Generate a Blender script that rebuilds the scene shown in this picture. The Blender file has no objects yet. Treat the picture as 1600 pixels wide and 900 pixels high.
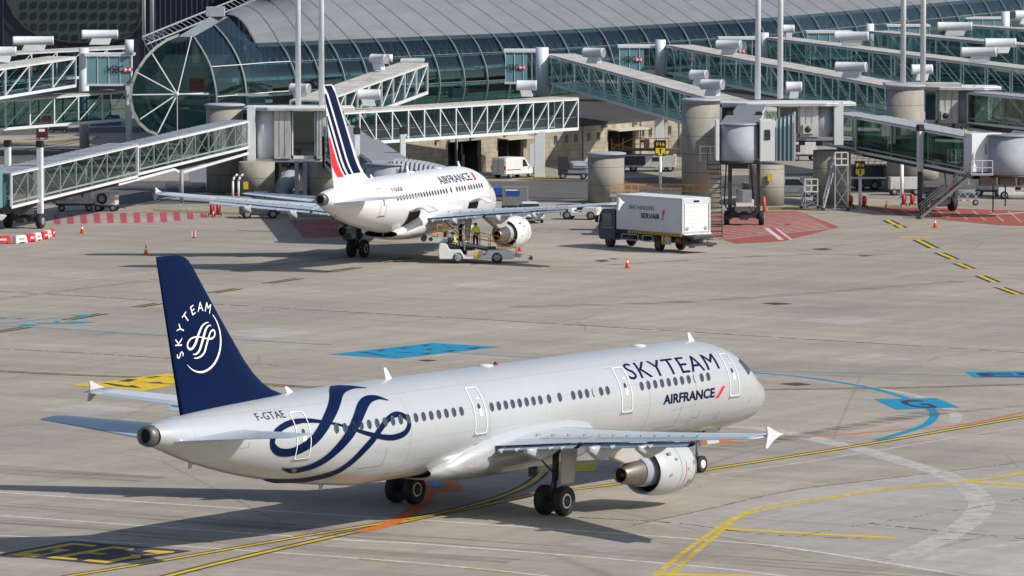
import bpy, bmesh, math, random
import numpy as np
from mathutils import Vector, Matrix
random.seed(7)
R = math.radians
SC = bpy.context.scene
COL = SC.collection

# ------------------------------------------------------------------ camera, sky, sun, exposure
CAMH, PITCH, FPX = 26.378, 0.0761, 8443.0          # camera height, downward tilt, focal length (for 1600 px)
cam_d = bpy.data.cameras.new("camera"); cam = bpy.data.objects.new("camera", cam_d); COL.objects.link(cam)
cam.location = (0, 0, CAMH); cam.rotation_euler = (math.pi/2 - PITCH, 0, 0)
cam_d.sensor_width = 36; cam_d.lens = FPX/1600*36; cam_d.clip_start = 1; cam_d.clip_end = 6000
SC.camera = cam
SUN_DIR = Vector((1.13, -0.51, 1.0)).normalized()  # towards the sun
world = bpy.data.worlds.new("World"); SC.world = world; world.use_nodes = True
wn = world.node_tree; bg = wn.nodes["Background"]
sky = wn.nodes.new("ShaderNodeTexSky"); sky.sky_type = 'NISHITA'; sky.sun_disc = False
sky.sun_elevation = math.asin(SUN_DIR.z); sky.sun_rotation = math.atan2(SUN_DIR.x, SUN_DIR.y)
sky.air_density = 1.0; sky.dust_density = 1.5; sky.ozone_density = 1.2
wn.links.new(sky.outputs[0], bg.inputs[0]); bg.inputs[1].default_value = 0.10
sun_d = bpy.data.lights.new("sun", 'SUN'); sun_d.energy = 4.0; sun_d.angle = R(0.55); sun_d.color = (1.0, 0.955, 0.89)
sun = bpy.data.objects.new("sun", sun_d); COL.objects.link(sun)
sun.rotation_euler = SUN_DIR.to_track_quat('Z', 'Y').to_euler()
sun.location = (60, -40, 80)
SC.view_settings.view_transform = 'Standard'; SC.view_settings.look = 'None'
SC.view_settings.gamma = 1; SC.view_settings.exposure = 0.17
SC.render.engine = 'CYCLES'
SC.cycles.max_bounces = 8; SC.cycles.transparent_max_bounces = 32

# ------------------------------------------------------------------ helpers
def ray(u, v):
    X = (u-800)/FPX; U = (450-v)/FPX
    return Vector((X, math.cos(PITCH)+U*math.sin(PITCH), -math.sin(PITCH)+U*math.cos(PITCH)))
def at(u, v, Y):
    d = ray(u, v); t = Y/d.y
    return Vector((d.x*t, Y, CAMH+d.z*t))
def gp(u, v, z=0.0):
    d = ray(u, v); t = (CAMH-z)/-d.z
    return Vector((d.x*t, d.y*t, z))
def depth_of(u, v, z):                              # distance at which pixel (u,v) has height z
    return gp(u, v, z).y

MATS = {}
def mat(name, col, rough=0.6, metal=0.0, var=0.10, scale=1.5, spec=0.5, stretch=None, coat=0.0, bump=0.0):
    if name in MATS: return MATS[name]
    m = bpy.data.materials.new(name); m.use_nodes = True; nt = m.node_tree
    b = nt.nodes["Principled BSDF"]
    b.inputs["Roughness"].default_value = rough; b.inputs["Metallic"].default_value = metal
    b.inputs["Specular IOR Level"].default_value = spec; b.inputs["Coat Weight"].default_value = coat
    b.inputs["Base Color"].default_value = (*col, 1)
    if var > 0:
        tc = nt.nodes.new("ShaderNodeTexCoord"); mp = nt.nodes.new("ShaderNodeMapping")
        nz = nt.nodes.new("ShaderNodeTexNoise"); nz.inputs["Scale"].default_value = scale; nz.inputs["Detail"].default_value = 6
        nz.inputs["Roughness"].default_value = 0.65
        if stretch: mp.inputs["Scale"].default_value = stretch
        rp = nt.nodes.new("ShaderNodeMapRange"); rp.inputs[1].default_value = 0.25; rp.inputs[2].default_value = 0.75
        rp.inputs[3].default_value = 1-var*1.5; rp.inputs[4].default_value = 1+var*0.5
        mx = nt.nodes.new("ShaderNodeMix"); mx.data_type = 'RGBA'; mx.blend_type = 'MULTIPLY'; mx.inputs[0].default_value = 1
        cb = nt.nodes.new("ShaderNodeCombineColor")
        L = nt.links.new
        L(tc.outputs["Object"], mp.inputs[0]); L(mp.outputs[0], nz.inputs[0]); L(nz.outputs[0], rp.inputs[0])
        for i in range(3): L(rp.outputs[0], cb.inputs[i])
        mx.inputs[6].default_value = (*col, 1); L(cb.outputs[0], mx.inputs[7]); L(mx.outputs[2], b.inputs["Base Color"])
        if bump:
            bp = nt.nodes.new("ShaderNodeBump"); bp.inputs["Strength"].default_value = bump; bp.inputs["Distance"].default_value = 0.02
            L(nz.outputs[0], bp.inputs["Height"]); L(bp.outputs[0], b.inputs["Normal"])
    MATS[name] = m; return m
def glass(name, tint, refl=0.15, rough=0.03, gcol=(1, 1, 1)):
    if name in MATS: return MATS[name]
    m = bpy.data.materials.new(name); m.use_nodes = True; nt = m.node_tree; nt.nodes.clear(); N = nt.nodes.new; L = nt.links.new
    o = N("ShaderNodeOutputMaterial"); mx = N("ShaderNodeMixShader"); t = N("ShaderNodeBsdfTransparent"); g = N("ShaderNodeBsdfGlossy")
    t.inputs[0].default_value = (*tint, 1); g.inputs[1].default_value = rough; g.inputs[0].default_value = (*gcol, 1)
    lw = N("ShaderNodeLayerWeight"); lw.inputs[0].default_value = 0.3
    mr = N("ShaderNodeMapRange"); mr.inputs[3].default_value = refl*0.5; mr.inputs[4].default_value = min(1, refl*3.5)
    nz = N("ShaderNodeTexNoise"); nz.inputs["Scale"].default_value = 0.35; bp = N("ShaderNodeBump"); bp.inputs["Strength"].default_value = 0.15
    tc = N("ShaderNodeTexCoord"); L(tc.outputs["Object"], nz.inputs[0]); L(nz.outputs[0], bp.inputs["Height"]); L(bp.outputs[0], g.inputs["Normal"])
    L(lw.outputs["Fresnel"], mr.inputs[0]); L(mr.outputs[0], mx.inputs[0]); L(t.outputs[0], mx.inputs[1]); L(g.outputs[0], mx.inputs[2]); L(mx.outputs[0], o.inputs[0])
    MATS[name] = m; return m

def tag(o, label=None, cat=None, group=None, kind=None):
    if label: o["label"] = label
    if cat: o["category"] = cat
    if group: o["group"] = group
    if kind: o["kind"] = kind
    return o
def thing(name, label, cat, loc=(0, 0, 0), rz=0.0, group=None):
    o = bpy.data.objects.new(name, None); COL.objects.link(o); o.empty_display_size = 0.2
    o.location = loc; o.rotation_euler = (0, 0, rz)
    return tag(o, label, cat, group)
def copy_tree(o, parent=None):
    c = o.copy(); COL.objects.link(c)
    if parent is not None: c.parent = parent
    for ch in list(o.children): copy_tree(ch, c)
    return c

class MB:
    """collects shapes and links them as one mesh"""
    def __init__(s, org=(0, 0, 0)): s.v = []; s.f = []; s.org = Vector(org); s.sm = []
    def add(s, vs, fs, smooth=False):
        k = len(s.v); s.v += [Vector(a) for a in vs]; s.f += [tuple(i+k for i in f) for f in fs]; s.sm += [smooth]*len(fs); return s
    def box(s, c, d, rz=0, ry=0):
        M = Matrix.Rotation(rz, 3, 'Z') @ Matrix.Rotation(ry, 3, 'Y'); c = Vector(c); h = Vector(d)/2
        vs = [c + M @ Vector((x*h.x, y*h.y, z*h.z)) for x in (-1, 1) for y in (-1, 1) for z in (-1, 1)]
        return s.add(vs, [(0, 1, 3, 2), (4, 6, 7, 5), (0, 4, 5, 1), (2, 3, 7, 6), (0, 2, 6, 4), (1, 5, 7, 3)])
    def bar(s, a, b, w, h=None, up=(0, 0, 1)):
        a = Vector(a); b = Vector(b); h = h or w; d = (b-a).normalized(); up = Vector(up)
        if abs(d.dot(up)) > 0.98: up = Vector((0, 1, 0))
        x = d.cross(up).normalized(); y = x.cross(d).normalized()
        vs = [p + x*i*w/2 + y*j*h/2 for p in (a, b) for i, j in ((-1, -1), (1, -1), (1, 1), (-1, 1))]
        return s.add(vs, [(0, 3, 2, 1), (4, 5, 6, 7), (0, 1, 5, 4), (1, 2, 6, 5), (2, 3, 7, 6), (3, 0, 4, 7)])
    def lathe(s, c, axis, prof, n=24, caps=True, smooth=True):
        c = Vector(c); ax = Vector(axis).normalized()
        t = Vector((0, 0, 1)) if abs(ax.z) < 0.9 else Vector((1, 0, 0))
        x = ax.cross(t).normalized(); y = ax.cross(x).normalized()
        vs = []; fs = []
        for (a, r) in prof:
            for i in range(n):
                th = 2*math.pi*i/n; vs.append(c + ax*a + (x*math.cos(th) + y*math.sin(th))*r)
        for j in range(len(prof)-1):
            for i in range(n):
                k = (i+1) % n; fs.append((j*n+i, j*n+k, (j+1)*n+k, (j+1)*n+i))
        s.add(vs, fs, smooth)
        if caps:
            k = len(s.v)-len(vs)
            if prof[0][1] > 1e-4: s.f.append(tuple(k+i for i in range(n))[::-1]); s.sm.append(False)
            if prof[-1][1] > 1e-4: s.f.append(tuple(k+(len(prof)-1)*n+i for i in range(n))); s.sm.append(False)
        return s
    def tube(s, a, b, r, r2=None, n=10, smooth=True):
        a = Vector(a); b = Vector(b); d = b-a
        return s.lathe(a, d, [(0, r), (d.length, r if r2 is None else r2)], n, True, smooth)
    def pipe(s, pts, r, n=8):
        for i in range(len(pts)-1): s.tube(pts[i], pts[i+1], r, r, n)
        return s
    def prism(s, pts, d):                            # polygon (3-D points) swept by vector d
        d = Vector(d); n = len(pts); a = [Vector(p) for p in pts]; b = [p+d for p in a]
        fs = [tuple(range(n))[::-1], tuple(range(n, 2*n))] + [(i, (i+1) % n, n+(i+1) % n, n+i) for i in range(n)]
        return s.add(a+b, fs)
    def grid(s, rows, smooth=True, close_u=False):
        m = len(rows[0]); vs = [p for r in rows for p in r]; fs = []
        for j in range(len(rows)-1):
            for i in range(m if close_u else m-1):
                k = (i+1) % m; fs.append((j*m+i, j*m+k, (j+1)*m+k, (j+1)*m+i))
        return s.add(vs, fs, smooth)
    def poly(s, pts): return s.add(pts, [tuple(range(len(pts)))])
    def build(s, name, m, parent=None, bevel=0, kind=None, recalc=True):
        me = bpy.data.meshes.new(name)
        bm = bmesh.new(); vv = [bm.verts.new(v - s.org) for v in s.v]
        for f, sm in zip(s.f, s.sm):
            try: fa = bm.faces.new([vv[i] for i in f]); fa.smooth = sm
            except ValueError: pass
        if recalc: bmesh.ops.recalc_face_normals(bm, faces=bm.faces)
        if bevel:
            ed = [e for e in bm.edges if len(e.link_faces) == 2 and e.calc_face_angle(0) > 0.6 and e.calc_length() > bevel*2.5]
            try: bmesh.ops.bevel(bm, geom=ed, offset=bevel, segments=2, affect='EDGES', clamp_overlap=True)
            except Exception: pass
        bm.to_mesh(me); bm.free()
        o = bpy.data.objects.new(name, me); COL.objects.link(o)
        if m: me.materials.append(m)
        if parent is not None: o.parent = parent
        if kind: o["kind"] = kind
        return o

def catmull(pts, n=8):
    P = [np.array(p, float) for p in pts]; P = [2*P[0]-P[1]] + P + [2*P[-1]-P[-2]]; out = []
    for i in range(1, len(P)-2):
        for k in range(n):
            t = k/n; a, b, c, d = P[i-1:i+3]
            out.append(0.5*((2*b)+(-a+c)*t+(2*a-5*b+4*c-d)*t*t+(-a+3*b-3*c+d)*t**3))
    out.append(P[-2]); return out

def text_bm(s, height=1.0, bold=0.0, spacing=1.0, shear=0.0):
    """a word as a flat bmesh: x to the right from 0, capital height = height, baseline 0; returns bmesh, width"""
    cu = bpy.data.curves.new("word", 'FONT'); cu.body = s; cu.size = 1.0; cu.offset = bold; cu.space_character = spacing; cu.shear = shear
    cu.resolution_u = 3
    o = bpy.data.objects.new("word", cu); COL.objects.link(o)
    bpy.context.view_layer.update()
    me = o.to_mesh(); bm = bmesh.new(); bm.from_mesh(me); o.to_mesh_clear()
    bpy.data.objects.remove(o); bpy.data.curves.remove(cu)
    xs = [v.co.x for v in bm.verts]; ys = [v.co.y for v in bm.verts]
    x0, y0, y1 = min(xs), min(0, 0), max(ys); k = height/(y1-y0)
    for v in bm.verts: v.co = Vector(((v.co.x-x0)*k, (v.co.y-y0)*k, 0))
    return bm, (max(xs)-x0)*k
def cut_bm(bm, stepx, stepy):
    for ax, st in ((0, stepx), (1, stepy)):
        if not st: continue
        vals = [v.co[ax] for v in bm.verts]; a, b = min(vals), max(vals); n = int((b-a)/st)
        for i in range(1, n+1):
            co = [0, 0, 0]; co[ax] = a+i*st; no = [0, 0, 0]; no[ax] = 1
            bmesh.ops.bisect_plane(bm, geom=bm.verts[:]+bm.edges[:]+bm.faces[:], plane_co=co, plane_no=no, dist=1e-5)
def bm_obj(bm, fn, name, m, parent=None):
    for v in bm.verts: v.co = Vector(fn(v.co.x, v.co.y))
    me = bpy.data.meshes.new(name); bm.to_mesh(me); bm.free()
    o = bpy.data.objects.new(name, me); COL.objects.link(o); me.materials.append(m)
    if parent is not None: o.parent = parent
    return o
def flat_text(s, name, m, parent, origin, right, up, height, bold=0.0, spacing=1.0, width=None, shear=0.0):
    bm, w = text_bm(s, height, bold, spacing, shear); k = (width/w) if width else 1
    o, r, u = Vector(origin), Vector(right).normalized(), Vector(up).normalized()
    return bm_obj(bm, lambda x, y: o + r*x*k + u*y, name, m, parent)

# ------------------------------------------------------------------ materials
WHITE = mat("white_paint", (0.70, 0.70, 0.69), 0.38, var=0.05, scale=0.8)
WHITED = mat("dirty_white_paint", (0.60, 0.59, 0.565), 0.55, var=0.30, scale=1.6, stretch=(1, 1, .3))
STEEL = mat("white_steel", (0.70, 0.72, 0.73), 0.45, var=0.08)
ROOFW = mat("walkway_roof_sheet", (0.52, 0.50, 0.46), 0.75, var=0.28, scale=0.7)
GREYM = mat("grey_metal", (0.28, 0.30, 0.33), 0.55, metal=0.1, var=0.12)
GREYL = mat("light_grey_metal", (0.36, 0.385, 0.425), 0.7, metal=0.0, spec=0.2, var=0.10)
DARK = mat("dark_metal", (0.045, 0.045, 0.05), 0.5, var=0.2)
BLACK = mat("black_rubber", (0.018, 0.018, 0.02), 0.75, var=0.25, scale=6)
CHROME = mat("bright_metal", (0.62, 0.62, 0.62), 0.25, metal=0.9, var=0.06)
NAVY = mat("navy_paint", (0.001, 0.0085, 0.046), 0.4, var=0.05, coat=0.0, spec=.10)
RED = mat("red_paint", (0.62, 0.03, 0.04), 0.4, var=0.10)
ORANGE = mat("orange_plastic", (0.80, 0.11, 0.03), 0.5, var=0.12, scale=4)
YELLOW = mat("yellow_paint", (0.72, 0.47, 0.03), 0.5, var=0.12)
SAFETY = mat("orange_rail_paint", (0.68, 0.30, 0.03), 0.5, var=0.12)
HIVIS = mat("hi_vis_fabric", (0.55, 0.85, 0.03), 0.8, var=0.12, scale=5)
CLOTH = mat("dark_blue_cloth", (0.02, 0.025, 0.05), 0.9, var=0.2, scale=5)
SKIN = mat("skin", (0.42, 0.24, 0.16), 0.6, var=0.05)
HAIR = mat("dark_hair", (0.02, 0.015, 0.012), 0.8, var=0.1)
SILVER = mat("airliner_silver_paint", (0.50, 0.52, 0.535), 0.27, metal=0.22, var=0.035, scale=0.5, stretch=(0.15, 1, 1), coat=0.25)
AWHITE = mat("airliner_white_paint", (0.71, 0.71, 0.71), 0.30, var=0.035, scale=0.5, stretch=(0.15, 1, 1), coat=0.25)
WINGG = mat("wing_grey_paint", (0.42, 0.45, 0.48), 0.36, metal=0.05, var=0.09, scale=0.9, coat=0.15)
WINGL = mat("wing_light_paint", (0.53, 0.56, 0.59), 0.34, metal=0.05, var=0.07, scale=0.9, coat=0.15)
PANEL = mat("wing_flap_paint", (0.34, 0.40, 0.48), 0.32, metal=0.05, var=0.06, coat=0.15)
def airframe(m):
    """skin joints and belly grime on the airliner paint"""
    nt = m.node_tree; b = nt.nodes["Principled BSDF"]; N = nt.nodes.new; L = nt.links.new; src = b.inputs["Base Color"].links[0].from_socket
    tc = N("ShaderNodeTexCoord"); sp = N("ShaderNodeSeparateXYZ"); L(tc.outputs["Object"], sp.inputs[0]); cb = N("ShaderNodeCombineXYZ"); L(sp.outputs[0], cb.inputs[0]); L(sp.outputs[2], cb.inputs[1])
    br = N("ShaderNodeTexBrick"); br.inputs["Scale"].default_value = 1; br.inputs["Brick Width"].default_value = 2.65; br.inputs["Row Height"].default_value = .92; br.inputs["Mortar Size"].default_value = .012; br.inputs["Mortar Smooth"].default_value = .4
    br.inputs["Color1"].default_value = (1, 1, 1, 1); br.inputs["Color2"].default_value = (.97, .97, .98, 1); br.inputs["Mortar"].default_value = (.80, .80, .80, 1); L(cb.outputs[0], br.inputs[0])
    m1 = N("ShaderNodeMix"); m1.data_type = 'RGBA'; m1.blend_type = 'MULTIPLY'; m1.inputs[0].default_value = 1; L(src, m1.inputs[6]); L(br.outputs[0], m1.inputs[7])
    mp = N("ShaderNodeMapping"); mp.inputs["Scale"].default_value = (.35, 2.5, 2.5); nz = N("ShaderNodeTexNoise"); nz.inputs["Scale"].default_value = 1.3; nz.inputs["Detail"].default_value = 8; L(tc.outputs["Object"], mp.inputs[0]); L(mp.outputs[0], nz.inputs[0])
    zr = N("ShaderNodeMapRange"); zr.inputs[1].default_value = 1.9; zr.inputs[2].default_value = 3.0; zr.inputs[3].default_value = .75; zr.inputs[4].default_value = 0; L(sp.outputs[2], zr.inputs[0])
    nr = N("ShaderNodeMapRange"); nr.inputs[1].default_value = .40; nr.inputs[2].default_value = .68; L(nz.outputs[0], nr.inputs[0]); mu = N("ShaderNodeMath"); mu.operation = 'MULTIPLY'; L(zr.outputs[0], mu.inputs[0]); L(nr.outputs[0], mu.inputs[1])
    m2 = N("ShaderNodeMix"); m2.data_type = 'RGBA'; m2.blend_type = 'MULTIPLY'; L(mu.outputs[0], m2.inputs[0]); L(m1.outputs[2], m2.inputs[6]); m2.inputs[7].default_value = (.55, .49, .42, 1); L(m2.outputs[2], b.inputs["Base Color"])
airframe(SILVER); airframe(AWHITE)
WINDK = mat("cabin_window_dark", (0.04, 0.05, 0.065), 0.15, var=0.15, scale=3)
LINE = mat("door_outline_white", (0.85, 0.85, 0.85), 0.4, var=0)
SEAM = mat("panel_seam_grey", (0.24, 0.24, 0.24), 0.5, var=0)
TITAN = mat("exhaust_titanium", (0.30, 0.26, 0.22), 0.34, metal=0.85, var=0.15, scale=2)
GUN = mat("exhaust_ring_metal", (0.16, 0.15, 0.14), 0.45, metal=0.6, var=0.2)
PYLON = mat("pylon_paint", (0.42, 0.40, 0.37), 0.4, var=0.14)
COWLS = mat("cowl_silver_paint", (0.52, 0.535, 0.545), 0.32, metal=0.15, var=0.07, scale=1.5, stretch=(1, .4, .4), coat=0.2)
COWLW = mat("cowl_white_paint", (0.70, 0.70, 0.70), 0.34, var=0.06, scale=1.5, stretch=(1, .4, .4), coat=0.2)
TAILG = mat("tailplane_shade_blue", (0.36, 0.41, 0.48), 0.25, metal=0.1, var=0.06)  # darkened and blued to stand in for fin shadow and sky reflection
UNDER = mat("wing_underside_dark", (0.26, 0.26, 0.26), 0.5, var=0.2)  # darker than the upper wing, laid as a sheet below it
REDM = mat("red_marking", (0.70, 0.02, 0.03), 0.4, var=0)
PINKM = mat("pale_red_stencil", (0.75, 0.5, 0.5), 0.5, var=0)
BLUEAD = mat("blue_panel", (0.02, 0.07, 0.35), 0.4, var=0.15)
TARP = mat("blue_tarpaulin", (0.01, 0.16, 0.45), 0.5, var=0.25, scale=3, bump=0.6)
MAROON = mat("maroon_paint", (0.09, 0.012, 0.02), 0.5, var=0.15)
AUTOGL = mat("vehicle_glass", (0.02, 0.03, 0.035), 0.06, var=0.0)
TEAL = mat("teal_fabric", (0.14, 0.26, 0.29), 0.6, var=0.12)
GL_WALK = glass("walkway_glass", (0.38, 0.54, 0.54), 0.15)
GL_TERM = glass("terminal_glass", (0.32, 0.52, 0.52), 0.17, gcol=(.85, .95, .95))
GL_JET = glass("jet_bridge_glass", (0.33, 0.45, 0.42), 0.13)
GL_CLEAR = glass("clear_glass", (0.6, 0.7, 0.68), 0.15)

def concrete_column_mat():
    m = mat("column_concrete", (0.34, 0.315, 0.27), 0.85, var=0.22, scale=1.1, stretch=(1, 1, 0.35), bump=0.4)
    nt = m.node_tree; b = nt.nodes["Principled BSDF"]; N = nt.nodes.new; L = nt.links.new
    tc = N("ShaderNodeTexCoord"); sp = N("ShaderNodeSeparateXYZ"); L(tc.outputs["Object"], sp.inputs[0])
    dv = N("ShaderNodeMath"); dv.operation = 'DIVIDE'; dv.inputs[1].default_value = 1.45; L(sp.outputs[2], dv.inputs[0])
    fr = N("ShaderNodeMath"); fr.operation = 'FRACT'; L(dv.outputs[0], fr.inputs[0])
    lt = N("ShaderNodeMath"); lt.operation = 'LESS_THAN'; lt.inputs[1].default_value = 0.035; L(fr.outputs[0], lt.inputs[0])
    src = b.inputs["Base Color"].links[0].from_socket
    mx = N("ShaderNodeMix"); mx.data_type = 'RGBA'; L(lt.outputs[0], mx.inputs[0]); L(src, mx.inputs[6]); mx.inputs[7].default_value = (0.14, 0.13, 0.11, 1)
    L(mx.outputs[2], b.inputs["Base Color"])
    return m
COLUMN = concrete_column_mat()
def block_wall_mat():
    m = bpy.data.materials.new("block_wall"); m.use_nodes = True; nt = m.node_tree; b = nt.nodes["Principled BSDF"]; N = nt.nodes.new; L = nt.links.new
    b.inputs["Roughness"].default_value = 0.85
    tc = N("ShaderNodeTexCoord"); br = N("ShaderNodeTexBrick"); br.inputs["Scale"].default_value = 1.0
    br.inputs["Color1"].default_value = (0.40, 0.35, 0.26, 1); br.inputs["Color2"].default_value = (0.35, 0.305, 0.23, 1); br.inputs["Mortar"].default_value = (0.24, 0.21, 0.17, 1)
    br.inputs["Brick Width"].default_value = 1.3; br.inputs["Row Height"].default_value = 0.42; br.inputs["Mortar Size"].default_value = 0.025
    sp = N("ShaderNodeSeparateXYZ"); cb = N("ShaderNodeCombineXYZ"); L(tc.outputs["Object"], sp.inputs[0]); L(sp.outputs[0], cb.inputs[0]); L(sp.outputs[2], cb.inputs[1])
    L(cb.outputs[0], br.inputs[0])
    nz = N("ShaderNodeTexNoise"); nz.inputs["Scale"].default_value = 0.9; nz.inputs["Detail"].default_value = 8; L(tc.outputs["Object"], nz.inputs[0])
    mr = N("ShaderNodeMapRange"); mr.inputs[1].default_value = .3; mr.inputs[2].default_value = .7; mr.inputs[3].default_value = .65; mr.inputs[4].default_value = 1.1; L(nz.outputs[0], mr.inputs[0])
    mx = N("ShaderNodeMix"); mx.data_type = 'RGBA'; mx.blend_type = 'MULTIPLY'; mx.inputs[0].default_value = 1; L(br.outputs[0], mx.inputs[6]); L(mr.outputs[0], mx.inputs[7]); L(mx.outputs[2], b.inputs["Base Color"])
    return m
BLOCK = block_wall_mat()
# ------------------------------------------------------------------ ground
JU = Vector((0.5, 0.866, 0)); JV = Vector((0.866, -0.5, 0))       # directions of the slab joints
def ground_mat():
    m = bpy.data.materials.new("apron_concrete"); m.use_nodes = True; nt = m.node_tree; b = nt.nodes["Principled BSDF"]; N = nt.nodes.new; L = nt.links.new
    b.inputs["Roughness"].default_value = 0.82; b.inputs["Specular IOR Level"].default_value = 0.25
    tc = N("ShaderNodeTexCoord")
    rot = N("ShaderNodeMapping"); rot.inputs["Rotation"].default_value = (0, 0, R(-60)); L(tc.outputs["Object"], rot.inputs[0])
    def noise(scale, stretch, detail=6, rough=0.6, src=None):
        mp = N("ShaderNodeMapping"); mp.inputs["Scale"].default_value = stretch; L((src or rot).outputs[0] if src or True else None, mp.inputs[0])
        nz = N("ShaderNodeTexNoise"); nz.inputs["Scale"].default_value = scale; nz.inputs["Detail"].default_value = detail; nz.inputs["Roughness"].default_value = rough
        L(mp.outputs[0], nz.inputs[0]); return nz
    def rng(n, a, b_, c, d):
        r = N("ShaderNodeMapRange"); r.inputs[1].default_value = a; r.inputs[2].default_value = b_; r.inputs[3].default_value = c; r.inputs[4].default_value = d; L(n.outputs[0], r.inputs[0]); return r
    # slabs, each with a tone of its own
    br = N("ShaderNodeTexBrick"); br.offset = 0; br.inputs["Scale"].default_value = 1; br.inputs["Brick Width"].default_value = 7.5; br.inputs["Row Height"].default_value = 7.5
    br.inputs["Mortar Size"].default_value = 0.022; br.inputs["Mortar Smooth"].default_value = 0.3
    br.inputs["Color1"].default_value = (0.402, 0.354, 0.296, 1); br.inputs["Color2"].default_value = (0.366, 0.323, 0.272, 1); br.inputs["Mortar"].default_value = (0.255, 0.228, 0.20, 1)
    L(rot.outputs[0], br.inputs[0])
    n1 = rng(noise(0.035, (1, 1, 1), 5), .3, .7, .86, 1.08)
    n2 = rng(noise(0.35, (1.0, 0.12, 1), 8, .7), .3, .72, .78, 1.10)         # streaks along one joint direction
    n3 = rng(noise(0.5, (0.10, 1.0, 1), 8, .7), .3, .72, .84, 1.08)
    n4 = rng(noise(1.6, (1, 1, 1), 8, .75), .25, .75, .85, 1.10)
    n5 = rng(noise(0.11, (1, 1, 1), 9, .72), .60, .72, 1.0, .80)             # oily patches
    cur = br.outputs[0]
    for n in (n1, n2, n3, n4, n5):
        mx = N("ShaderNodeMix"); mx.data_type = 'RGBA'; mx.blend_type = 'MULTIPLY'; mx.inputs[0].default_value = 1
        L(cur, mx.inputs[6]); L(n.outputs[0], mx.inputs[7]); cur = mx.outputs[2]
    # fine cracks
    vo = N("ShaderNodeTexVoronoi"); vo.feature = 'DISTANCE_TO_EDGE'; vo.inputs["Scale"].default_value = 0.045
    nzw = noise(0.4, (1, 1, 1), 4); wm = N("ShaderNodeMix"); wm.data_type = 'RGBA'; wm.inputs[0].default_value = 0.03; L(rot.outputs[0], wm.inputs[6]); L(nzw.outputs["Color"], wm.inputs[7])
    sc = N("ShaderNodeVectorMath"); sc.operation = 'SCALE'; sc.inputs["Scale"].default_value = 1.03; L(wm.outputs[2], sc.inputs[0]); L(sc.outputs[0], vo.inputs[0])
    lt = N("ShaderNodeMapRange"); lt.inputs[1].default_value = 0.0; lt.inputs[2].default_value = 0.004; lt.inputs[3].default_value = 0.72; lt.inputs[4].default_value = 1.0; L(vo.outputs["Distance"], lt.inputs[0])
    mx = N("ShaderNodeMix"); mx.data_type = 'RGBA'; mx.blend_type = 'MULTIPLY'; mx.inputs[0].default_value = 0.8; L(cur, mx.inputs[6]); L(lt.outputs[0], mx.inputs[7])
    L(mx.outputs[2], b.inputs["Base Color"])
    bp = N("ShaderNodeBump"); bp.inputs["Strength"].default_value = 0.25; bp.inputs["Distance"].default_value = 0.01; L(n4.outputs[0], bp.inputs["Height"]); L(bp.outputs[0], b.inputs["Normal"])
    return m
GROUND = ground_mat()
NEWC = ground_mat(); NEWC.name = "newer_concrete"
for n_ in NEWC.node_tree.nodes:
    if n_.type == 'TEX_BRICK': n_.inputs["Color1"].default_value = (.43, .40, .365, 1); n_.inputs["Color2"].default_value = (.41, .38, .345, 1); n_.inputs["Mortar"].default_value = (.33, .30, .27, 1)
MB().poly([(-3000, -600, 0), (3000, -600, 0), (3000, 4000, 0), (-3000, 4000, 0)]).build("apron_ground", GROUND, kind="structure", recalc=False)

def paint(name, col, wear=0.35, rough=0.7, scale=2.0, thresh=None):
    """road paint; worn through in places with a shape of its own"""
    m = bpy.data.materials.new(name); m.use_nodes = True; nt = m.node_tree; b = nt.nodes["Principled BSDF"]; N = nt.nodes.new; L = nt.links.new
    b.inputs["Roughness"].default_value = rough; b.inputs["Base Color"].default_value = (*col, 1); b.inputs["Specular IOR Level"].default_value = 0.25
    tc = N("ShaderNodeTexCoord"); nz = N("ShaderNodeTexNoise"); nz.inputs["Scale"].default_value = scale; nz.inputs["Detail"].default_value = 9; nz.inputs["Roughness"].default_value = 0.72
    L(tc.outputs["Object"], nz.inputs[0])
    mr = N("ShaderNodeMapRange"); mr.inputs[1].default_value = 0.36; mr.inputs[2].default_value = 0.60; mr.inputs[3].default_value = 1-wear; mr.inputs[4].default_value = 1.0; L(nz.outputs[0], mr.inputs[0])
    o = [n for n in nt.nodes if n.type == 'OUTPUT_MATERIAL'][0]
    t = N("ShaderNodeBsdfTransparent"); mx = N("ShaderNodeMixShader"); L(mr.outputs[0], mx.inputs[0]); L(t.outputs[0], mx.inputs[1]); L(b.outputs[0], mx.inputs[2]); L(mx.outputs[0], o.inputs[0])
    return m
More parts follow.
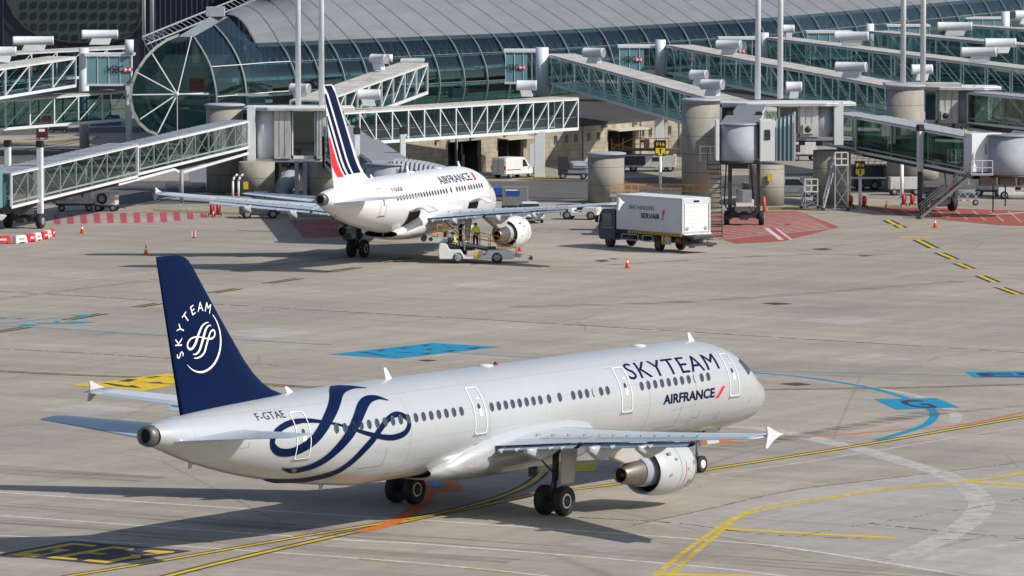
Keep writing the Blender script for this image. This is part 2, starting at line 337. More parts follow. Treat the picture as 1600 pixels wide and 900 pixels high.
def tyre_paint():
    """thin rubber film: streaky and mostly see-through"""
    m = bpy.data.materials.new("tyre_mark_rubber"); m.use_nodes = True; nt = m.node_tree; b = nt.nodes["Principled BSDF"]; N = nt.nodes.new; L = nt.links.new
    b.inputs["Base Color"].default_value = (.15, .13, .115, 1); b.inputs["Roughness"].default_value = .8; b.inputs["Specular IOR Level"].default_value = .2
    tc = N("ShaderNodeTexCoord"); mp = N("ShaderNodeMapping"); mp.vector_type = 'TEXTURE'; mp.inputs["Rotation"].default_value = (0, 0, R(-30)); mp.inputs["Scale"].default_value = (14, .5, 1)
    nz = N("ShaderNodeTexNoise"); nz.inputs["Scale"].default_value = 1; nz.inputs["Detail"].default_value = 5; L(tc.outputs["Object"], mp.inputs[0]); L(mp.outputs[0], nz.inputs[0])
    mr = N("ShaderNodeMapRange"); mr.inputs[1].default_value = .42; mr.inputs[2].default_value = .72; mr.inputs[3].default_value = 0; mr.inputs[4].default_value = .5; L(nz.outputs[0], mr.inputs[0])
    o = [n for n in nt.nodes if n.type == 'OUTPUT_MATERIAL'][0]; t = N("ShaderNodeBsdfTransparent"); mx = N("ShaderNodeMixShader"); L(mr.outputs[0], mx.inputs[0]); L(t.outputs[0], mx.inputs[1]); L(b.outputs[0], mx.inputs[2]); L(mx.outputs[0], o.inputs[0])
    return m
P_YEL = paint("yellow_road_paint", (0.66, 0.46, 0.02), 0.25)
P_YELD = paint("old_yellow_road_paint", (0.40, 0.33, 0.10), 0.55)
P_BLK = paint("black_road_paint", (0.035, 0.035, 0.04), 0.35)
P_DK = paint("dark_road_paint", (0.05, 0.04, 0.075), 0.30)
P_WHT = paint("white_road_paint", (0.66, 0.65, 0.62), 0.5)
P_WHTF = paint("faded_white_road_paint", (0.465, 0.442, 0.41), 0.4, scale=1.0)
P_BLU = paint("blue_road_paint", (0.01, 0.25, 0.43), 0.25)
P_YELC = paint("worn_yellow_road_paint", (0.60, 0.45, 0.06), 0.5)
P_BLUT = paint("faded_blue_road_paint", (0.10, 0.28, 0.42), 0.6)
P_RED = paint("red_road_paint", (0.37, 0.10, 0.08), 0.45)
P_PNK = paint("pink_road_paint", (0.44, 0.07, 0.11), 0.30)
P_ORG = paint("orange_road_paint", (0.62, 0.17, 0.04), 0.35)
P_STAIN = tyre_paint()
P_OIL = paint("dark_manhole_iron", (0.07, 0.06, 0.06), 0.15)
P_WEED = mat("joint_weeds", (0.13, 0.12, 0.075), 0.9, var=0.3, scale=3)
P_MOSS = mat("moss_on_kerb", (0.26, 0.21, 0.06), 0.95, var=0.35, scale=2.5)
P_ASPH_SHADE = mat("asphalt_and_shadow", (0.105, 0.10, 0.095), 0.9, var=0.22, scale=0.4)
LIFT = [0.004]
def lift(): LIFT[0] += 0.0001; return LIFT[0]
def stroke(name, px, w, m, n=8, z=None, smooth=True, dash=None, gaps=None):
    """a painted line of true width w along ground points"""
    z = z if z is not None else lift()
    pts = [gp(u, v) for u, v in px]
    c = catmull([(p.x, p.y) for p in pts], n) if (smooth and len(pts) > 2) else [np.array((p.x, p.y)) for p in pts]
    if dash:
        L = 0; seg = []; res = []
        fine = []
        for i in range(len(c)-1):
            k = max(1, int(np.linalg.norm(c[i+1]-c[i])/0.5)); fine += [c[i]+(c[i+1]-c[i])*j/k for j in range(k)]
        fine.append(c[-1]); cur = []
        for i in range(len(fine)-1):
            s = np.linalg.norm(fine[i+1]-fine[i]); ph = L % (dash[0]+dash[1])
            if ph < dash[0]: cur.append(fine[i])
            elif cur: cur.append(fine[i]); res.append(cur); cur = []
            L += s
        if len(cur) > 1: res.append(cur)
        parts = res
    else: parts = [c]
    mb = MB()
    for c in parts:
        if len(c) < 2: continue
        row = []
        for i, p in enumerate(c):
            a = c[max(0, i-1)]; b_ = c[min(len(c)-1, i+1)]; d = (b_-a); d = d/(np.linalg.norm(d)+1e-9); nn = np.array((-d[1], d[0]))*w/2
            row.append([Vector((*(p-nn), z)), Vector((*(p+nn), z))])
        mb.grid(row, smooth=False)
    o = mb.build(name, m, kind="structure", recalc=False); return o
def patch(name, px, m, z=None):
    z = z if z is not None else lift()
    return MB().poly([gp(u, v)+Vector((0, 0, z)) for u, v in px]).build(name, m, kind="structure", recalc=False)
def quad_text(s, name, m, px4, bold=0.03):
    """word laid into a ground quadrilateral: px4 = baseline-left, baseline-right, top-right, top-left"""
    z = lift(); A, B, C, D = [gp(u, v) for u, v in px4]; bm, w = text_bm(s, 1.0, bold)
    def f(x, y):
        x /= w; return A*(1-x)*(1-y)+B*x*(1-y)+C*x*y+D*(1-x)*y+Vector((0, 0, z))
    o = bm_obj(bm, f, name, m); o["kind"] = "structure"; return o

patch("newer_concrete_apron", [(1002, 818), (1100, 798), (1240, 766), (1420, 744), (1660, 715), (1660, 912), (1566, 908), (1240, 857)], NEWC, .002)
# dark band before the terminal: asphalt road with shadow painted in, and islands
zr = 0.004
for k_, q_ in enumerate(([(330, 520), (420, 512), (500, 520), (410, 529)], [(1250, 500), (1330, 494), (1392, 501), (1310, 508)], [(60, 640), (150, 630), (222, 640), (130, 651)], [(880, 850), (985, 840), (1050, 853), (945, 864)], [(1290, 560), (1370, 553), (1430, 561), (1350, 569)], [(700, 445), (760, 440), (806, 446), (746, 451)])):
    patch("repaired_slab", q_, NEWC, .003)
patch("road_and_shadow_band", [(-60, 284), (420, 282), (800, 283), (1300, 270), (1700, 262), (1700, 290), (1300, 303), (800, 314), (420, 318), (-60, 320)], P_ASPH_SHADE, zr)
patch("rear_service_road", [(-60, 236), (240, 222), (300, 220), (300, 232), (100, 250), (-60, 262)], P_ASPH_SHADE, zr)
patch("rear_taxi_road", [(-60, 203), (260, 197), (400, 190), (400, 197), (220, 207), (-60, 213)], P_ASPH_SHADE, zr)
# painted joints in white
for px, w, m in (
    ([(-20, 768), (500, 803), (683, 814)], .22, P_WHT), ([(683, 814), (1080, 842), (1240, 857), (1510, 900), (1560, 908)], .22, P_WHT),
    ([(-20, 804), (500, 841), (687, 852), (1080, 884), (1250, 903)], .22, P_WHT), ([(-20, 836), (100, 842), (500, 868), (700, 884), (900, 905)], .2, P_WHT),
    ([(-20, 449), (120, 437), (245, 424)], .35, P_WHTF), ([(330, 462), (600, 473), (1000, 488), (1600, 520)], .22, P_WHTF),
    ([(-20, 466), (250, 480), (500, 492)], .14, P_WHTF),
    ([(1090, 744), (1280, 757), (1480, 778), (1620, 790)], .22, P_WHTF), ([(1195, 618), (1370, 622)], .22, P_WHTF), ([(1480, 626), (1610, 628)], .18, P_WHTF),
    ([(1185, 585), (1300, 590), (1520, 593)], .14, P_WHTF), ([(1110, 742), (1290, 717), (1610, 664)], .28, P_WHTF),
    ([(1440, 876), (1500, 862), (1610, 846)], .5, P_WHTF), ([(300, 365), (420, 367), (540, 372)], .2, P_WHTF),
    ([(820, 352), (930, 358)], .14, P_WHTF), ([(330, 355), (410, 367)], .12, P_WHTF), ([(1130, 395), (1330, 407)], .1, P_WHTF), ([(1400, 407), (1510, 408)], .12, P_WHTF)):
    stroke("slab_joint_line", px, w, m)
stroke("white_guide_arc", [(1140, 666), (1210, 673), (1290, 690), (1355, 705), (1410, 722), (1470, 740), (1505, 757), (1528, 777), (1533, 793), (1518, 812), (1490, 832), (1450, 852), (1400, 874)], 1.15, P_WHTF)
stroke("white_guide_arc", [(1330, 600), (1420, 616), (1470, 632), (1492, 648), (1490, 662)], 0.6, P_WHTF)
# yellow taxi lines with dark borders
def taxi(px, w=.34, b=.85, m=P_YEL, name="taxiway_centre_line"):
    stroke(name+"_border", px, b, P_BLK); stroke(name, px, w, m)
taxi([(215, 912), (350, 878), (500, 843), (650, 811), (740, 793), (840, 772), (960, 757), (1110, 733), (1300, 703), (1470, 674), (1620, 648)], .29, .64)
taxi([(90, 903), (230, 880), (300, 868), (450, 842), (600, 817), (690, 801), (760, 783), (810, 765), (838, 748), (850, 735)], .26, .58)
taxi([(-20, 579), (120, 586), (300, 593), (470, 604)], .28, .7, P_YELD)
taxi([(430, 603), (500, 605), (620, 604)], .28, .7, P_YELD)
taxi([(1180, 609), (1330, 607), (1450, 605), (1620, 600)], .28, .6, P_YELD)
for a, b in (((-20, 521), (45, 511)), ((104, 500), (162, 490)), ((214, 480), (250, 474)), ((330, 458), (374, 451)), ((416, 443), (468, 435)), ((514, 425), (560, 418)), ((595, 410), (640, 402))):
    taxi([a, b], .26, .85, P_YELD, "dashed_stand_line")
for a, b in (((1386, 344), (1410, 356)), ((1434, 375), (1460, 388)), ((1467, 395), (1491, 405)), ((1497, 412), (1517, 420)), ((1531, 431), (1555, 441)), ((1562, 449), (1592, 460))):
    taxi([a, b], .34, .85, P_YEL, "dashed_stand_line")
stroke("yellow_stand_bar", [(1405, 371), (1455, 371)], 1.0, P_YEL); stroke("yellow_stand_bar", [(1384, 350), (1420, 353)], .9, P_YELD)
for off in (0, 1):
    o1 = [(1018+22*off, 905), (1070+18*off, 862), (1118+12*off, 828), (1150+6*off, 808), (1200, 791+5*off), (1290, 778+2*off), (1400, 762+2*off), (1510, 752+1*off), (1620, 735+2*off)]
    stroke("yellow_curve_line", o1, .25, P_YELC)
stroke("yellow_straight_line", [(1128, 826), (1260, 834), (1400, 841)], .55, P_YEL)
stroke("yellow_straight_line", [(1515, 752), (1620, 760)], .55, P_YEL)
stroke("yellow_straight_line", [(1030, 898), (1180, 900)], .55, P_YEL)
stroke("yellow_dash_line", [(560, 873), (640, 881), (740, 889), (860, 902)], .25, P_YELD, dash=(2.2, 2.6))
# orange and blue
stroke("orange_guide_line", [(560, 832), (610, 818), (645, 798), (662, 782), (672, 762)], .7, P_ORG)
patch("orange_marking_box", [(640, 747), (712, 745), (724, 768), (655, 769)], P_ORG)
patch("orange_marking_text", [(668, 752), (690, 751), (696, 762), (676, 764)], P_BLUT)
patch("orange_marking_box", [(1072, 690), (1135, 688), (1163, 691), (1120, 694), (1090, 695)], P_ORG)
stroke("orange_guide_line", [(1180, 686), (1300, 680), (1400, 672), (1500, 664), (1620, 640)], .28, P_ORG)
stroke("blue_guide_line", [(1175, 580), (1300, 582), (1510, 587)], .25, P_BLUT)
stroke("blue_guide_line", [(1175, 582), (1260, 590), (1350, 604), (1400, 617), (1430, 627)], .38, P_BLU)
stroke("blue_guide_arc", [(1452, 638), (1460, 645), (1459, 652), (1448, 663), (1425, 672), (1395, 681), (1370, 688)], .45, P_BLU)
patch("blue_stand_box", [(1366, 624), (1463, 622), (1500, 637), (1400, 640)], P_BLU)
quad_text("G", "blue_stand_box_letter", P_DK, [(1426, 638), (1468, 637), (1437, 625.0), (1396, 625.4)], 0.03)
patch("blue_stand_box", [(1508, 581), (1640, 580), (1660, 591), (1521, 590)], P_BLU)
quad_text("E5", "blue_stand_box_letter", P_DK, [(1533, 588.6), (1650, 589), (1635, 582.4), (1524, 583)], 0.04)
stroke("blue_guide_line", [(-20, 509), (60, 512), (250, 524), (517, 539)], .3, P_BLUT)
stroke("blue_guide_line", [(700, 550), (780, 556), (860, 561)], .3, P_BLUT)
patch("blue_stand_box", [(514, 554), (675, 536), (784, 542), (620, 560.5)], P_BLU)
for q in ([(556, 550), (570, 550), (603, 556), (622, 557.5), (600, 557), (580, 553.5)], [(585, 548), (605, 546.5), (596, 549.5)], [(620, 544.5), (645, 542.5), (632, 545.5)], [(655, 539.5), (675, 538.5), (667, 541)],
          [(605, 550), (640, 551), (650, 552.5), (640, 552)], [(655, 553), (678, 551), (668, 554)], [(662, 546), (678, 544.6), (672, 547.5)], [(696, 543), (710, 542.4), (700, 544)], [(690, 549), (712, 547), (706, 550)], [(724, 545), (752, 542.6), (744, 546)]):
    patch("blue_stand_box_letter", q, P_DK)
for q in ([(112, 493), (135, 491.5), (144, 493), (130, 496)], [(22, 497), (42, 498), (30, 499.5)], [(-5, 496), (10, 496.5), (12, 498), (-5, 498)], [(98, 504), (120, 502.5), (150, 504), (120, 505.5), (60, 506), (55, 504.5)], [(84, 502), (93, 502), (93, 503.5), (86, 503.5)], [(26, 508), (42, 506.5), (64, 508.5), (40, 510)]):
    patch("blue_arrow_marking", q, P_BLU)
stroke("blue_guide_line", [(-20, 508), (50, 501), (100, 495.5)], .3, P_BLUT)
# yellow stand box seen past the tail
patch("yellow_stand_box", [(108, 602), (150, 598.5), (262, 584), (330, 588), (300, 597), (222, 611.5)], P_YEL)
for q in ([(158, 598.5), (168, 598.5), (200, 603.5), (207, 602), (223, 606.8), (200, 605.5), (182, 604)], [(182, 596), (200, 592.6), (216, 593.2), (202, 597)], [(205, 597.2), (230, 598), (250, 597), (256, 599.5), (280, 600), (270, 601), (240, 599.5)],
          [(224, 590.5), (244, 588), (254, 588.6), (236, 591)], [(256, 588), (280, 590), (274, 591)]):
    patch("yellow_stand_box_letter", q, P_BLK)
patch("yellow_guide_box", [(782, 738), (800, 734), (935, 722), (930, 737)], P_YEL)
for q in ([(822, 736), (830, 730), (846, 729), (842, 737)], [(854, 736), (860, 728), (872, 727), (872, 737)]): patch("yellow_guide_box_letter", q, P_BLUT)
# dark stand box with two letters and a bent arrow
bx = [(-4, 867), (112, 845.5), (300, 861), (168, 883)]
patch("dark_stand_box", bx, P_DK)
for q in ([(8, 868), (112, 848.4), (152, 852.5), (146, 855), (116, 851.6), (44, 865), (66, 866.5), (88, 862.6), (78, 861.2), (92, 857.8), (112, 859.6), (52, 871)],
          [(72, 872), (178, 853.8), (211, 857.2), (206, 860), (176, 857.2), (142, 863.4), (168, 865.6), (158, 867), (134, 865), (102, 871), (122, 873.4), (118, 875.6)],
          [(128, 876.5), (142, 874), (168, 876), (206, 868.8), (212, 871.6), (166, 880.6)]):
    patch("dark_stand_box_letter", q, P_YEL)
patch("dark_stand_box_arrow", [(204, 866.4), (220, 867.4), (246, 865.2), (222, 862), (232, 859.6), (274, 862), (270, 864), (220, 868.4), (219, 872.6), (208, 873)], P_YEL)
# red hatched keep-clear areas
def hatch(name, px, bars, m=P_RED, n=10):
    patch(name, px, P_RED if m is None else m)
    (a0, a1), (b0, b1) = bars
    for i in range(n):
        t = (i+.5)/n; p = (a0[0]*(1-t)+a1[0]*t, a0[1]*(1-t)+a1[1]*t); q = (b0[0]*(1-t)+b1[0]*t, b0[1]*(1-t)+b1[1]*t)
        stroke("hatch_gap_line", [p, q], .26, P_WHTF, smooth=False)
hatch("red_hatched_area", [(1110, 332), (1244, 329), (1312, 355), (1222, 377), (1150, 381), (1100, 366)], (((1112, 331), (1104, 378)), ((1246, 330), (1300, 358))), n=17)
patch("red_hatched_area", [(452, 344), (530, 342), (548, 370), (474, 372)], P_RED); stroke("hatch_gap_line", [(482, 354), (540, 356)], .3, P_WHTF)
patch("red_hatched_area", [(1350, 326), (1430, 324), (1630, 330), (1630, 354), (1560, 352), (1400, 336)], P_RED)
stroke("hatch_gap_line", [(1420, 335), (1520, 337), (1620, 331)], .8, P_WHTF)
for i in range(9): stroke("hatch_gap_line", [(1380+28*i, 326.5+i*.6), (1400+28*i, 337+i*1.5)], .12, P_WHTF, smooth=False)
stroke("red_white_edge_line", [(1204, 357), (1228, 375)], 1.0, P_WHT); stroke("red_white_edge_line", [(1206, 357), (1230, 375)], .45, P_PNK)
for i in range(12):
    x = 84+20.8*i; y = 343-0.35*i
    patch("pink_stand_square", [(x, y-8), (x+9.5, y-8.4), (x+11, y+7-max(0, i-8)*2), (x+1, y+7-max(0, i-8)*2)], P_PNK)
# weeds and wear in the joints
def weeds(px, n, seed, s=.5):
    rd = random.Random(seed); P = catmull([tuple(gp(*p).xy) for p in px], 40); mb = MB()
    for k in range(n):
        p = P[rd.randrange(len(P)-1)]; q = P[min(len(P)-1, rd.randrange(len(P)))]; d = P[min(len(P)-1, 3+P_index(P, p))]-p; d = d/(np.linalg.norm(d)+1e-6)
        L = rd.uniform(.08, .55)*s; w = rd.uniform(.02, .07); nrm = np.array((-d[1], d[0])); c = p+d*rd.uniform(-1, 1)
        mb.prism([Vector((*(c-d*L-nrm*w*.3), .001)), Vector((*(c-nrm*w), .001)), Vector((*(c+d*L), .001)), Vector((*(c+nrm*w), .001))], (0, 0, rd.uniform(.006, .02)))
    mb.build("joint_weeds", P_WEED, kind="stuff")
def P_index(P, p):
    for i, a in enumerate(P):
        if a is p: return i
    return 0
weeds([(-20, 454), (500, 485), (900, 508), (1600, 551)], 330, 1, .9); weeds([(1000, 818), (1100, 797), (1240, 766), (1420, 744), (1620, 720)], 170, 2, .8)
weeds([(1375, 820), (1461, 829), (1600, 842)], 30, 3, .5); weeds([(0, 545), (200, 556), (420, 570)], 80, 4); weeds([(1221, 843), (1349, 820), (1506, 796), (1610, 777)], 45, 5, .5)
weeds([(930, 810), (1060, 818), (1240, 838), (1580, 845)], 60, 8, .5)
for px, w in (([(-20, 790), (300, 812), (600, 838), (1100, 872), (1620, 912)], 2.2), ([(-20, 812), (400, 850), (800, 878)], 1.6), ([(1080, 705), (1200, 690), (1350, 664), (1480, 640)], 1.6), ([(1200, 690), (1400, 655), (1620, 632)], .7),
              ([(560, 400), (300, 430), (-20, 470)], 1.2), ([(1500, 440), (1100, 470), (800, 480)], 1.5), ([(860, 420), (1200, 400), (1400, 398)], 1.0), ([(-20, 730), (120, 742), (240, 750)], 3)):
    stroke("tyre_marks", px, w, P_STAIN)
for c in ((545+0, 0),): pass
for px in ([(652, 563), (668, 562), (684, 563.5), (668, 565)], [(1218, 600), (1245, 598), (1268, 601), (1245, 603)], [(1190, 474), (1212, 473), (1240, 475), (1212, 476.5)], [(928, 407.5), (945, 406), (952, 408), (940, 409.4)], [(950, 404), (968, 404.6), (960, 405.6)], [(1268, 389), (1290, 388), (1302, 390), (1280, 391)], [(1340, 399.5), (1366, 399), (1350, 401)], [(1222, 330+20), (1240, 351), (1230, 352)]):
    patch("manhole_cover", px, P_OIL)
patch("mossy_kerb_strip", [(240, 327), (300, 329), (500, 337), (620, 332), (620, 335), (500, 340), (300, 332.5), (240, 330)], P_MOSS)
patch("mossy_kerb_strip", [(1200, 324), (1400, 321), (1412, 324), (1300, 327), (1200, 328)], P_MOSS)
patch("mossy_kerb_strip", [(805, 281), (840, 275), (880, 277), (860, 282)], P_MOSS)
patch("mossy_kerb_strip", [(-20, 222), (60, 222), (150, 213), (160, 215), (80, 224), (-20, 226)], P_MOSS)
patch("mossy_kerb_strip", [(1020, 265), (1066, 262), (1066, 266), (1030, 269)], P_MOSS)
patch("mossy_kerb_strip", [(888, 314), (975, 310), (975, 314), (900, 317)], P_MOSS)
# low concrete kerb island below the rotundas
def kerb(px, h=.13):
    P = [gp(u, v) for u, v in px]; MB().prism([Vector((p.x, p.y, -.02)) for p in P], (0, 0, h+.02)).build("concrete_kerb_island", mat("kerb_concrete", (.30, .285, .255), .85, var=.2, scale=.6), kind="structure")
kerb([(238, 303), (560, 318), (560, 322), (430, 324), (238, 312)])
# ------------------------------------------------------------------ airliners  (local frame: x aft of the nose, y to starboard, z up)
def naca(c):                                         # half thickness of a 1.0 chord, unit thickness
    c = min(max(c, 0), 1); return 5*(0.2969*math.sqrt(c)-0.1260*c-0.3516*c*c+0.2843*c**3-0.1015*c**4)
def lerp_tab(tab, x):
    xs = [t[0] for t in tab]
    if x <= xs[0]: return tab[0][1:]
    if x >= xs[-1]: return tab[-1][1:]
    i = max(k for k in range(len(xs)) if xs[k] <= x); i = min(i, len(xs)-2)
    x0, x1 = xs[i], xs[i+1]; h = x1-x0; t = (x-x0)/h; out = []
    for k in range(1, len(tab[0])):
        def sl(j):
            if j <= 0: return (tab[1][k]-tab[0][k])/(xs[1]-xs[0])
            if j >= len(xs)-1: return (tab[-1][k]-tab[-2][k])/(xs[-1]-xs[-2])
            a = (tab[j][k]-tab[j-1][k])/(xs[j]-xs[j-1]); b = (tab[j+1][k]-tab[j][k])/(xs[j+1]-xs[j])
            return 0 if a*b <= 0 else 2*a*b/(a+b)
        m0, m1 = sl(i), sl(i+1); p0, p1 = tab[i][k], tab[i+1][k]
        out.append((2*t**3-3*t*t+1)*p0+(t**3-2*t*t+t)*h*m0+(-2*t**3+3*t*t)*p1+(t**3-t*t)*h*m1)
    return tuple(out)
NOSE = [(0, 3.12, 3.06, .03), (.06, 3.36, 2.84, .24), (.3, 3.62, 2.58, .55), (.7, 3.87, 2.36, .86), (1.2, 4.09, 2.19, 1.14), (1.7, 4.34, 2.06, 1.36), (2.2, 4.72, 1.98, 1.53), (2.8, 5.11, 1.92, 1.68), (3.5, 5.43, 1.87, 1.80), (4.3, 5.67, 1.84, 1.89), (5.2, 5.84, 1.83, 1.94), (6.2, 5.93, 1.83, 1.965), (7.2, 5.97, 1.83, 1.975)]
TAIL = [(31.0, 5.97, 1.86, 1.97), (33.0, 5.965, 2.04, 1.94), (35.0, 5.94, 2.29, 1.85), (37.0, 5.89, 2.62, 1.69), (39.0, 5.81, 3.02, 1.45), (41.0, 5.69, 3.53, 1.14), (42.5, 5.57, 4.0, .87), (43.5, 5.45, 4.36, .66), (44.05, 5.36, 4.54, .50)]

def ribbon(mb, pts, wid, fn, off, n=10):
    c = catmull(pts, n); ws = [w[0] for w in catmull([(w, 0) for w in wid], n)]; rows = []
    for i, p in enumerate(c):
        a = c[max(0, i-1)]; b = c[min(len(c)-1, i+1)]; d = b-a; d = d/(np.linalg.norm(d)+1e-9); nr = np.array((-d[1], d[0]))
        w = max(.004, ws[i]*1.12); o = off+.010*i/len(c)
        rows.append([Vector(fn(*(p+nr*w*(k/4-.5)), o)) for k in range(5)])
    mb.grid(rows, smooth=True)
# the swirl emblem in fuselage coordinates (x aft, z)
SW1 = [(30.95, 5.82), (31.77, 5.90), (32.78, 5.84), (33.59, 5.60), (34.7, 5.03), (35.29, 4.65), (35.91, 4.25), (36.6, 3.96), (37.26, 3.83), (37.91, 3.90), (38.31, 4.17), (38.30, 4.48), (37.93, 4.76), (37.14, 4.96), (36.21, 4.98), (35.23, 4.86), (34.28, 4.67), (33.56, 4.47), (32.82, 4.25), (31.9, 4.03), (30.95, 3.89), (30.12, 3.98), (29.73, 4.27), (29.76, 4.56), (30.28, 4.76), (30.87, 4.69), (31.56, 4.38), (32.18, 3.96), (32.82, 3.53), (33.41, 3.08), (34.03, 2.72), (35.06, 2.52), (36.15, 2.52), (37.2, 2.68)]
SWW1 = [.01, .10, .20, .31, .38, .40, .39, .35, .30, .27, .25, .24, .22, .20, .16, .11, .08, .10, .14, .18, .21, .22, .22, .20, .19, .20, .23, .27, .30, .30, .27, .22, .16, .02]
SW2 = [(30.43, 5.3), (31.01, 5.46), (31.74, 5.42), (32.46, 5.16), (33.2, 4.68), (33.76, 4.25), (34.47, 3.76), (35.16, 3.34), (35.86, 3.10), (36.62, 3.04), (37.36, 3.19)]
SWW2 = [.01, .13, .24, .36, .40, .39, .36, .31, .25, .18, .02]

class Plane:
    def __init__(s, name, label, length, paint, finpaint, wingx, fin, nose_xy, yaw):
        s.dx = length-44.5; s.L = length; s.paint = paint
        s.tab = NOSE + [(31+s.dx if 31+s.dx > 8 else 8, 5.97, 1.86, 1.97)] + [(t[0]+s.dx, *t[1:]) for t in TAIL[1:]]
        s.root = thing(name, label, "aircraft", (nose_xy[0], nose_xy[1], 0), math.atan2(-math.cos(yaw), -math.sin(yaw)))
        s.wx = wingx                                     # x of the wing leading edge at the fuselage side
        s.fin = fin; s.finpaint = finpaint
    def sec(s, x):
        zt, zb, w = lerp_tab(s.tab, x); return (zt+zb)/2, (zt-zb)/2, w
    def on(s, x, z, off=0.012, side=1):                  # point on the skin at station x, height z
        zc, r, w = s.sec(x); k = max(-.999, min(.999, (z-zc)/r)); y = w*math.sqrt(1-k*k)
        n = Vector((0, y/(w*w), (z-zc)/(r*r))).normalized()
        return Vector((x, side*(y+n.y*off), z+n.z*off))
    def arc(s, x, t, z0, off=0.012):                     # t metres of skin above height z0
        zc, r, w = s.sec(x); rm = (r+w)/2; ph = math.asin(max(-1, min(1, (z0-zc)/r)))+t/rm
        y = w*math.cos(ph); z = zc+r*math.sin(ph); n = Vector((0, math.cos(ph)/w, math.sin(ph)/r)).normalized()
        return Vector((x, y+n.y*off, z+n.z*off))
    def fuselage(s):
        mb = MB(); xs = [0, .03, .06, .12, .2, .3, .45] + list(np.arange(.6, 8, .25)) + list(np.arange(8, 30+s.dx, 1.0)) + list(np.arange(30+s.dx, 44.0+s.dx, .4)) + [44.05+s.dx]
        rows = []
        for x in xs:
            zc, r, w = s.sec(x); rows.append([Vector((x, w*math.cos(a), zc+r*math.sin(a))) for a in [2*math.pi*i/64 for i in range(64)]])
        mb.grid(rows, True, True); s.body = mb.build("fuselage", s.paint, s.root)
        e = 44.05+s.dx; mb = MB().lathe((e-.02, 0, 4.95), (1, 0, .05), [(0, .43), (.18, .42), (.42, .36), (.42, .28), (.1, .26)], 28, False)
        ap = mb.build("exhaust_cone", mat("tailcone_metal", (.16, .155, .15), .45, metal=.5, var=.2), s.root)
        MB().lathe((e+.25, 0, 4.965), (1, 0, .05), [(0, .0), (.01, .26)], 24, False).build("exhaust_opening", mat("exhaust_black", (.01, .01, .01), .9, var=0), ap)  # flat black disc closes the tailcone opening
    def windows(s, xs, z=4.52, z_h=.36, w=.24, shades=()):
        for i, x in enumerate(xs):
            mb = MB(); mb.add([s.arc(x+w/2*math.cos(a)*(abs(math.cos(a))**-.2 if abs(math.cos(a)) > .01 else 1), z_h/2*math.sin(a), z, .036) for a in [2*math.pi*k/14 for k in range(14)]], [tuple(range(14))])
            sh = i in shades
            o = mb.build("cabin_window", WINDK if not sh else s.paint, s.root, recalc=False)
            fr = MB(); 
            rows = [[s.arc(x+(w/2+d)*math.cos(a), (z_h/2+d)*math.sin(a), z, .034) for d in (0, .014)] for a in [2*math.pi*k/14 for k in range(15)]]
            fr.grid(rows, False); fr.build("window_frame", SEAM if sh else GREYM, o, recalc=False)
    def door(s, x, w=.84, z0=3.5, t1=2.0, line=LINE, lw=.038):
        mb = MB(); c = []
        rr = .13; h = t1; W = w/2
        for cx, cy, a0 in ((W-rr, rr, -90), (W-rr, h-rr, 0), (-W+rr, h-rr, 90), (-W+rr, rr, 180)):
            for k in range(5): a = R(a0+k*22.5); c.append((cx+rr*math.cos(a), cy+rr*math.sin(a)))
        pts = []
        for i in range(len(c)):
            a, b = np.array(c[i]), np.array(c[(i+1) % len(c)]); n = max(1, int(np.linalg.norm(b-a)/.12))
            pts += [a+(b-a)*k/n for k in range(n)]
        rows = [[s.arc(x+p[0], p[1], z0, .034), s.arc(x+p[0]*(1-lw/W), h/2+(p[1]-h/2)*(1-lw/(h/2)), z0, .034)] for p in pts+[pts[0]]]
        mb.grid(rows, False); o = mb.build("cabin_door", line, s.root, recalc=False)
        m2 = MB(); m2.add([s.arc(x-.02+.09*math.cos(a), 1.12+.13*math.sin(a), z0, .013) for a in [math.pi*k/6 for k in range(12)]], [tuple(range(12))]); m2.build("door_window", WINDK, o, recalc=False)
        rows = [[s.arc(x+u*(W+.07), t, z0, .013) for t in (-.10, -.01)] for u in np.linspace(-1, 1, 8)]
        MB().grid(rows, False).build("door_sill", SEAM, o, recalc=False)
        rows = [[s.arc(x-.16+u, t, z0, .013) for t in (.72, .80, .9, 1.02)] for u in (0, .12, .2)]
        MB().grid(rows, False).build("door_placard", LINE if line is LINE else SEAM, o, recalc=False)
        rows = [[s.arc(x-.1+u, t, z0, .013) for t in (1.42, 1.5)] for u in (-.14, .14)]
        MB().grid(rows, False).build("door_stencil", PINKM, o, recalc=False)
    def skin_text(s, word, name, m, x0, z0, height, width, bold=0.0, spacing=1.0, shear=0.0, rise=0.0):
        bm, w = text_bm(word, height, bold, spacing, shear); k = width/w; cut_bm(bm, .5, .09)
        return bm_obj(bm, lambda x, y: s.arc(x0-x*k, y, z0+rise*x/w, .016), name, m, s.root)
    def strip(s, a, b, w, m, name, off=.008):            # thin line on the skin between (x,z) points
        n = 12; rows = []
        d = np.array(b, float)-np.array(a, float); L = np.linalg.norm(d); nr = np.array((-d[1], d[0]))/L*w/2
        for i in range(n+1):
            p = np.array(a, float)+d*i/n; rows.append([s.on(*(p-nr), off), s.on(*(p+nr), off)])
        return MB().grid(rows, False).build(name, m, s.root, recalc=False)
    # ---- wings
    def wing_pt(s, y):                                   # leading edge x, chord, z of the chord line
        lx = s.wx+(y-1.97)*math.tan(R(27.3))
        if y < 6.4: te = s.wx+6.15+max(0, (y-1.97))*.02
        else: te = s.wx+6.24+(y-6.4)*(.315)
        z = 2.98+(y-1.97)*math.tan(R(5.15))+.0016*max(0, y-6)**2*.5
        return lx, te-lx, z
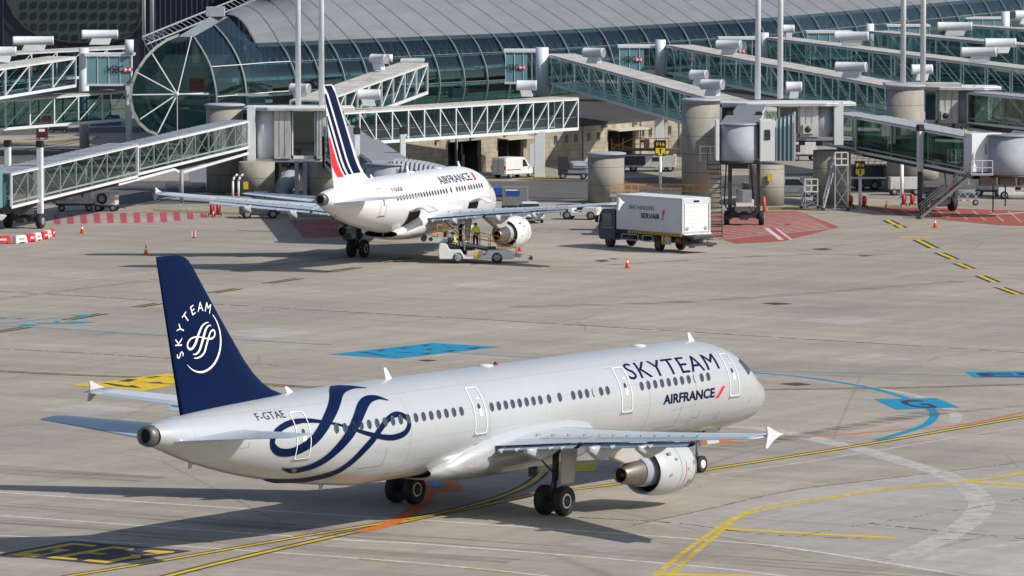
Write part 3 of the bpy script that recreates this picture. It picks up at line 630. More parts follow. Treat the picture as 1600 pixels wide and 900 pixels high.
    def wing_z(s, y, c, top=True):
        lx, ch, z = s.wing_pt(y); t = (.150 if y < 3 else .13 if y < 7 else .112); t = .15-(.15-.11)*min(1, (y-1.0)/8)
        zz = z - .018*ch*(c-.4) + (naca(c)*t*ch*(.62 if top else -.38)) + .02*ch*math.sin(math.pi*c)*.6
        return lx+c*ch, zz
    def wings(s):
        CS = [1, .97, .9, .8, .7, .6, .5, .4, .3, .2, .12, .06, .02, 0]
        YS = [.8, 1.97, 2.6, 3.4, 4.3, 5.2, 6.0, 6.4, 7, 8, 9.2, 10.5, 12, 13.5, 15, 16.2, 16.9]
        for sd in (1, -1):
            rows = []
            for y in YS:
                r = [Vector((s.wing_z(y, c)[0], sd*y, s.wing_z(y, c)[1]-(.0 if c < .99 else 0))) for c in CS]
                r += [Vector((s.wing_z(y, c, False)[0], sd*y, s.wing_z(y, c, False)[1])) for c in reversed(CS[1:-1])]
                rows.append(r)
            mb = MB().grid(rows, True, True); mb.f.append(tuple(len(mb.v)-len(rows[0])+i for i in range(len(rows[0])))); mb.sm.append(False)
            wg = mb.build("wing", WINGL, s.root)
            def sheet(y0, y1, c0, c1, name, m, dz=.006, n=6, top=True):
                rws = [[Vector((s.wing_z(y, c, top)[0], sd*y, s.wing_z(y, c, top)[1]+(dz if top else -dz))) for c in np.linspace(c0, c1, 5)] for y in np.linspace(y0, y1, n)]
                return MB().grid(rws, True).build(name, m, wg, recalc=False)
            for y0, y1 in ((2.9, 6.2), (6.9, 9.0), (9.05, 11.3), (11.35, 13.6), (13.65, 16.3)): sheet(y0, y1, .0, .15, "slat", GREYL)
            for y0, y1 in ((2.5, 6.3), (6.5, 9.5), (9.55, 13.1)): sheet(y0, y1, .80, .995, "flap", PANEL)
            sheet(13.2, 16.2, .77, .995, "aileron", PANEL)
            for y0, y1 in ((3.6, 6.3), (6.6, 8.15), (8.2, 9.75), (9.8, 11.35), (11.4, 12.95)): sheet(y0, y1, .68, .792, "spoiler", WINGG, .012)
            sheet(2.1, 16.8, .16, .19, "wing_seam", GREYM, .004, 14)
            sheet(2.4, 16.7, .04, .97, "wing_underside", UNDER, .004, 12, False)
            for y in np.arange(3, 13, .9):
                x, z = s.wing_z(y, .66); MB().box((x, sd*y, z+.03), (.3, .05, .07)).build("vortex_bracket", GREYM, wg)
            # flap drooped a little below the trailing edge
            for y0, y1 in ((2.4, 6.3), (6.5, 13.1)):
                rows = []
                for y in np.linspace(y0, y1, 8):
                    x, z = s.wing_z(y, .93); zc = z-.11; cl = .62 if y < 6.4 else .45
                    rows.append([Vector((x-.15, sd*y, zc)), Vector((x+.1, sd*y, zc+.04)), Vector((x+cl, sd*y, zc-.12)), Vector((x+cl, sd*y, zc-.15)), Vector((x+.0, sd*y, zc-.16)), Vector((x-.15, sd*y, zc-.08))])
                MB().grid(rows, False, True).build("extended_flap", PANEL, wg)
            # flap track fairings: canoe bodies with a blunt beige tail
            for y, L, wd, h, big in ((4.25, 3.4, .56, .62, 1), (7.6, 3.4, .58, .70, 1), (10.6, 3.1, .52, .60, 1), (2.6, .7, .18, .22, 0), (3.4, .6, .14, .18, 0), (5.1, .7, .16, .2, 0), (5.7, .6, .14, .2, 0), (8.6, .6, .13, .18, 0), (10.9, .6, .12, .16, 0)):
                lx, ch, z = s.wing_pt(y); te = lx+ch; rows = []
                for t in np.linspace(0, 1, 9):
                    x = te+.85-L*(1-t) if big else te+.45-L*(1-t)
                    kw = min(1, .15+t*1.8) if t < .72 else 1-(t-.72)/.28*.62; kd = min(1, .15+t*1.5) if t < .72 else 1-(t-.72)/.28*.70
                    cc_ = (x-lx)/ch; zb = (s.wing_z(y, min(1, cc_), False)[1] if x < te else s.wing_z(y, .97, False)[1]-.10)+(.05 if x < te else -.0)
                    zc_ = zb-h*kd*.5; ex = .55
                    rows.append([Vector((x, sd*y+wd/2*kw*math.copysign(abs(math.cos(a))**ex, math.cos(a)), zc_+h*.5*kd*math.copysign(abs(math.sin(a))**ex, math.sin(a)))) for a in [2*math.pi*i/14+.22 for i in range(14)]])
                m2 = MB().grid(rows, True, True); m2.f.append(tuple(len(m2.v)-14+i for i in range(14))); m2.sm.append(False); m2.f.append(tuple(len(m2.v)-14*9+i for i in range(14))); m2.sm.append(False)
                m2.build("flap_track_fairing" if big else "flap_hinge_fairing", WINGG if big else GREYL, wg)
            # arrow-shaped tip fence
            lx, ch, z = s.wing_pt(17.0); y = sd*17.02
            a = [(lx-.25, z+.03), (lx+.2, z+.10), (lx+.8, z+.28), (lx+1.35, z+.52), (lx+1.6, z+.50), (lx+1.50, z+.25), (lx+1.52, z-.02), (lx+1.72, z-.58), (lx+1.52, z-.62), (lx+.95, z-.28), (lx+.3, z-.05)]
            a = [(lx+.3+(p[0]-lx-.3)*.72, z+(p[1]-z)*.76) for p in a]; MB().prism([Vector((p[0], y-.03*sd, p[1])) for p in a], (0, .07*sd, 0)).build("wing_fence", mat("fence_paint", (.60, .60, .60), .45, var=.05), wg, bevel=.01)
    def fairing(s):
        x0 = s.wx-2.2
        tab = [(x0-.2, 2.75, 2.2, 1.2), (x0+.3, 3.3, 1.75, 1.85), (x0+1.2, 3.85, 1.6, 2.1), (x0+3, 4.05, 1.5, 2.24), (x0+6, 3.95, 1.45, 2.26), (x0+8, 3.7, 1.45, 2.22), (x0+9.6, 3.3, 1.5, 2.05), (x0+10.8, 2.75, 1.62, 1.75), (x0+11.6, 2.25, 1.8, 1.2)]
        rows = []
        for x in np.linspace(x0-.2, x0+11.6, 40):
            zt, zb, w = lerp_tab(tab, x); zc, r = (zt+zb)/2, (zt-zb)/2
            rows.append([Vector((x, w*math.copysign(abs(math.cos(a))**.8, math.cos(a)), zc+r*math.copysign(abs(math.sin(a))**.85, math.sin(a)))) for a in [2*math.pi*i/40 for i in range(40)]])
        MB().grid(rows, True, True).build("belly_fairing", s.paint, s.root)
    def tailplane(s):
        d = s.dx; fz = s.fin                             # (z, LE x, TE x)
        def tk(z): return .12-.03*(z-5.6)/6.2
        rows = []; CS = [0, .02, .06, .15, .3, .5, .7, .85, .95, 1]
        for (z, le, te) in fz:
            ch = te-le; r = [Vector((le+c*ch, naca(c)*tk(z)*min(ch, 4.5)*.8, z)) for c in CS] + [Vector((le+c*ch, -naca(c)*tk(z)*min(ch, 4.5)*.8, z)) for c in reversed(CS[1:-1])]
            rows.append(r)
        mb = MB().grid(rows, True, True); mb.f.append(tuple(len(mb.v)-len(rows[0])+i for i in range(len(rows[0])))); mb.sm.append(False)
        s.finobj = mb.build("tail_fin", s.finpaint, s.root)
        s.tk = tk
        for sd in (1, -1):
            rows = []
            for y, le, ch, z in ((.3, 38.9+d, 4.6, 4.72), (1.0, 39.35+d, 4.0, 4.78), (2.5, 40.2+d, 3.1, 4.90), (4.5, 41.05+d, 2.2, 5.06), (6.0, 41.72+d, 1.55, 5.18), (6.22, 41.95+d, 1.25, 5.2)):
                C2 = [1, .9, .75, .55, .35, .2, .08, .02, 0]
                rows.append([Vector((le+c*ch, sd*y, z+naca(c)*.095*ch*.5+(.5-c)*.03*ch)) for c in C2] + [Vector((le+c*ch, sd*y, z-naca(c)*.095*ch*.5+(.5-c)*.03*ch)) for c in reversed(C2[1:-1])])
            mb = MB().grid(rows, True, True); mb.f.append(tuple(len(mb.v)-len(rows[0])+i for i in range(len(rows[0])))); mb.sm.append(False)
            mb.build("tailplane", TAILG if s.L > 40 else WINGL, s.root)
    def fin_y(s, x, z, off=.012):
        zs = [f[0] for f in s.fin]; le = np.interp(z, zs, [f[1] for f in s.fin]); te = np.interp(z, zs, [f[2] for f in s.fin]); ch = te-le
        return naca((x-le)/ch)*s.tk(z)*min(ch, 4.5)*.8+off
    def fin_pt(s, x, z, off=.02): return Vector((x, s.fin_y(x, z, off), z))
    # ---- engines and gear
    def engine(s, sd, side_red=True):
        x0 = s.wx-2.15; y = 5.75*sd; z = 1.66
        prof = [(.55, .80), (.15, .82), (.02, .88), (0, .94), (.06, 1.0), (.35, 1.08), (.9, 1.13), (1.6, 1.13), (2.3, 1.06), (2.75, .97), (2.78, .95), (2.7, .90), (2.2, .90)]
        pts = prof
        nac = MB().lathe((x0, y, z), (1, 0, -.02), pts, 48, False).build("engine_cowl", COWLS if s.L > 40 else COWLW, s.root)
        MB().lathe((x0, y, z), (1, 0, -.02), [(1.38, 1.137), (1.41, 1.137)], 48, False).build("cowl_seam", SEAM, nac)
        MB().lathe((x0-.01, y, z), (1, 0, -.02), [(.16, .815), (.03, .88), (-.01, .945), (.06, 1.012), (.2, 1.05)], 48, False).build("inlet_lip", CHROME, nac)
        MB().lathe((x0+.6, y, z), (1, 0, 0), [(0, .0), (.02, .82)], 32, False).build("fan_face", DARK, nac)
        MB().lathe((x0+2.0, y, z), (1, 0, -.02), [(0, .9), (.05, .55)], 40, False).build("fan_duct", mat("opening_shade", (.012, .012, .012), .8, var=0), nac)  # black ring painted as the shade inside the fan duct
        MB().lathe((x0+1.9, y, z), (1, 0, -.02), [(0, .70), (.8, .68), (1.30, .62), (1.32, .58), (1.2, .55)], 40, False).build("inner_cowl", CHROME if 0 else GREYL, nac)
        MB().lathe((x0+3.0, y, z-.03), (1, 0, -.02), [(0, .60), (.5, .54), (1.3, .37), (1.42, .33), (1.42, .29), (1.1, .3)], 36, False).build("exhaust_nozzle", TITAN, nac)
        MB().lathe((x0+4.0, y, z-.05), (1, 0, -.02), [(-.1, .30), (.0, .2), (.25, .10), (.34, .02)], 24, True).build("exhaust_plug", GUN, nac)
        MB().lathe((x0+4.02, y, z-.05), (1, 0, -.02), [(0, .0), (.30, .32)], 24, False).build("exhaust_shade", mat("opening_shade", (.012, .012, .012), .8), nac)  # black cone fills the nozzle as its inner shade
        # pylon
        xl, zl = s.wing_z(5.75, .02, False); xe, ze = s.wing_z(5.75, .72, False)
        pl = [(x0+.9, z+1.05), (x0+2.2, z+1.12), (xl-.05, zl+.05), (xe+.1, ze+.06), (xe+.15, ze-.12), (x0+4.9, z+.62), (x0+4.3, z+.42), (x0+3.0, z+.45), (x0+2.6, z+.8)]
        MB().prism([Vector((p[0], y-.2, p[1])) for p in pl], (0, .4, 0)).build("engine_pylon", PYLON, nac, bevel=.04)
        if sd > 0 or True:                                # red line round the cowl and a few hatches
            rows = [[Vector((x0+1.02, y+1.137*math.cos(a)*sd*1, z+1.137*math.sin(a)-.02)), Vector((x0+1.06, y+1.137*math.cos(a)*sd, z+1.137*math.sin(a)-.02))] for a in np.linspace(-.9, .3, 16)]
            MB().grid(rows, False).build("cowl_line", REDM, nac, recalc=False)
            for a, xx, w, h in ((.35, 1.6, .16, .1), (-.1, .85, .1, .12), (-.62, .45, .3, .14), (-.8, .6, .2, .1), (.6, 1.9, .25, .12), (.1, .35, .08, .18), (-.2, 2.1, .12, .08), (.9, .6, .5, .06)):
                r0 = 1.14
                rows = [[Vector((x0+xx+u, y+r0*math.cos(a+t)*sd, z+r0*math.sin(a+t))) for t in (0, h)] for u in (0, w)]
                MB().grid(rows, False).build("cowl_hatch", SEAM, nac, recalc=False)
    def main_gear(s, sd):
        x, y = s.wx+4.22, 3.795*sd; zt = 2.9
        st = MB(); st.tube((x, y, .62), (x-.05, y, 1.5), .085, n=14); st.tube((x-.05, y, 1.45), (x-.12, y, zt), .14, n=14); st.bar((x, y, 1.7), (x, y-1.3*sd, 2.8), .05); st.bar((x+.05, y, 2.4), (x-1.0, y, 2.9), .08)
        st.tube((x, y-.48, .62), (x, y+.48, .62), .07); st.pipe([(x+.16, y, .7), (x+.3, y, 1.1), (x+.14, y, 1.5)], .03); st.pipe([(x+.12, y+.08, 2.7), (x+.2, y+.1, 1.9), (x+.1, y+.06, 1.0)], .02)
        g = st.build("main_landing_gear", DARK, s.root)
        for o in (-.465, .465):
            c = (x, y+o, .62); w = .21
            t = MB().lathe(c, (0, 1, 0), [(-w*.7, .30), (-w*.85, .40), (-w, .50), (-w*.88, .59), (-w*.5, .62), (w*.5, .62), (w*.88, .59), (w, .50), (w*.85, .40), (w*.7, .30)], 36, True).build("tyre", BLACK, g)
            ou = math.copysign(1, o)
            MB().lathe((x, y+o+ou*w*.72, .62), (0, ou, 0), [(0, .31), (.03, .29), (.02, .24)], 30, False).build("wheel_rim", WHITE, g)
            MB().lathe((x, y+o+ou*w*.60, .62), (0, ou, 0), [(0, .25), (.05, .10), (.1, .06)], 24, True).build("brake_hub", DARK, g)
        MB().prism([(x-.85, y+.36*sd, 1.30), (x+.15, y+.36*sd, 1.30), (x+.25, y+.50*sd, 2.85), (x-.95, y+.50*sd, 2.85)], (0, .05*sd, 0)).build("gear_door", PYLON, g, bevel=.01)
        MB().prism([(x-.2, y-1.1*sd, 1.55), (x+.3, y-1.1*sd, 1.55), (x+.3, y-1.1*sd, 1.95), (x-.3, y-1.1*sd, 1.95)], (0, .05, 0)).build("gear_door", DARK, g)
    def nose_gear(s):
        x = 5.07; st = MB(); st.tube((x, 0, .38), (x-.15, 0, 2.1), .075, n=12); st.tube((x, -.3, .38), (x, .3, .38), .05); st.bar((x-.1, 0, 1.5), (x-1.0, 0, 2.0), .07)
        g = st.build("nose_landing_gear", GREYM, s.root)
        for o in (-.25, .25):
            t = MB().lathe((x, o, .38), (0, 1, 0), [(-.08, .18), (-.11, .3), (-.08, .37), (0, .385), (.08, .37), (.11, .3), (.08, .18)], 30, True).build("tyre", BLACK, g)
            MB().lathe((x, o+math.copysign(.075, o), .38), (0, o, 0), [(0, .2), (.04, .185), (.03, .1), (.05, .06)], 24, True).build("wheel_rim", WHITE, g)
        for sd in (-1, 1): MB().prism([(x-1.2, .35*sd, 1.85), (x-.1, .35*sd, 1.85), (x-.15, .45*sd, 1.25), (x-1.1, .45*sd, 1.25)], (0, .03, 0)).build("nose_gear_door", s.paint, g)
        MB().box((x-.12, 0, 1.25), (.12, .3, .14)).build("taxi_light", CHROME, g)
    def details(s):
        d = s.dx
        for x, h in ((5.28+.3, .42), (28.5+d, .5), (35.2+d, .28)):
            zt = s.sec(x)[0]+s.sec(x)[1]-.03
            MB().prism([(x-.30, -.02, zt), (x+.15, -.02, zt), (x+.30, -.02, zt+h), (x+.14, -.02, zt+h)], (0, .04, 0)).build("blade_antenna", WHITE, s.root)
        for x in (9.8, 21.5+d*.5):
            MB().lathe((x, 0, 5.95), (0, 0, 1), [(0, .34), (.06, .30), (.1, .05)], 20, True).build("dome_antenna", WHITE, s.root)
        MB().lathe((s.wx+3.0, 0, 5.96), (0, 0, 1), [(0, .1), (.1, .08), (.14, .01)], 14, True).build("red_beacon", mat("beacon_red", (.25, .01, .01), .4), s.root)
        # cockpit side windows
        for q in ([(3.75, 4.92), (3.45, 4.96), (3.05, 4.38), (3.42, 4.30)], [(3.35, 4.97), (3.05, 5.0), (2.45, 4.45), (2.93, 4.40)], [(2.95, 5.0), (2.72, 5.02), (2.0, 4.50), (2.32, 4.47)]):
            rws = [[s.on(*((np.array(q[0])*(1-i/6)+np.array(q[3])*i/6)*(1-j/4)+(np.array(q[1])*(1-i/6)+np.array(q[2])*i/6)*j/4), .02) for j in range(5)] for i in range(7)]; MB().grid(rws, True).build("cockpit_window", WINDK, s.root, recalc=False)
        for x, z, w, h in ((36.6+d, 3.0, .35, .28),):
            if s.L > 40: MB().lathe(s.on(x, 3.05, -.05), (.25, 1, -.1), [(0, .16), (.12, .15), (.12, .1)], 16, True).build("outflow_vent", DARK, s.root)
        for x in (33.0+d, 41.5+d, 3.1): 
            zc, r, w = s.sec(x); MB().prism([(x-.1, -.02, zc-r+.02), (x+.2, -.02, zc-r+.02), (x+.22, -.02, zc-r-.2), (x+.08, -.02, zc-r-.2)], (0, .04, 0)).build("drain_mast", GREYL, s.root)
        for x in (8.2, 11.9, 24.0+d, 29.6+d):
            s.strip((x, 2.3), (x, 5.6), .02, GREYL, "skin_seam")

FIN_L = [(5.45, 34.9, 42.2), (5.75, 35.15, 42.28), (5.95, 35.75, 42.33), (6.15, 36.35, 42.38), (6.46, 36.95, 42.45), (6.9, 37.55, 42.55), (7.5, 38.18, 42.7), (9.38, 39.80, 43.13), (11.2, 41.30, 43.55), (11.55, 41.62, 43.63), (11.72, 41.9, 43.67), (11.82, 42.4, 43.68)]
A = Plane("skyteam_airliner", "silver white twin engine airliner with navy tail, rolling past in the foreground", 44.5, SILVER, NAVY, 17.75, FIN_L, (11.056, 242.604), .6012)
A.fuselage(); A.wings(); A.fairing(); A.tailplane(); A.details()
for sd in (1, -1): A.engine(sd); A.main_gear(sd)
A.nose_gear()
wl = [7.11, 7.64]+[8.17+.535*k for k in range(0, 9)]
A.windows(wl[:2]+[8.17]+[8.70+.535*k for k in range(8)], shades=(2,))
A.windows([15.1, 15.6, 16.15, 16.68, 17.2, 17.73]+[18.75, 19.55]+[20.2+.51*k for k in range(8)], z=4.54, shades=(2,))
A.windows([25.95+.535*k for k in range(17)], z=4.54)
for x in (4.99, 13.72, 24.68, 36.55): A.door(x)
A.skin_text("SKYTEAM", "title_lettering", NAVY, 13.15, 4.84, .80, 7.2, bold=0.0, spacing=1.12, rise=-.06)
A.skin_text("AIRFRANCE", "airline_lettering", NAVY, 10.85, 3.60, .40, 4.15, bold=.028, spacing=1.0, shear=.0)
b_ = MB(); b_.grid([[A.on(6.62-.55*t-w, 3.52+.50*t, .016) for w in (0, .26)] for t in np.linspace(0, 1, 5)], False); b_.build("red_slash", REDM, A.root, recalc=False)
A.skin_text("F-GTAE", "registration_lettering", mat("black_letter", (.02, .02, .03), .5, var=0), 38.85, 5.18, .36, 1.62, bold=.004, spacing=1.15)
mb = MB(); fn = lambda x, z, o: A.on(x, z, o)
ribbon(mb, SW1, SWW1, fn, .018); mb.build("swirl_emblem", NAVY, A.root, recalc=False)
mb = MB(); ribbon(mb, SW2, SWW2, fn, .031); mb.build("swirl_emblem", NAVY, A.root, recalc=False)
for a, b in (((28.7, 3.62), (29.9, 3.56)), ((8.4, 3.35), (10.1, 3.25)), ((11.9, 5.35), (14.6, 5.4))): A.strip(a, b, .035, GREYL, "panel_line")
rows = [[A.on(x, z, .012) for z in (2.75, 3.1)] for x in (24.3, 24.9)]; MB().grid(rows, False).build("service_panel", GREYL, A.root, recalc=False)
for x, z, w, h in ((7.6, 2.75, .5, .35), (9.3, 2.5, 1.6, .9), (31.2, 2.75, 1.5, .75), (39.6, 4.2, .5, .25), (3.4, 3.1, .25, .2), (5.9, 2.6, .3, .3), (27.9, 2.3, .4, .3), (33.8, 2.5, .35, .25)):
    rows = [[A.on(x+u, z+v, .010) for u in (0, w/3, 2*w/3, w)] for v in (0, .018)]; MB().grid(rows, False).build("hatch_seam", SEAM, A.root, recalc=False)
    rows = [[A.on(x+u, z+v, .010) for v in np.linspace(0, h, 5)] for u in (0, .02)]; MB().grid(rows, False).build("hatch_seam", GREYM, A.root, recalc=False)
# tail emblem: word on an arc, swirl and ring
WHT = mat("tail_white", (.85, .85, .85), .4, var=0)
cx, cz = 41.05, 8.42
ang = [201, 178, 156, 133.5, 112.5, 92, 70]
for ch, a in zip("SKYTEAM", ang):
    bm, w = text_bm(ch, .37, 0.0); a = R(a); rr = 1.14; up = (math.cos(a), math.sin(a)); rt = (math.sin(a), -math.cos(a))
    # right on screen = forward = -x
    def f(x, y, up=up, rt=rt, w=w):
        u = (rr+y)*up[0]+(x-w/2)*rt[0]; v = (rr+y)*up[1]+(x-w/2)*rt[1]
        return A.fin_pt(cx-u*1.0, cz+v, .02)
    bm_obj(bm, f, "tail_letter", WHT, A.finobj)
mb = MB(); rows = []
for i in range(61):
    t = i/60; a = R(52-t*187); w = .10*math.sin(math.pi*(t*.92+.06))**.8; rr = 1.22
    rows.append([A.fin_pt(cx-(rr+k*w)*math.cos(a)*.97, cz+(rr+k*w)*math.sin(a), .02) for k in (-.5, .5)])
mb.grid(rows, False); mb.build("tail_ring", WHT, A.finobj, recalc=False)
def sw_fin(p):                                       # fuselage swirl coordinates -> tail, rotated and shrunk
    x, z = p; u = -(x-33.9); v = (z-4.35); k = .195
    u, v = u*k*1.0, v*k*1.75
    a = R(14); u, v = u*math.cos(a)-v*math.sin(a), u*math.sin(a)+v*math.cos(a)
    return (cx-.02-u, cz+.06+v)
for S_, W_, o in ((SW1, SWW1, .018), (SW2, SWW2, .031)):
    mb = MB(); ribbon(mb, [sw_fin(p) for p in S_], [.014+w*.24 for w in W_], lambda x, z, of: A.fin_pt(x, z, of), o); mb.build("tail_swirl", WHT, A.finobj, recalc=False)

FIN_S = [(5.45, 21.9, 29.0), (5.75, 22.2, 29.1), (6.0, 22.9, 29.15), (6.3, 23.5, 29.25), (6.8, 24.2, 29.35), (7.5, 24.9, 29.5), (10.4, 27.2, 30.2), (12.0, 28.5, 30.6), (12.35, 28.8, 30.68), (12.56, 29.3, 30.7)]
B = Plane("parked_airliner", "all white twin engine airliner with striped tail, parked at the terminal being unloaded", 31.45, AWHITE, AWHITE, 11.1, FIN_S, (-1.8025, 387.18), .3563)
B.fuselage(); B.wings(); B.fairing(); B.tailplane(); B.details()
for sd in (1, -1): B.engine(sd); B.main_gear(sd)
B.nose_gear()
B.windows([5.9+.53*k for k in range(6)], z=4.60); B.windows([9.3+.53*k for k in range(4)]+[12.0], z=4.60); B.windows([12.9+.53*k for k in range(18)], z=4.58)
B.door(24.1, line=SEAM, lw=.03); B.door(3.9, line=SEAM, lw=.03)
B.skin_text("AIRFRANCE", "airline_lettering", NAVY, 13.3, 5.05, .66, 6.1, bold=.006)
b_ = MB(); b_.grid([[B.on(6.9-.35*t-w, 5.0+.52*t, .016) for w in (0, .42)] for t in np.linspace(0, 1, 5)], False); b_.build("red_slash", REDM, B.root, recalc=False)
B.skin_text("F-GUGK", "registration_lettering", mat("black_letter", (.02, .02, .03), .5, var=0), 22.3, 5.02, .32, 1.9, bold=.005)
# tail stripes: swept bands, widest at the front
def fin_band(P, name, m):
    rows = []
    for z, a, b in P: rows.append([B.fin_pt(a+(b-a)*k/3, z, .016) for k in range(4)])
    MB().grid(rows, False).build(name, m, B.finobj, recalc=False)
def le(z): return float(np.interp(z, [f[0] for f in FIN_S], [f[1] for f in FIN_S]))
def te(z): return float(np.interp(z, [f[0] for f in FIN_S], [f[2] for f in FIN_S]))
def stripe(o, w, z0, z1, name, m):
    P = []
    for z in np.linspace(z0, z1, 12):
        k = (z-6.5)/6; m0 = .95-.62*k; sc_ = 1-.12*k
        a, b2 = le(z)+m0+o*sc_, le(z)+m0+(o+w)*sc_; lim = te(z)-.06
        if a < lim-.02: P.append((z, a, min(lim, b2)))
    fin_band(P, name, m)
stripe(0, 1.25, 6.45, 12.5, "navy_tail_stripe", NAVY); stripe(1.6, .50, 6.42, 12.5, "navy_tail_stripe", NAVY); stripe(2.45, .28, 6.4, 12, "navy_tail_stripe", NAVY); stripe(3.0, .95, 6.3, 10.6, "red_tail_stripe", REDM)
HOLD_SHADE = mat("hold_shade", (.035, .03, .027), .9, var=.2)
for x0, x1 in ((18.0, 20.0), (6.8, 8.7)):
    rows = [[B.on(x, z, .02) for z in np.linspace(2.0, 3.62, 10)] for x in np.linspace(x0, x1, 4)]
    o = MB().grid(rows, False).build("cargo_opening_shade", HOLD_SHADE, B.root, recalc=False)  # dark sheet on the closed skin, standing in for shade in the hold
    rows = []
    for k in range(9):
        t_ = k/8; y = 1.95+1.35*t_; z = 3.60+.42*math.sin(t_*2.6)-.25*t_
        rows.append([Vector((x0+.05, y, z)), Vector((x1-.05, y, z)), Vector((x1-.05, y, z-.09)), Vector((x0+.05, y, z-.09))])
    MB().grid(rows, True, True).build("cargo_door", B.paint, o)
# ------------------------------------------------------------------ terminal hall
EAVE = [(330, 72), (400, 71), (800, 55), (1200, 31), (1600, -5), (1900, -36)]
EAVD = [(330, 513), (400, 520), (800, 556), (1200, 615), (1600, 732), (1900, 860)]
def pw(tab, x): return float(np.interp(x, [t[0] for t in tab], [t[1] for t in tab]))
def eave_pt(u): return at(u, pw(EAVE, u), pw(EAVD, u))
T = thing("airport_terminal", "long glass fronted terminal hall under a grey sheet roof with curved steel ribs", "terminal", (0, 540, 0))
ORG = (0, 540, 0)
rib_u = [433, 471, 509, 545, 583, 620, 657, 696, 732, 767]; u = 767; st = 33.5
while u < 1680: u += st; st = max(25.5, st-.33); rib_u.append(u)
outw = Vector((.86, -.51, 0))
PROF = [(0, 0.25), (.75, -.55), (1.35, -1.6), (1.85, -2.8), (2.1, -4.0), (2.1, -5.2), (1.8, -6.3), (1.2, -7.2)]
def rib_pts(u, n=None):
    e = eave_pt(u); c = catmull([(a, b) for a, b in PROF], 3); return [e+outw*p[0]+Vector((0, 0, p[1])) for p in c]
# roof sheet with its own pattern of seams in UV
def roof_mat():
    m = bpy.data.materials.new("roof_sheet"); m.use_nodes = True; nt = m.node_tree; b = nt.nodes["Principled BSDF"]; N = nt.nodes.new; L = nt.links.new
    b.inputs["Roughness"].default_value = .62; b.inputs["Metallic"].default_value = .1
    uv = N("ShaderNodeUVMap"); sp = N("ShaderNodeSeparateXYZ"); L(uv.outputs[0], sp.inputs[0])
    def saw(sock, per, wid):
        a = N("ShaderNodeMath"); a.operation = 'MULTIPLY'; a.inputs[1].default_value = per; L(sock, a.inputs[0])
        f = N("ShaderNodeMath"); f.operation = 'FRACT'; L(a.outputs[0], f.inputs[0]); g = N("ShaderNodeMath"); g.operation = 'LESS_THAN'; g.inputs[1].default_value = wid; L(f.outputs[0], g.inputs[0]); return g
    cross = saw(sp.outputs[1], 3.0, .22); dash = saw(sp.outputs[0], 1.0, .075)
    nz = N("ShaderNodeTexNoise"); nz.inputs["Scale"].default_value = .5; nz.inputs["Detail"].default_value = 6
    wv = N("ShaderNodeTexWhiteNoise"); fl = N("ShaderNodeVectorMath"); fl.operation = 'FLOOR'; L(uv.outputs[0], fl.inputs[0]); L(fl.outputs[0], wv.inputs[0])
    tc = N("ShaderNodeTexCoord"); L(tc.outputs["Object"], nz.inputs[0])
    m1 = N("ShaderNodeMapRange"); m1.inputs[3].default_value = .9; m1.inputs[4].default_value = 1.06; L(wv.outputs[0], m1.inputs[0])
    m2 = N("ShaderNodeMapRange"); m2.inputs[1].default_value = .3; m2.inputs[2].default_value = .7; m2.inputs[3].default_value = .9; m2.inputs[4].default_value = 1.05; L(nz.outputs[0], m2.inputs[0])
    mm = N("ShaderNodeMath"); mm.operation = 'MULTIPLY'; L(m1.outputs[0], mm.inputs[0]); L(m2.outputs[0], mm.inputs[1])
    c = N("ShaderNodeMix"); c.data_type = 'RGBA'; c.blend_type = 'MULTIPLY'; c.inputs[0].default_value = 1; c.inputs[6].default_value = (.205, .208, .225, 1); L(mm.outputs[0], c.inputs[7])
    c2 = N("ShaderNodeMix"); c2.data_type = 'RGBA'; L(cross.outputs[0], c2.inputs[0]); L(c.outputs[2], c2.inputs[6]); c2.inputs[7].default_value = (.165, .165, .178, 1)
    d2 = saw(sp.outputs[1], 6.0, .75); dm = N("ShaderNodeMath"); dm.operation = 'MULTIPLY'; L(dash.outputs[0], dm.inputs[0]); L(d2.outputs[0], dm.inputs[1])
    c3 = N("ShaderNodeMix"); c3.data_type = 'RGBA'; L(dm.outputs[0], c3.inputs[0]); L(c2.outputs[2], c3.inputs[6]); c3.inputs[7].default_value = (.05, .05, .055, 1)
    L(c3.outputs[2], b.inputs["Base Color"]); return m
ROOFM = roof_mat()
def ridge_pt(u):
    r0 = at(348, 20, 530); r1 = at(400, -8, 545)
    if u <= 470: return at(353, 23, 528).lerp(r1, (u-397)/73)
    e = eave_pt(u); t = min(1, (u-470)/400)
    off = Vector((-.86, .51, 0))*(9+13*t); return e+off+Vector((0, 0, 6.6+3.6*t)) if u > 560 else r1.lerp(eave_pt(560)+Vector((-.86, .51, 0))*(9+13*.225)+Vector((0, 0, 6.6+3.6*.225)), (u-470)/90)
us = [397]+rib_u+[1720, 1760, 1800]
me = bpy.data.meshes.new("roof"); bm = bmesh.new(); uvl = bm.loops.layers.uv.new("UVMap"); NR = 10; vr = []
for u in us:
    e, r = eave_pt(u)+outw*.25, ridge_pt(u); vr.append([bm.verts.new((e.lerp(r, t/NR)+Vector((0, 0, .9*math.sin(math.pi*t/NR))))-Vector(ORG)) for t in range(NR+1)])
for i in range(len(us)-1):
    for j in range(NR):
        f = bm.faces.new((vr[i][j], vr[i+1][j], vr[i+1][j+1], vr[i][j+1])); f.smooth = True
        for lp, (a, b_) in zip(f.loops, ((i, j), (i+1, j), (i+1, j+1), (i, j+1))): lp[uvl].uv = (a+0.0001, b_*2.2+.0001)
bm.to_mesh(me); bm.free(); ro = bpy.data.objects.new("roof", me); COL.objects.link(ro); me.materials.append(ROOFM); ro.parent = T
mb = MB(ORG)
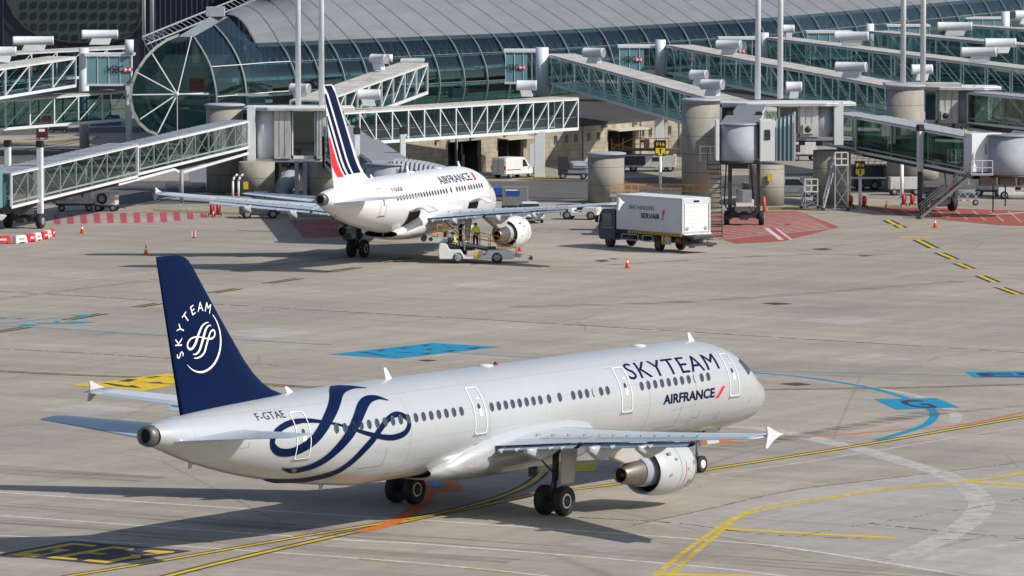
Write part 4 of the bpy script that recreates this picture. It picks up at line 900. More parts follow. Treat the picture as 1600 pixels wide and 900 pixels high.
for i in range(len(us)-1):
    a, b_ = eave_pt(us[i])+outw*.3, eave_pt(us[i+1])+outw*.3; mb.bar(a+Vector((0, 0, -.1)), b_+Vector((0, 0, -.1)), .16, .2)
mb.build("eave_gutter", DARK, T)
mb = MB(ORG)
for u in [397+12.6*k for k in range(96)]:
    p, q_ = eave_pt(u), eave_pt(u+12.6); a_, b2 = p-outw*1.2+Vector((0, 0, -.1)), q_-outw*.9+Vector((0, 0, -1.9)); c2 = q_-outw*1.2+Vector((0, 0, -.1)); mb.bar(a_, b2, .07); mb.bar(b2, c2, .07); mb.bar(b2, b2+(q_-p), .09)
mb.build("eave_truss", GREYL, T)
# far slope of the roof so that the hall closes behind the ridge
mb = MB(ORG); mb.grid([[ridge_pt(u), ridge_pt(u)+Vector((-14, 9, -9))] for u in us if u > 600], True); mb.build("far_roof_slope", ROOFM, T)
RIBM = mat("rib_steel", (.45, .46, .46), .28, metal=.75, var=.05)
rows = [rib_pts(u) for u in [397]+rib_u]
MB(ORG).grid(rows, True).build("glass_front", GL_TERM, T, recalc=False)
def rib(pts, w=.16, name="curved_rib", m=RIBM, out=outw):
    mb = MB(ORG); sidev = Vector((.51, .86, 0))*w/2
    rws = []
    for p in pts: rws.append([p+out*.05-sidev, p+out*.22-sidev, p+out*.22+sidev, p+out*.05+sidev])
    mb.grid(rws, False, True); return mb.build(name, m, T)
for u in rib_u: rib(rib_pts(u))
for k in (6, 13):
    mb = MB(ORG); pts = [rib_pts(u)[k]+outw*.06 for u in rib_u]
    for a, b_ in zip(pts[:-1], pts[1:]): mb.bar(a, b_, .07)
    mb.build("glazing_rail", RIBM, T)
DKIN = mat("hall_interior", (.10, .12, .12), .8, var=.3, scale=.3)
FLIN = mat("hall_floor", (.38, .42, .40), .5, var=.2, scale=.4)
LITE = mat("hall_white_wall", (.5, .52, .5), .7, var=.3, scale=.3)
inw = Vector((-.86, .51, 0))
def inner(u, d, z): e = eave_pt(u); return Vector((e.x, e.y, z))+inw*d
mb = MB(ORG); uu = [397]+rib_u[::3]+[rib_u[-1]]
mb.grid([[inner(u, 9, 1.0), inner(u, 9, 11)] for u in uu[2:]], False); mb.build("back_wall", DKIN, T)
for z, d0, w in ((3.9, -.6, FLIN), (6.9, 2.5, FLIN)):
    mb = MB(ORG)
    for a, b_ in zip(uu[:-1], uu[1:]): mb.prism([inner(a, d0, z-.35), inner(b_, d0, z-.35), inner(b_, 9, z-.35), inner(a, 9, z-.35)], (0, 0, .35))
    mb.build("floor_slab", w, T)
mb = MB(ORG); mb.grid([[inner(u, 0, .0), inner(u, 0, 3.4)] for u in uu], False); mb.build("plinth_wall", DKIN, T)
for z in (3.6, 5.2):
    mb = MB(ORG)
    for a, b_ in zip(uu[:-1], uu[1:]): mb.bar(inner(a, 1.0 if z > 4 else -.7, z), inner(b_, 1.0 if z > 4 else -.7, z), .1, .22 if z > 4 else .4)
    mb.build("hall_light_band", LITE, T)  # white bars added to read as bands of light inside the hall
for i, u in enumerate(rib_u[::3]):
    p = inner(u, 3.5, 3.5); MB(ORG).tube(p, p+Vector((0, 0, 7.5)), .22).build("hall_column", LITE, T)
for i, u in enumerate(rib_u[1::4]):
    p = inner(u, 5.5, 4.0); MB(ORG).box(p+Vector((0, 0, 1.2)), (3.5, .3, 2.3), R(60)).build("inner_partition", LITE if i % 2 else TEAL, T)
for i, u in enumerate(rib_u[2::3]):
    p = inner(u, 1.2, 4.4); MB(ORG).box(p, (.5, 3.2, .9), R(-30)).build("seat_row", mat("seat_row", (.05, .08, .09), .6), T)
# glazed tip of the hall: a fan window in a heavy ring
def P(u, v, d): return at(u, v, d)
ring = [(279, 57), (262, 64), (246, 75), (230, 91), (216, 112), (208, 134), (206, 155), (210, 174), (219, 190), (232, 202), (247, 208), (285, 207), (322, 203), (336, 198), (338, 175), (337, 145), (333, 120), (325, 95), (314, 74), (302, 58)]
dd = 507
rp = [P(u, v, dd+ (u-270)*.02) for u, v in ring]
hub = P(277, 147, 505.6)
MB(ORG).poly([p for p in rp]).build("fan_window", GL_TERM, T, recalc=False)
RINGM = mat("ring_cladding", (.48, .48, .46), .35, metal=.5, var=.12)
mb = MB(ORG); n = len(rp); cen = sum(rp, Vector())/n
rws = []
for i in range(11):
    p = rp[i]; d = (p-cen); d.y = 0; d.normalize(); rws.append([p+d*.0, p+d*.0+Vector((0, -.35, 0)), p+d*.26+Vector((0, -.35, 0)), p+d*.26, p+d*.28+Vector((0, .6, 0))])
mb.grid(rws, False, True); mb.build("fan_window_ring", RINGM, T)
mb = MB(ORG)
for q_ in ((238, 84), (214, 113), (207, 148), (219, 186), (247, 207)): mb.bar(hub, P(*q_, 505.0), .10)
mb.bar(hub, rp[0]+Vector((1.2, -.1, 0)), .08); mb.bar(hub, rp[15]+Vector((-.6, -.1, 0)), .08); mb.bar(hub, P(326, 147, 506.5), .07); mb.bar(hub, hub+Vector((0, 0, -3.6)), .06)
mb.build("fan_window_spokes", STEEL, T); MB(ORG).lathe(hub, (0, -1, 0), [(0, .2), (.2, .18), (.25, .05)], 16).build("fan_window_hub", STEEL, T)
arcs = [[(303, 58), (316, 78), (328, 102), (335, 130), (338, 155), (337, 198)], [(335, 39), (352, 58), (368, 84), (379, 112), (384, 140), (386, 180)], [(397, 71), (410, 90), (420, 112), (426, 135), (428, 160), (427, 190)]]
ad = [507.6, 513, 519]
AR = [[P(u, v, d) for u, v in a] for a, d in zip(arcs, ad)]
AR[2] = [rib_pts(397)[int(k*(len(rib_pts(397))-1)/5)] for k in range(6)]
MB(ORG).grid([[Vector(q) for q in catmull([tuple(p) for p in a], 4)] for a in AR], True).build("nose_glazing", GL_TERM, T, recalc=False)
for a in AR[:2]: rib([Vector(q) for q in catmull([tuple(p) for p in a], 4)], .26, "nose_arch", RIBM, Vector((.3, -.95, 0)))
mb = MB(ORG)
def at_z(pts, z):
    for a, b_ in zip(pts[:-1], pts[1:]):
        if (a.z-z)*(b_.z-z) <= 0: return a.lerp(b_, (a.z-z)/(a.z-b_.z+1e-9))
    return pts[-1]
for k in (6, 13):
    z_ = rib_pts(397)[k].z; q3 = [at_z(a, z_)+Vector((.12, -.2, 0)) for a in (AR[0], AR[1], rib_pts(397), rib_pts(433))]
    for a, b_ in zip(q3[:-1], q3[1:]): mb.bar(a, b_, .07)
mb.build("glazing_rail", STEEL, T)
MB(ORG).add([rp[0], rp[19], P(335, 39, 513), P(357, 26, 516), P(328, 26, 514), P(300, 44, 508.5)], [(0, 1, 2, 3, 4, 5)]).build("nose_cap", mat("cap_cladding", (.24, .27, .29), .4, metal=.3, var=.15), T, recalc=False)
MB(ORG).add([P(335, 39, 513), P(397, 72, 519.5), P(357, 26, 518)], [(0, 1, 2)]).build("nose_cheek_glass", GL_TERM, T, recalc=False)
mb = MB(ORG); mb.box(P(337, 18, 515), (1.7, 2, .9)); mb.build("roof_hatch_box", GREYL, T)
mb = MB(ORG); a, b_ = P(222, 58, 512), P(400, -14, 540)
for o in (Vector((0, 0, 0)), Vector((.4, 0, -.7))): mb.tube(a+o, b_+o, .10, n=8)
for k in range(26):
    t = k/25; t2 = min(1, (k+1)/25); mb.bar(a.lerp(b_, t), a.lerp(b_, t2)+Vector((.4, 0, -.7)), .05)
for k in range(5): mb.bar(a.lerp(b_, k/25), a.lerp(b_, k/25)+Vector((.7, 0, -1.4)), .06)
mb.build("roof_edge_truss", GREYM, T)
mb = MB(ORG); mb.grid([[rp[k]+Vector((0, .4, .1)), P(300+k*3, 44-k*2, 511+k)] for k in range(1)]+[[rp[k]+Vector((0, .5, 0)), rp[k]+Vector((1.5, 7, .3))] for k in range(0, 11)], True); mb.build("nose_flank", mat("flank_cladding", (.10, .12, .13), .5, var=.2), T)
MB(ORG).prism([P(232, 205, 515), P(420, 205, 515), P(420, 205, 524), P(232, 205, 524)], (0, 0, .3)).build("floor_slab", FLIN, T)
MB(ORG).prism([P(215, 150, 511), P(420, 150, 511), P(420, 150, 520), P(215, 150, 520)], (0, 0, .25)).build("floor_slab", FLIN, T)
MB(ORG).box(P(312, 142, 522), (9, .3, 7)).build("back_wall", DKIN, T)
MB(ORG).box(P(308, 132, 512.5), (1.4, .4, 1.2)).build("red_wall_panel", mat("red_wall", (.35, .02, .02), .6), T)
MB(ORG).box(P(288, 169, 509), (.9, .1, .14)).build("lamp", mat("lit_lamp", (.9, .9, .85), .4, var=0), T)
# ground floor podium with doors and windows
px0, px1 = gp(690, 275), gp(1065, 240)
pdir = (px1-px0).normalized(); pa = px0-pdir*27; PB = thing("ground_floor_block", "beige blockwork ground floor under the terminal with dark loading doors", "building", tuple(pa), math.atan2(pdir.y, pdir.x))
L_ = 190; HH = 3.35
wins = []
def along(u):                                          # distance along the wall seen at pixel column u
    d = ray(u, 260); n = Vector((-pdir.y, pdir.x, 0)); t = pa.dot(n)/Vector((d.x, d.y, 0)).dot(n); return (Vector((d.x*t, d.y*t, 0))-pa).dot(pdir)
doors = [(along(778), along(818), 2.75), (along(950), along(993), 2.7), (along(700), along(752), 2.9), (along(1120), along(1180), 2.8)]
segs = []; x = 0
for a, b_, h in sorted(doors): segs.append((x, a)); x = b_
segs.append((x, L_)); mb = MB()
for a, b_ in segs: mb.box(((a+b_)/2, .2, HH/2), (b_-a, .4, HH))
for a, b_, h in doors: mb.box(((a+b_)/2, .2, (HH+h)/2), (b_-a, .4, HH-h))
mb.build("block_wall", BLOCK, PB)
fl_ = [pa+Vector((0, 0, HH)), pa+pdir*L_+Vector((0, 0, HH))]+[Vector((*(eave_pt(u)+outw*1.2).xy, HH)) for u in (1680, 1500, 1300, 1100, 900, 700, 520, 433)]
fo = MB(ORG).prism(fl_, (0, 0, .28)).build("podium_roof", mat("flat_roof_felt", (.055, .05, .045), .9, var=.3, scale=.3), T)
h0 = Vector((*(eave_pt(433)+outw*1.2).xy, 0)); MB(ORG).bar(pa+Vector((0, 0, HH/2)), h0+Vector((0, 0, HH/2)), .4, HH).build("end_wall", DKIN, T)
for a, b_, h in doors:
    o = MB().box(((a+b_)/2, 1.6, h/2), (b_-a, .05, h)).build("loading_door", mat("loading_door_dark", (.012, .012, .014), .7, var=.3), PB)
    for k in (a+.05, b_-.05, (a+b_)/2): MB().box((k, .9, h/2), (.1, 1.2, h)).build("door_jamb", DARK, o)
for a, b_, h in doors[:2]: MB().prism([(a-.1, -.02, h+.15), (b_+.7, -.02, h+.15), (b_+.7, -1.2, h+.02), (a-.1, -1.2, h+.02)], (0, 0, .08)).build("door_canopy", mat("canopy_cream", (.55, .52, .42), .6, var=.15), PB)
for u in (868, 885, 900, 920, 935, 1004, 1016, 1046, 1230, 1260, 1290):
    x = along(u); o = MB().box((x, -.004, 2.35), (.62, .05, .75)).build("wall_window", WINDK, PB); MB().box((x, -.03, 1.95), (.75, .1, .06)).build("window_sill", GREYM, o)
for u in (712, 846, 910, 1000, 1060): x = along(u); MB().box((x, -.08, HH/2), (.14, .16, HH)).build("drain_pipe", GREYM, PB)
MB().box((along(831), -.004, 1.1), (.9, .05, 2.1)).build("service_door", GREYL, PB)
for k in range(18): MB().box((8+k*6, -.25, HH-.12), (.35, .5, .25)).build("soffit_bracket", GREYM, PB)

# ------------------------------------------------------------------ glazed link blocks with the bank panels, one per walkway
PANELM = glass("link_panel_glass", (.35, .55, .56), .16)
PANELS = mat("link_blue_panel", (.16, .30, .34), .35, var=.06)
def link_block(u0, v0, u1, v1, D, label, word=None, wu=None, grp="glazed link blocks at the foot of the hall ribs"):
    a, b_ = at(u0, v0, D), at(u1, v1, D); h = a.z-at(u0, v1, D).z; w = b_.x-a.x
    t = thing("walkway_link_block", label, "link block", (a.x, a.y, a.z-h), 0, grp)
    MB().box((w/2, 2.0, h+.12), (w+.3, 4.2, .24)).build("flat_roof", STEEL, t); MB().box((w/2, 2.0, -.1), (w+.2, 4.1, .2)).build("floor", STEEL, t)
    k = .62 if word == 1 else 1
    MB().box((w*k/2, .05, h/2), (w*k, .06, h-.05)).build("blue_panel", PANELS, t)
    if k < 1: MB().box((w*(k+1)/2, .05, h/2), (w*(1-k), .05, h-.05)).build("glass_pane", GL_WALK, t)
    mb = MB()
    for i in range(5): mb.box((w*i/4, .0, h/2), (.05, .08, h))
    mb.build("mullions", STEEL, t)
    if word:
        wd = wu/FPX*D; hh = .30*wd
        x0 = w*.62-wd-.15 if word == 1 else word
        bt = flat_text("HSBC", "panel_lettering", mat("black_letter", (.02, .02, .03), .5), t, (x0, -.10, h*.40), (1, 0, 0), (0, 0, 1), hh*.95, bold=.01, width=wd*.66)
        cx_, cz_, s_ = x0+wd*.84, h*.40+hh*.45, hh*.50
        def tri(ps, m, nm, y=-.102): MB().poly([(cx_+p[0]*s_, y, cz_+p[1]*s_) for p in ps]).build(nm, m, t, recalc=False)
        tri([(-.9, -.6), (.9, -.6), (.9, .6), (-.9, .6)], LINE, "bank_emblem_ground", -.095)
        tri([(-.9, .6), (-.9, -.6), (-1.5, 0)], REDM, "bank_emblem"); tri([(.9, .6), (1.5, 0), (.9, -.6)], REDM, "bank_emblem")
        tri([(-.85, .6), (.85, .6), (0, .02)], REDM, "bank_emblem"); tri([(-.85, -.6), (.85, -.6), (0, -.02)], REDM, "bank_emblem")
    return t
link_block(790, 82, 845, 128, 522, "blue glass link block with a bank sign, behind the two parked aircraft's tail and walkway", 1, 33)
link_block(968, 75, 1030, 112, 545, "blue glass link block with a bank sign, left of the second white post", 1, 33)
link_block(1125, 62, 1192, 98, 580, "blue glass link block behind the third walkway's roof fan", 1, 30)
link_block(1262, 52, 1330, 90, 618, "plain blue glass link block, left of the tall masts pair on the right")
link_block(1388, 42, 1452, 80, 650, "plain blue glass link block just right of the tall masts pair")
link_block(1500, 30, 1570, 66, 700, "plain blue glass link block at the far right of the hall")
link_block(135, 88, 205, 131, 512, "pale blue link block with a bank sign beside the round fan window", .0 or .9+1.0, 40)
link_block(628, 97, 660, 130, 528, "small blue glass link block behind the steep walkway roof")

# ------------------------------------------------------------------ trussed glass walkways
def walkway(label, P0, P1, w=2.7, h=2.62, n=8, diag=1, flip=None, group="trussed glass walkways to the gates", thin=.11, roofm=ROOFW, ends=True, diags=True):
    """P0, P1: floor centre line"""
    P0, P1 = Vector(P0), Vector(P1); d = P1-P0; s = Vector((d.y, -d.x, 0)).normalized()
    t = thing("boarding_walkway", label, "walkway", tuple(P0), 0, group); O = P0
    def Q(k, sd, z): return P0+d*k+s*sd*w/2+Vector((0, 0, z))
    MB(O).add([Q(a, b_, c) for a in (0, 1) for b_ in (-1.06, 1.06) for c in (h, h+.13)], [(0, 1, 3, 2), (4, 6, 7, 5), (0, 4, 5, 1), (2, 3, 7, 6), (0, 2, 6, 4), (1, 5, 7, 3)]).build("roof", roofm, t)
    MB(O).add([Q(a, b_, c) for a in (0, 1) for b_ in (-1.0, 1.0) for c in (-.18, .0)], [(0, 1, 3, 2), (4, 6, 7, 5), (0, 4, 5, 1), (2, 3, 7, 6), (0, 2, 6, 4), (1, 5, 7, 3)]).build("floor", GREYL, t)
    for sd in (-1, 1):
        mb = MB(O)
        mb.bar(Q(0, sd, h-.02), Q(1, sd, h-.02), thin*1.3, .24); mb.bar(Q(0, sd, -.04), Q(1, sd, -.04), thin*1.3, .26)
        for i in range(n+1): mb.bar(Q(i/n, sd, 0), Q(i/n, sd, h), thin, thin*1.1, up=s)
        if diags:
            for i in range(n):
                up = diag if flip is None or i < flip else -diag
                a, b_ = (i/n, (i+1)/n) if up > 0 else ((i+1)/n, i/n); mb.bar(Q(a, sd, h-.1), Q(b_, sd, .1), thin*.62, thin*.62, up=s)
        mb.bar(Q(0, sd*.9, 1.0), Q(1, sd*.9, 1.0), .05)
        mb.build("side_truss", STEEL, t)
        MB(O).add([Q(0, sd*.95, .08), Q(1, sd*.95, .08), Q(1, sd*.95, h-.1), Q(0, sd*.95, h-.1)], [(0, 1, 2, 3)]).build("side_glass", GL_WALK, t, recalc=False)
    mb = MB(O)
    for k in range(1, 6): mb.add([Q(k/6+e, sd, h+.135) for e in (-.002, .002) for sd in (-1, 1)], [(0, 1, 3, 2)])
    mb.build("roof_joints", GREYM, t)
    return t, Q
def from_top(u, v, D, h=2.75, side=None): p = at(u, v, D); p.z -= h; return p
def ww(label, a, b_, off=1.35, **k):
    """a, b_ = (u, v, distance) of the near upper edge; the centre line lies behind it"""
    A0, B0 = at(*a), at(*b_); d = B0-A0; s = Vector((d.y, -d.x, 0)).normalized()
    if s.y > 0: s = -s
    h = k.get("h", 2.62)+.13; A1, B1 = A0-s*off, B0-s*off; A1.z -= h; B1.z -= h
    return walkway(label, A1, B1, **k)
W1, Q1 = ww("level trussed walkway above the white airliner's roof, ending at a square white post", (536, 174, 453), (903, 152, 478), n=15, flip=8)
W2, Q2 = ww("steep trussed walkway climbing right behind the striped tail", (500, 157, 470), (668, 98, 503), n=9, diag=-1)
W3, Q3 = ww("trussed walkway sloping down to the concrete stair tower in the middle", (855, 84, 520), (1176, 172, 455), n=13, diag=1)
W4, Q4 = ww("long trussed walkway sloping down to the right hand stair tower", (1041, 70, 545), (1395, 136, 472), n=14, diag=1)
W5, Q5 = ww("trussed walkway starting behind the mast pair and leaving at the right edge", (1197, 58, 575), (1660, 115, 490), n=13, diag=1)
W6, Q6 = ww("far trussed walkway third from the top at the right edge", (1350, 48, 610), (1680, 77, 530), n=8, diag=1)
W7, Q7 = ww("farthest trussed walkway at the top right corner", (1482, 38, 640), (1700, 52, 570), n=6, diag=1)
W8, Q8 = ww("upper trussed walkway at the left edge, rising towards the round fan window", (-30, 110, 490), (118, 88, 512), n=4, diag=-1)
W9, Q9 = ww("lower level trussed walkway at the left edge above parked trolleys", (-30, 158, 505), (197, 141, 515), n=6, diag=-1)
W10, Q10 = ww("low roofed walkway behind the upper left one, carrying two roof fans", (-30, 84, 520), (206, 72, 526), n=6, diag=-1)
# round white posts carrying the walkways
def post(u, vtop, vbot, D, r, label, m=STEEL, grp="round posts carrying the walkways", n=24):
    a, b_ = at(u, vtop, D), at(u, vbot, D); b0 = max(0, b_.z)
    t = MB((a.x, a.y, b0)).tube((a.x, a.y, b0), a, r, n=n).build("support_post", m); t.location = (a.x, a.y, b0)
    return tag(t, label, "post", grp)
post(847, 74, 150, 519, .62, "round white post at the top of the middle sloping walkway")
post(1032, 62, 120, 545, .52, "round white post at the top of the long sloping walkway, beside a bank sign")
post(1194, 51, 100, 575, .48, "round white post peeping out behind the mast pair")
post(1359, 37, 80, 612, .48, "round white post with a slanted arm, left of a fallen roof fan")
post(1571, 18, 80, 640, .5, "round white post at the right edge under the hall")
post(609, 85, 97, 512, .28, "short white post on the steep walkway's roof")
post(131, 75, 232, 522, .48, "tall bluish post left of the round fan window")
post(202, 62, 84, 512, .42, "short white post on the roof left of the fan window")

sq = lambda u, v0, v1, D, w, label: tag(MB().box((0, 0, (at(u, v0, D).z)/2), (w, w, at(u, v0, D).z)).build("square_pier", STEEL, bevel=.04), label, "pier")
o = sq(843, 205, 276, 474, .95, "square white pier under the level walkway beside a van"); o.location = (at(843, 205, 474).x, 474, 0)
o = sq(1030, 185, 262, 489, .8, "square grey pier under the middle sloping walkway"); o.location = (at(1030, 185, 489).x, 489, 0)
o = sq(201, 133, 218, 540, .6, "square bluish pier under the link block by the fan window"); o.location = (at(201, 133, 540).x, 540, 0)

# roof fans: a fat tube with a grille end on a pedestal
def roof_fan(u, v, D, L, ang, label, r=.44):
    p = at(u, v, D)
    t = thing("roof_fan", label, "roof fan", (p.x, p.y, p.z), ang, "tubular fans on the walkway roofs")
    MB().lathe((-L/2, 0, .55+r), (1, 0, 0), [(0, r*.92), (.02, r), (.12, r*1.02), (.14, r), (L-.14, r), (L-.12, r*1.02), (L-.02, r), (L, r*.92)], 28, False).build("fan_tube", STEEL, t)
    for sx in (-1, 1):
        MB().lathe((sx*(L/2-.05), 0, .55+r), (sx, 0, 0), [(0, 0), (.01, r*.9)], 24, False).build("fan_grille", GREYM, t)
    MB().prism([(-L*.30, -r*.7, 0), (L*.25, -r*.7, 0), (L*.32, -r*.7, .62), (-L*.22, -r*.7, .62)], (0, r*1.4, 0)).build("fan_pedestal", STEEL, t, bevel=.03)
    return t
for args in ((592, 109, 495, 1.8, 2.5, "roof fan half way up the steep walkway"), (469, 156, 474, 1.9, 2.6, "roof fan behind the left mast, at the foot of the steep walkway"), (576, 166, 456, 2.0, R(180), "roof fan near the striped tail on the level walkway"), (823, 151, 474, 1.8, R(175), "roof fan on the right end of the level walkway"),
             (928, 99, 497, 2.2, R(-35), "roof fan near the top of the middle sloping walkway"), (1113, 150, 466, 2.2, R(-35), "roof fan at the foot of the middle sloping walkway"), (1092, 134, 490, 1.7, R(-30), "half hidden grey roof fan behind the foot of the middle walkway"), (1139, 86, 522, 2.6, R(-25), "roof fan near the top of the long sloping walkway"),
             (1330, 122, 480, 2.9, R(-22), "roof fan low on the long sloping walkway"), (1331, 72, 530, 3.4, R(-14), "long roof fan between the mast pairs"), (1492, 56, 560, 3.6, R(-8), "long roof fan right of the right mast"), (1530, 98, 500, 3.3, R(-14), "long roof fan near the right edge above the grey bridge"),
             (1440, 126, 476, 1.9, R(5), "grey roof fan behind the right hand mast"), (1240, 154, 458, 1.4, R(0), "small grey roof fan between the middle rotunda masts"), (1563, 83, 520, 3.0, R(0), "tinted roof fan seen through glass at the right edge"), (1604, 38, 560, 2.5, R(5), "roof fan cut by the right edge at the top"),
             (52, 80, 518, 3.9, R(5), "long roof fan at the left with a box beside it"), (156, 70, 520, 3.5, R(6), "long roof fan above the tall bluish post"), (4, 97, 500, 2.6, R(3), "roof fan cut by the left edge"), (1232, 60, 565, 1.2, 0, "tiny roof fan behind the second mast")):
    roof_fan(*args)

# ------------------------------------------------------------------ far dark building
FB = thing("dark_office_building", "dark blue ribbed building behind, with a rounded grid window", "building", (0, 640, 0)); FO = (0, 640, 0)
RIBD = mat("dark_ribbed_cladding", (.022, .03, .055), .45, metal=.3, var=.25, scale=3, stretch=(6, 1, .1))
a, b_ = at(-40, 70, 640), at(385, 70, 640)
mb = MB(FO); mb.box(((a.x+b_.x)/2, 655, 9), (b_.x-a.x+10, 30, 34)); mb.build("facade", RIBD, FB)
mb = MB(FO)
for k in range(70):
    x = a.x-4+k*.62; 
    if x < at(226, 20, 640).x and x > at(10, 20, 640).x: continue
    mb.box((x, 639.9, 9), (.16, .3, 34))
mb.build("facade_ribs", mat("dark_rib", (.04, .055, .09), .4, metal=.3), FB)
ov = [(8, -30), (12, 5), (22, 24), (40, 44), (65, 58), (110, 66), (170, 66), (205, 56), (218, 38), (226, 10), (228, -30)]
MB(FO).prism([at(u, v, 639.6) for u, v in ov], (0, .4, 0)).build("grid_panel", mat("grid_panel_green", (.028, .05, .052), .5, var=.2), FB)
for r_ in range(6):
    for c in range(13):
        u, v = 38+c*15.6+(r_ > 3)*2, -10+r_*17
        if v > 50 and (u < 70 or u > 205): continue
        if v > 30 and u < 34: continue
        p = at(u, v, 639.5); MB(FO).box(p, (.62, .12, .62)).build("grid_window", mat("grid_window_dark", (.008, .012, .016), .2, var=.2), FB)
mb = MB(FO)
for k in range(len(ov)-1): mb.bar(at(*ov[k], 639.4), at(*ov[k+1], 639.4), .14)
mb.build("panel_rim", DARK, FB)
# ------------------------------------------------------------------ concrete drums, rotundas, masts, jet bridges
def drum(u, vt, vb, D, w, label, cap=True, name="concrete_column"):
    """round concrete column; top seen at vt"""
    p = at(u, vt, D); t = thing(name, label, "column", (p.x, p.y, 0), 0, "round concrete columns under the gates"); r = w/2
    MB().lathe((0, 0, 0), (0, 0, 1), [(0, r), (p.z-.35, r)], 40, True).build("column_shaft", COLUMN, t)
    if cap:
        MB().lathe((0, 0, p.z-.35), (0, 0, 1), [(0, r), (.0, r*1.03), (.22, r*1.03), (.22, r*1.10), (.36, r*1.10), (.42, r*.9), (.43, 0)], 40, False).build("column_cap", GREYL, t)
    return t
drum(351, 163, 300, 452, 3.1, "concrete column with a metal cap behind the left jet bridge")
drum(401, 246, 300, 447, 3.0, "short stained concrete column with yellow box, under the left rotunda", cap=False)
drum(506, 246, 300, 447, 3.0, "short concrete column with black hose, right behind the striped tail", cap=False)
drum(947, 239, 315, 437, 2.95, "low concrete column with a wide metal cap behind the catering truck")
drum(1095, 155, 325, 429, 3.02, "tall concrete stair tower left of the middle rotunda")
drum(1198, 250, 322, 434, 2.85, "concrete column with a yellow box under the middle rotunda", cap=False)
drum(1300, 228, 318, 435, 3.05, "short concrete column behind the white access stairs", cap=False)
drum(1415, 133, 300, 452, 3.1, "tall concrete stair tower with rust streaks, right of the middle")
drum(1440, 246, 290, 470, 3.0, "partly hidden concrete column under the right jet bridge", cap=False)
def mast(u, vb, D, label, r=.24, top=30):
    p = at(u, vb, D); t = MB((p.x, p.y, p.z)).tube(p, (p.x, p.y, top), r, r*.85, n=20).build("light_mast", STEEL); t.location = p
    return tag(t, label, "mast", "tall white masts on the gate roofs")
for a in ((466, 166, 452, "left one of the two white masts left of the striped tail"), (502.5, 166, 452, "right one of the two white masts, just above the striped tail"), (1184, 155, 435, "left one of the two white masts over the middle rotunda"), (1219, 154, 435, "right one of the two white masts over the middle rotunda"),
          (1411, 129, 455, "left one of the two white masts over the right stair tower"), (1442, 128, 455, "right one of the two white masts over the right stair tower")): mast(*a)
mast(225, 62, 560, "left one of the two masts in front of the dark building", .2); mast(238, 62, 560, "right one of the two masts in front of the dark building", .2)

def rotunda(u0, u1, vt, vf, D, label, pieces):
    """gate lobby hung between u0 and u1; roof at vt, floor at vf"""
    a, b_ = at(u0, vt, D), at(u1, vt, D); zf = at(u0, vf, D).z; h = a.z-zf; w = b_.x-a.x
    t = thing("gate_lobby", label, "gate lobby", (a.x, a.y, zf), 0, "gate lobbies joining walkways and jet bridges")
    out = []
    MB().prism([(-.3, .4, h), (w*.2, -.7, h), (w*.8, -.7, h), (w+.3, .4, h), (w+.1, 3.6, h), (w*.5, 4.6, h), (-.1, 3.8, h)], (0, 0, .14)).build("flat_roof", STEEL, t, bevel=.03)
    MB().prism([(-.32, .38, h-.12), (w*.2, -.75, h-.12), (w*.8, -.75, h-.12), (w+.32, .38, h-.12), (w+.1, 3.7, h-.12), (-.1, 3.9, h-.12)], (0, 0, .10)).build("roof_edge", WHITED, t)
    MB().box((w/2, 1.6, -.14), (w, 3.6, .28)).build("floor", GREYM, t)
    for kind, x0, x1 in pieces:
        x0, x1 = x0*w, x1*w; c = (x0+x1)/2; ww_ = x1-x0
        if kind == "drum": MB().lathe((c, ww_/2+.1, -.35), (0, 0, 1), [(0, ww_/2), (h+.2, ww_/2)], 40, True).build("turning_drum", STEEL, t)
        if kind == "greydrum": MB().lathe((c, ww_/2+.1, -.35), (0, 0, 1), [(0, ww_/2), (h+.2, ww_/2)], 40, True).build("turning_drum", GREYL, t)
        if kind == "white":
            o = MB().box((c, .9, h/2), (ww_, 2.4, h)).build("white_box", WHITED, t, bevel=.03)
            for k in (.33, .66): MB().box((x0+ww_*k, -.315, h/2), (.04, .03, h*.9)).build("box_seam", GREYM, o)
        if kind == "glass":
            o = MB().box((c, .35, h/2), (ww_-.1, .06, h-.3)).build("glazed_door", GL_WALK, t)
            MB().box((c, 2.6, h/2), (ww_, .1, h)).build("inner_wall", TEAL, t)
            m2 = MB(); 
            for xx in (x0+.06, x1-.06): m2.box((xx, .3, h/2), (.12, .2, h))
            m2.box((c, .3, .12), (ww_, .2, .24)); m2.box((c, .3, h-.12), (ww_, .2, .24)); m2.build("door_frame", STEEL, o)
        if kind == "frame":
            m2 = MB(); m2.box((c, .2, h/2-.2), (ww_, .9, h+.9)); m2.build("portal_frame", STEEL, t, bevel=.03)
        if kind == "ac":
            o = MB().box((c, -.55, .65), (ww_, .45, .75)).build("cooling_unit", WHITED, t, bevel=.02); MB().lathe((c, -.79, .65), (0, -1, 0), [(0, .25), (.02, .24), (.02, 0)], 20, False).build("unit_fan", DARK, o)
    # underside clutter
    m2 = MB()
    for k in range(7): m2.box((w*(.1+.13*k), .4, -.45), (.5, .4, .35+.1*(k % 3)))
    m2.bar((0, .2, -.35), (w, .2, -.35), .12); m2.build("underfloor_ducts", DARK, t)
    return t
LB = rotunda(386, 548, 170, 248, 449, "gate lobby left of the striped tail with white drum and glazed door", [("frame", .0, .08), ("drum", .08, .32), ("white", .26, .42), ("glass", .43, .66), ("white", .67, .76), ("frame", .70, .74)])
MC = rotunda(1126, 1332, 163, 214, 433, "middle gate lobby of white boxes and teal glass below two masts", [("glass", .0, .18), ("white", .19, .24), ("glass", .44, .60), ("white", .60, .74), ("greydrum", .70, .86), ("frame", .86, .93), ("ac", .62, .70)])
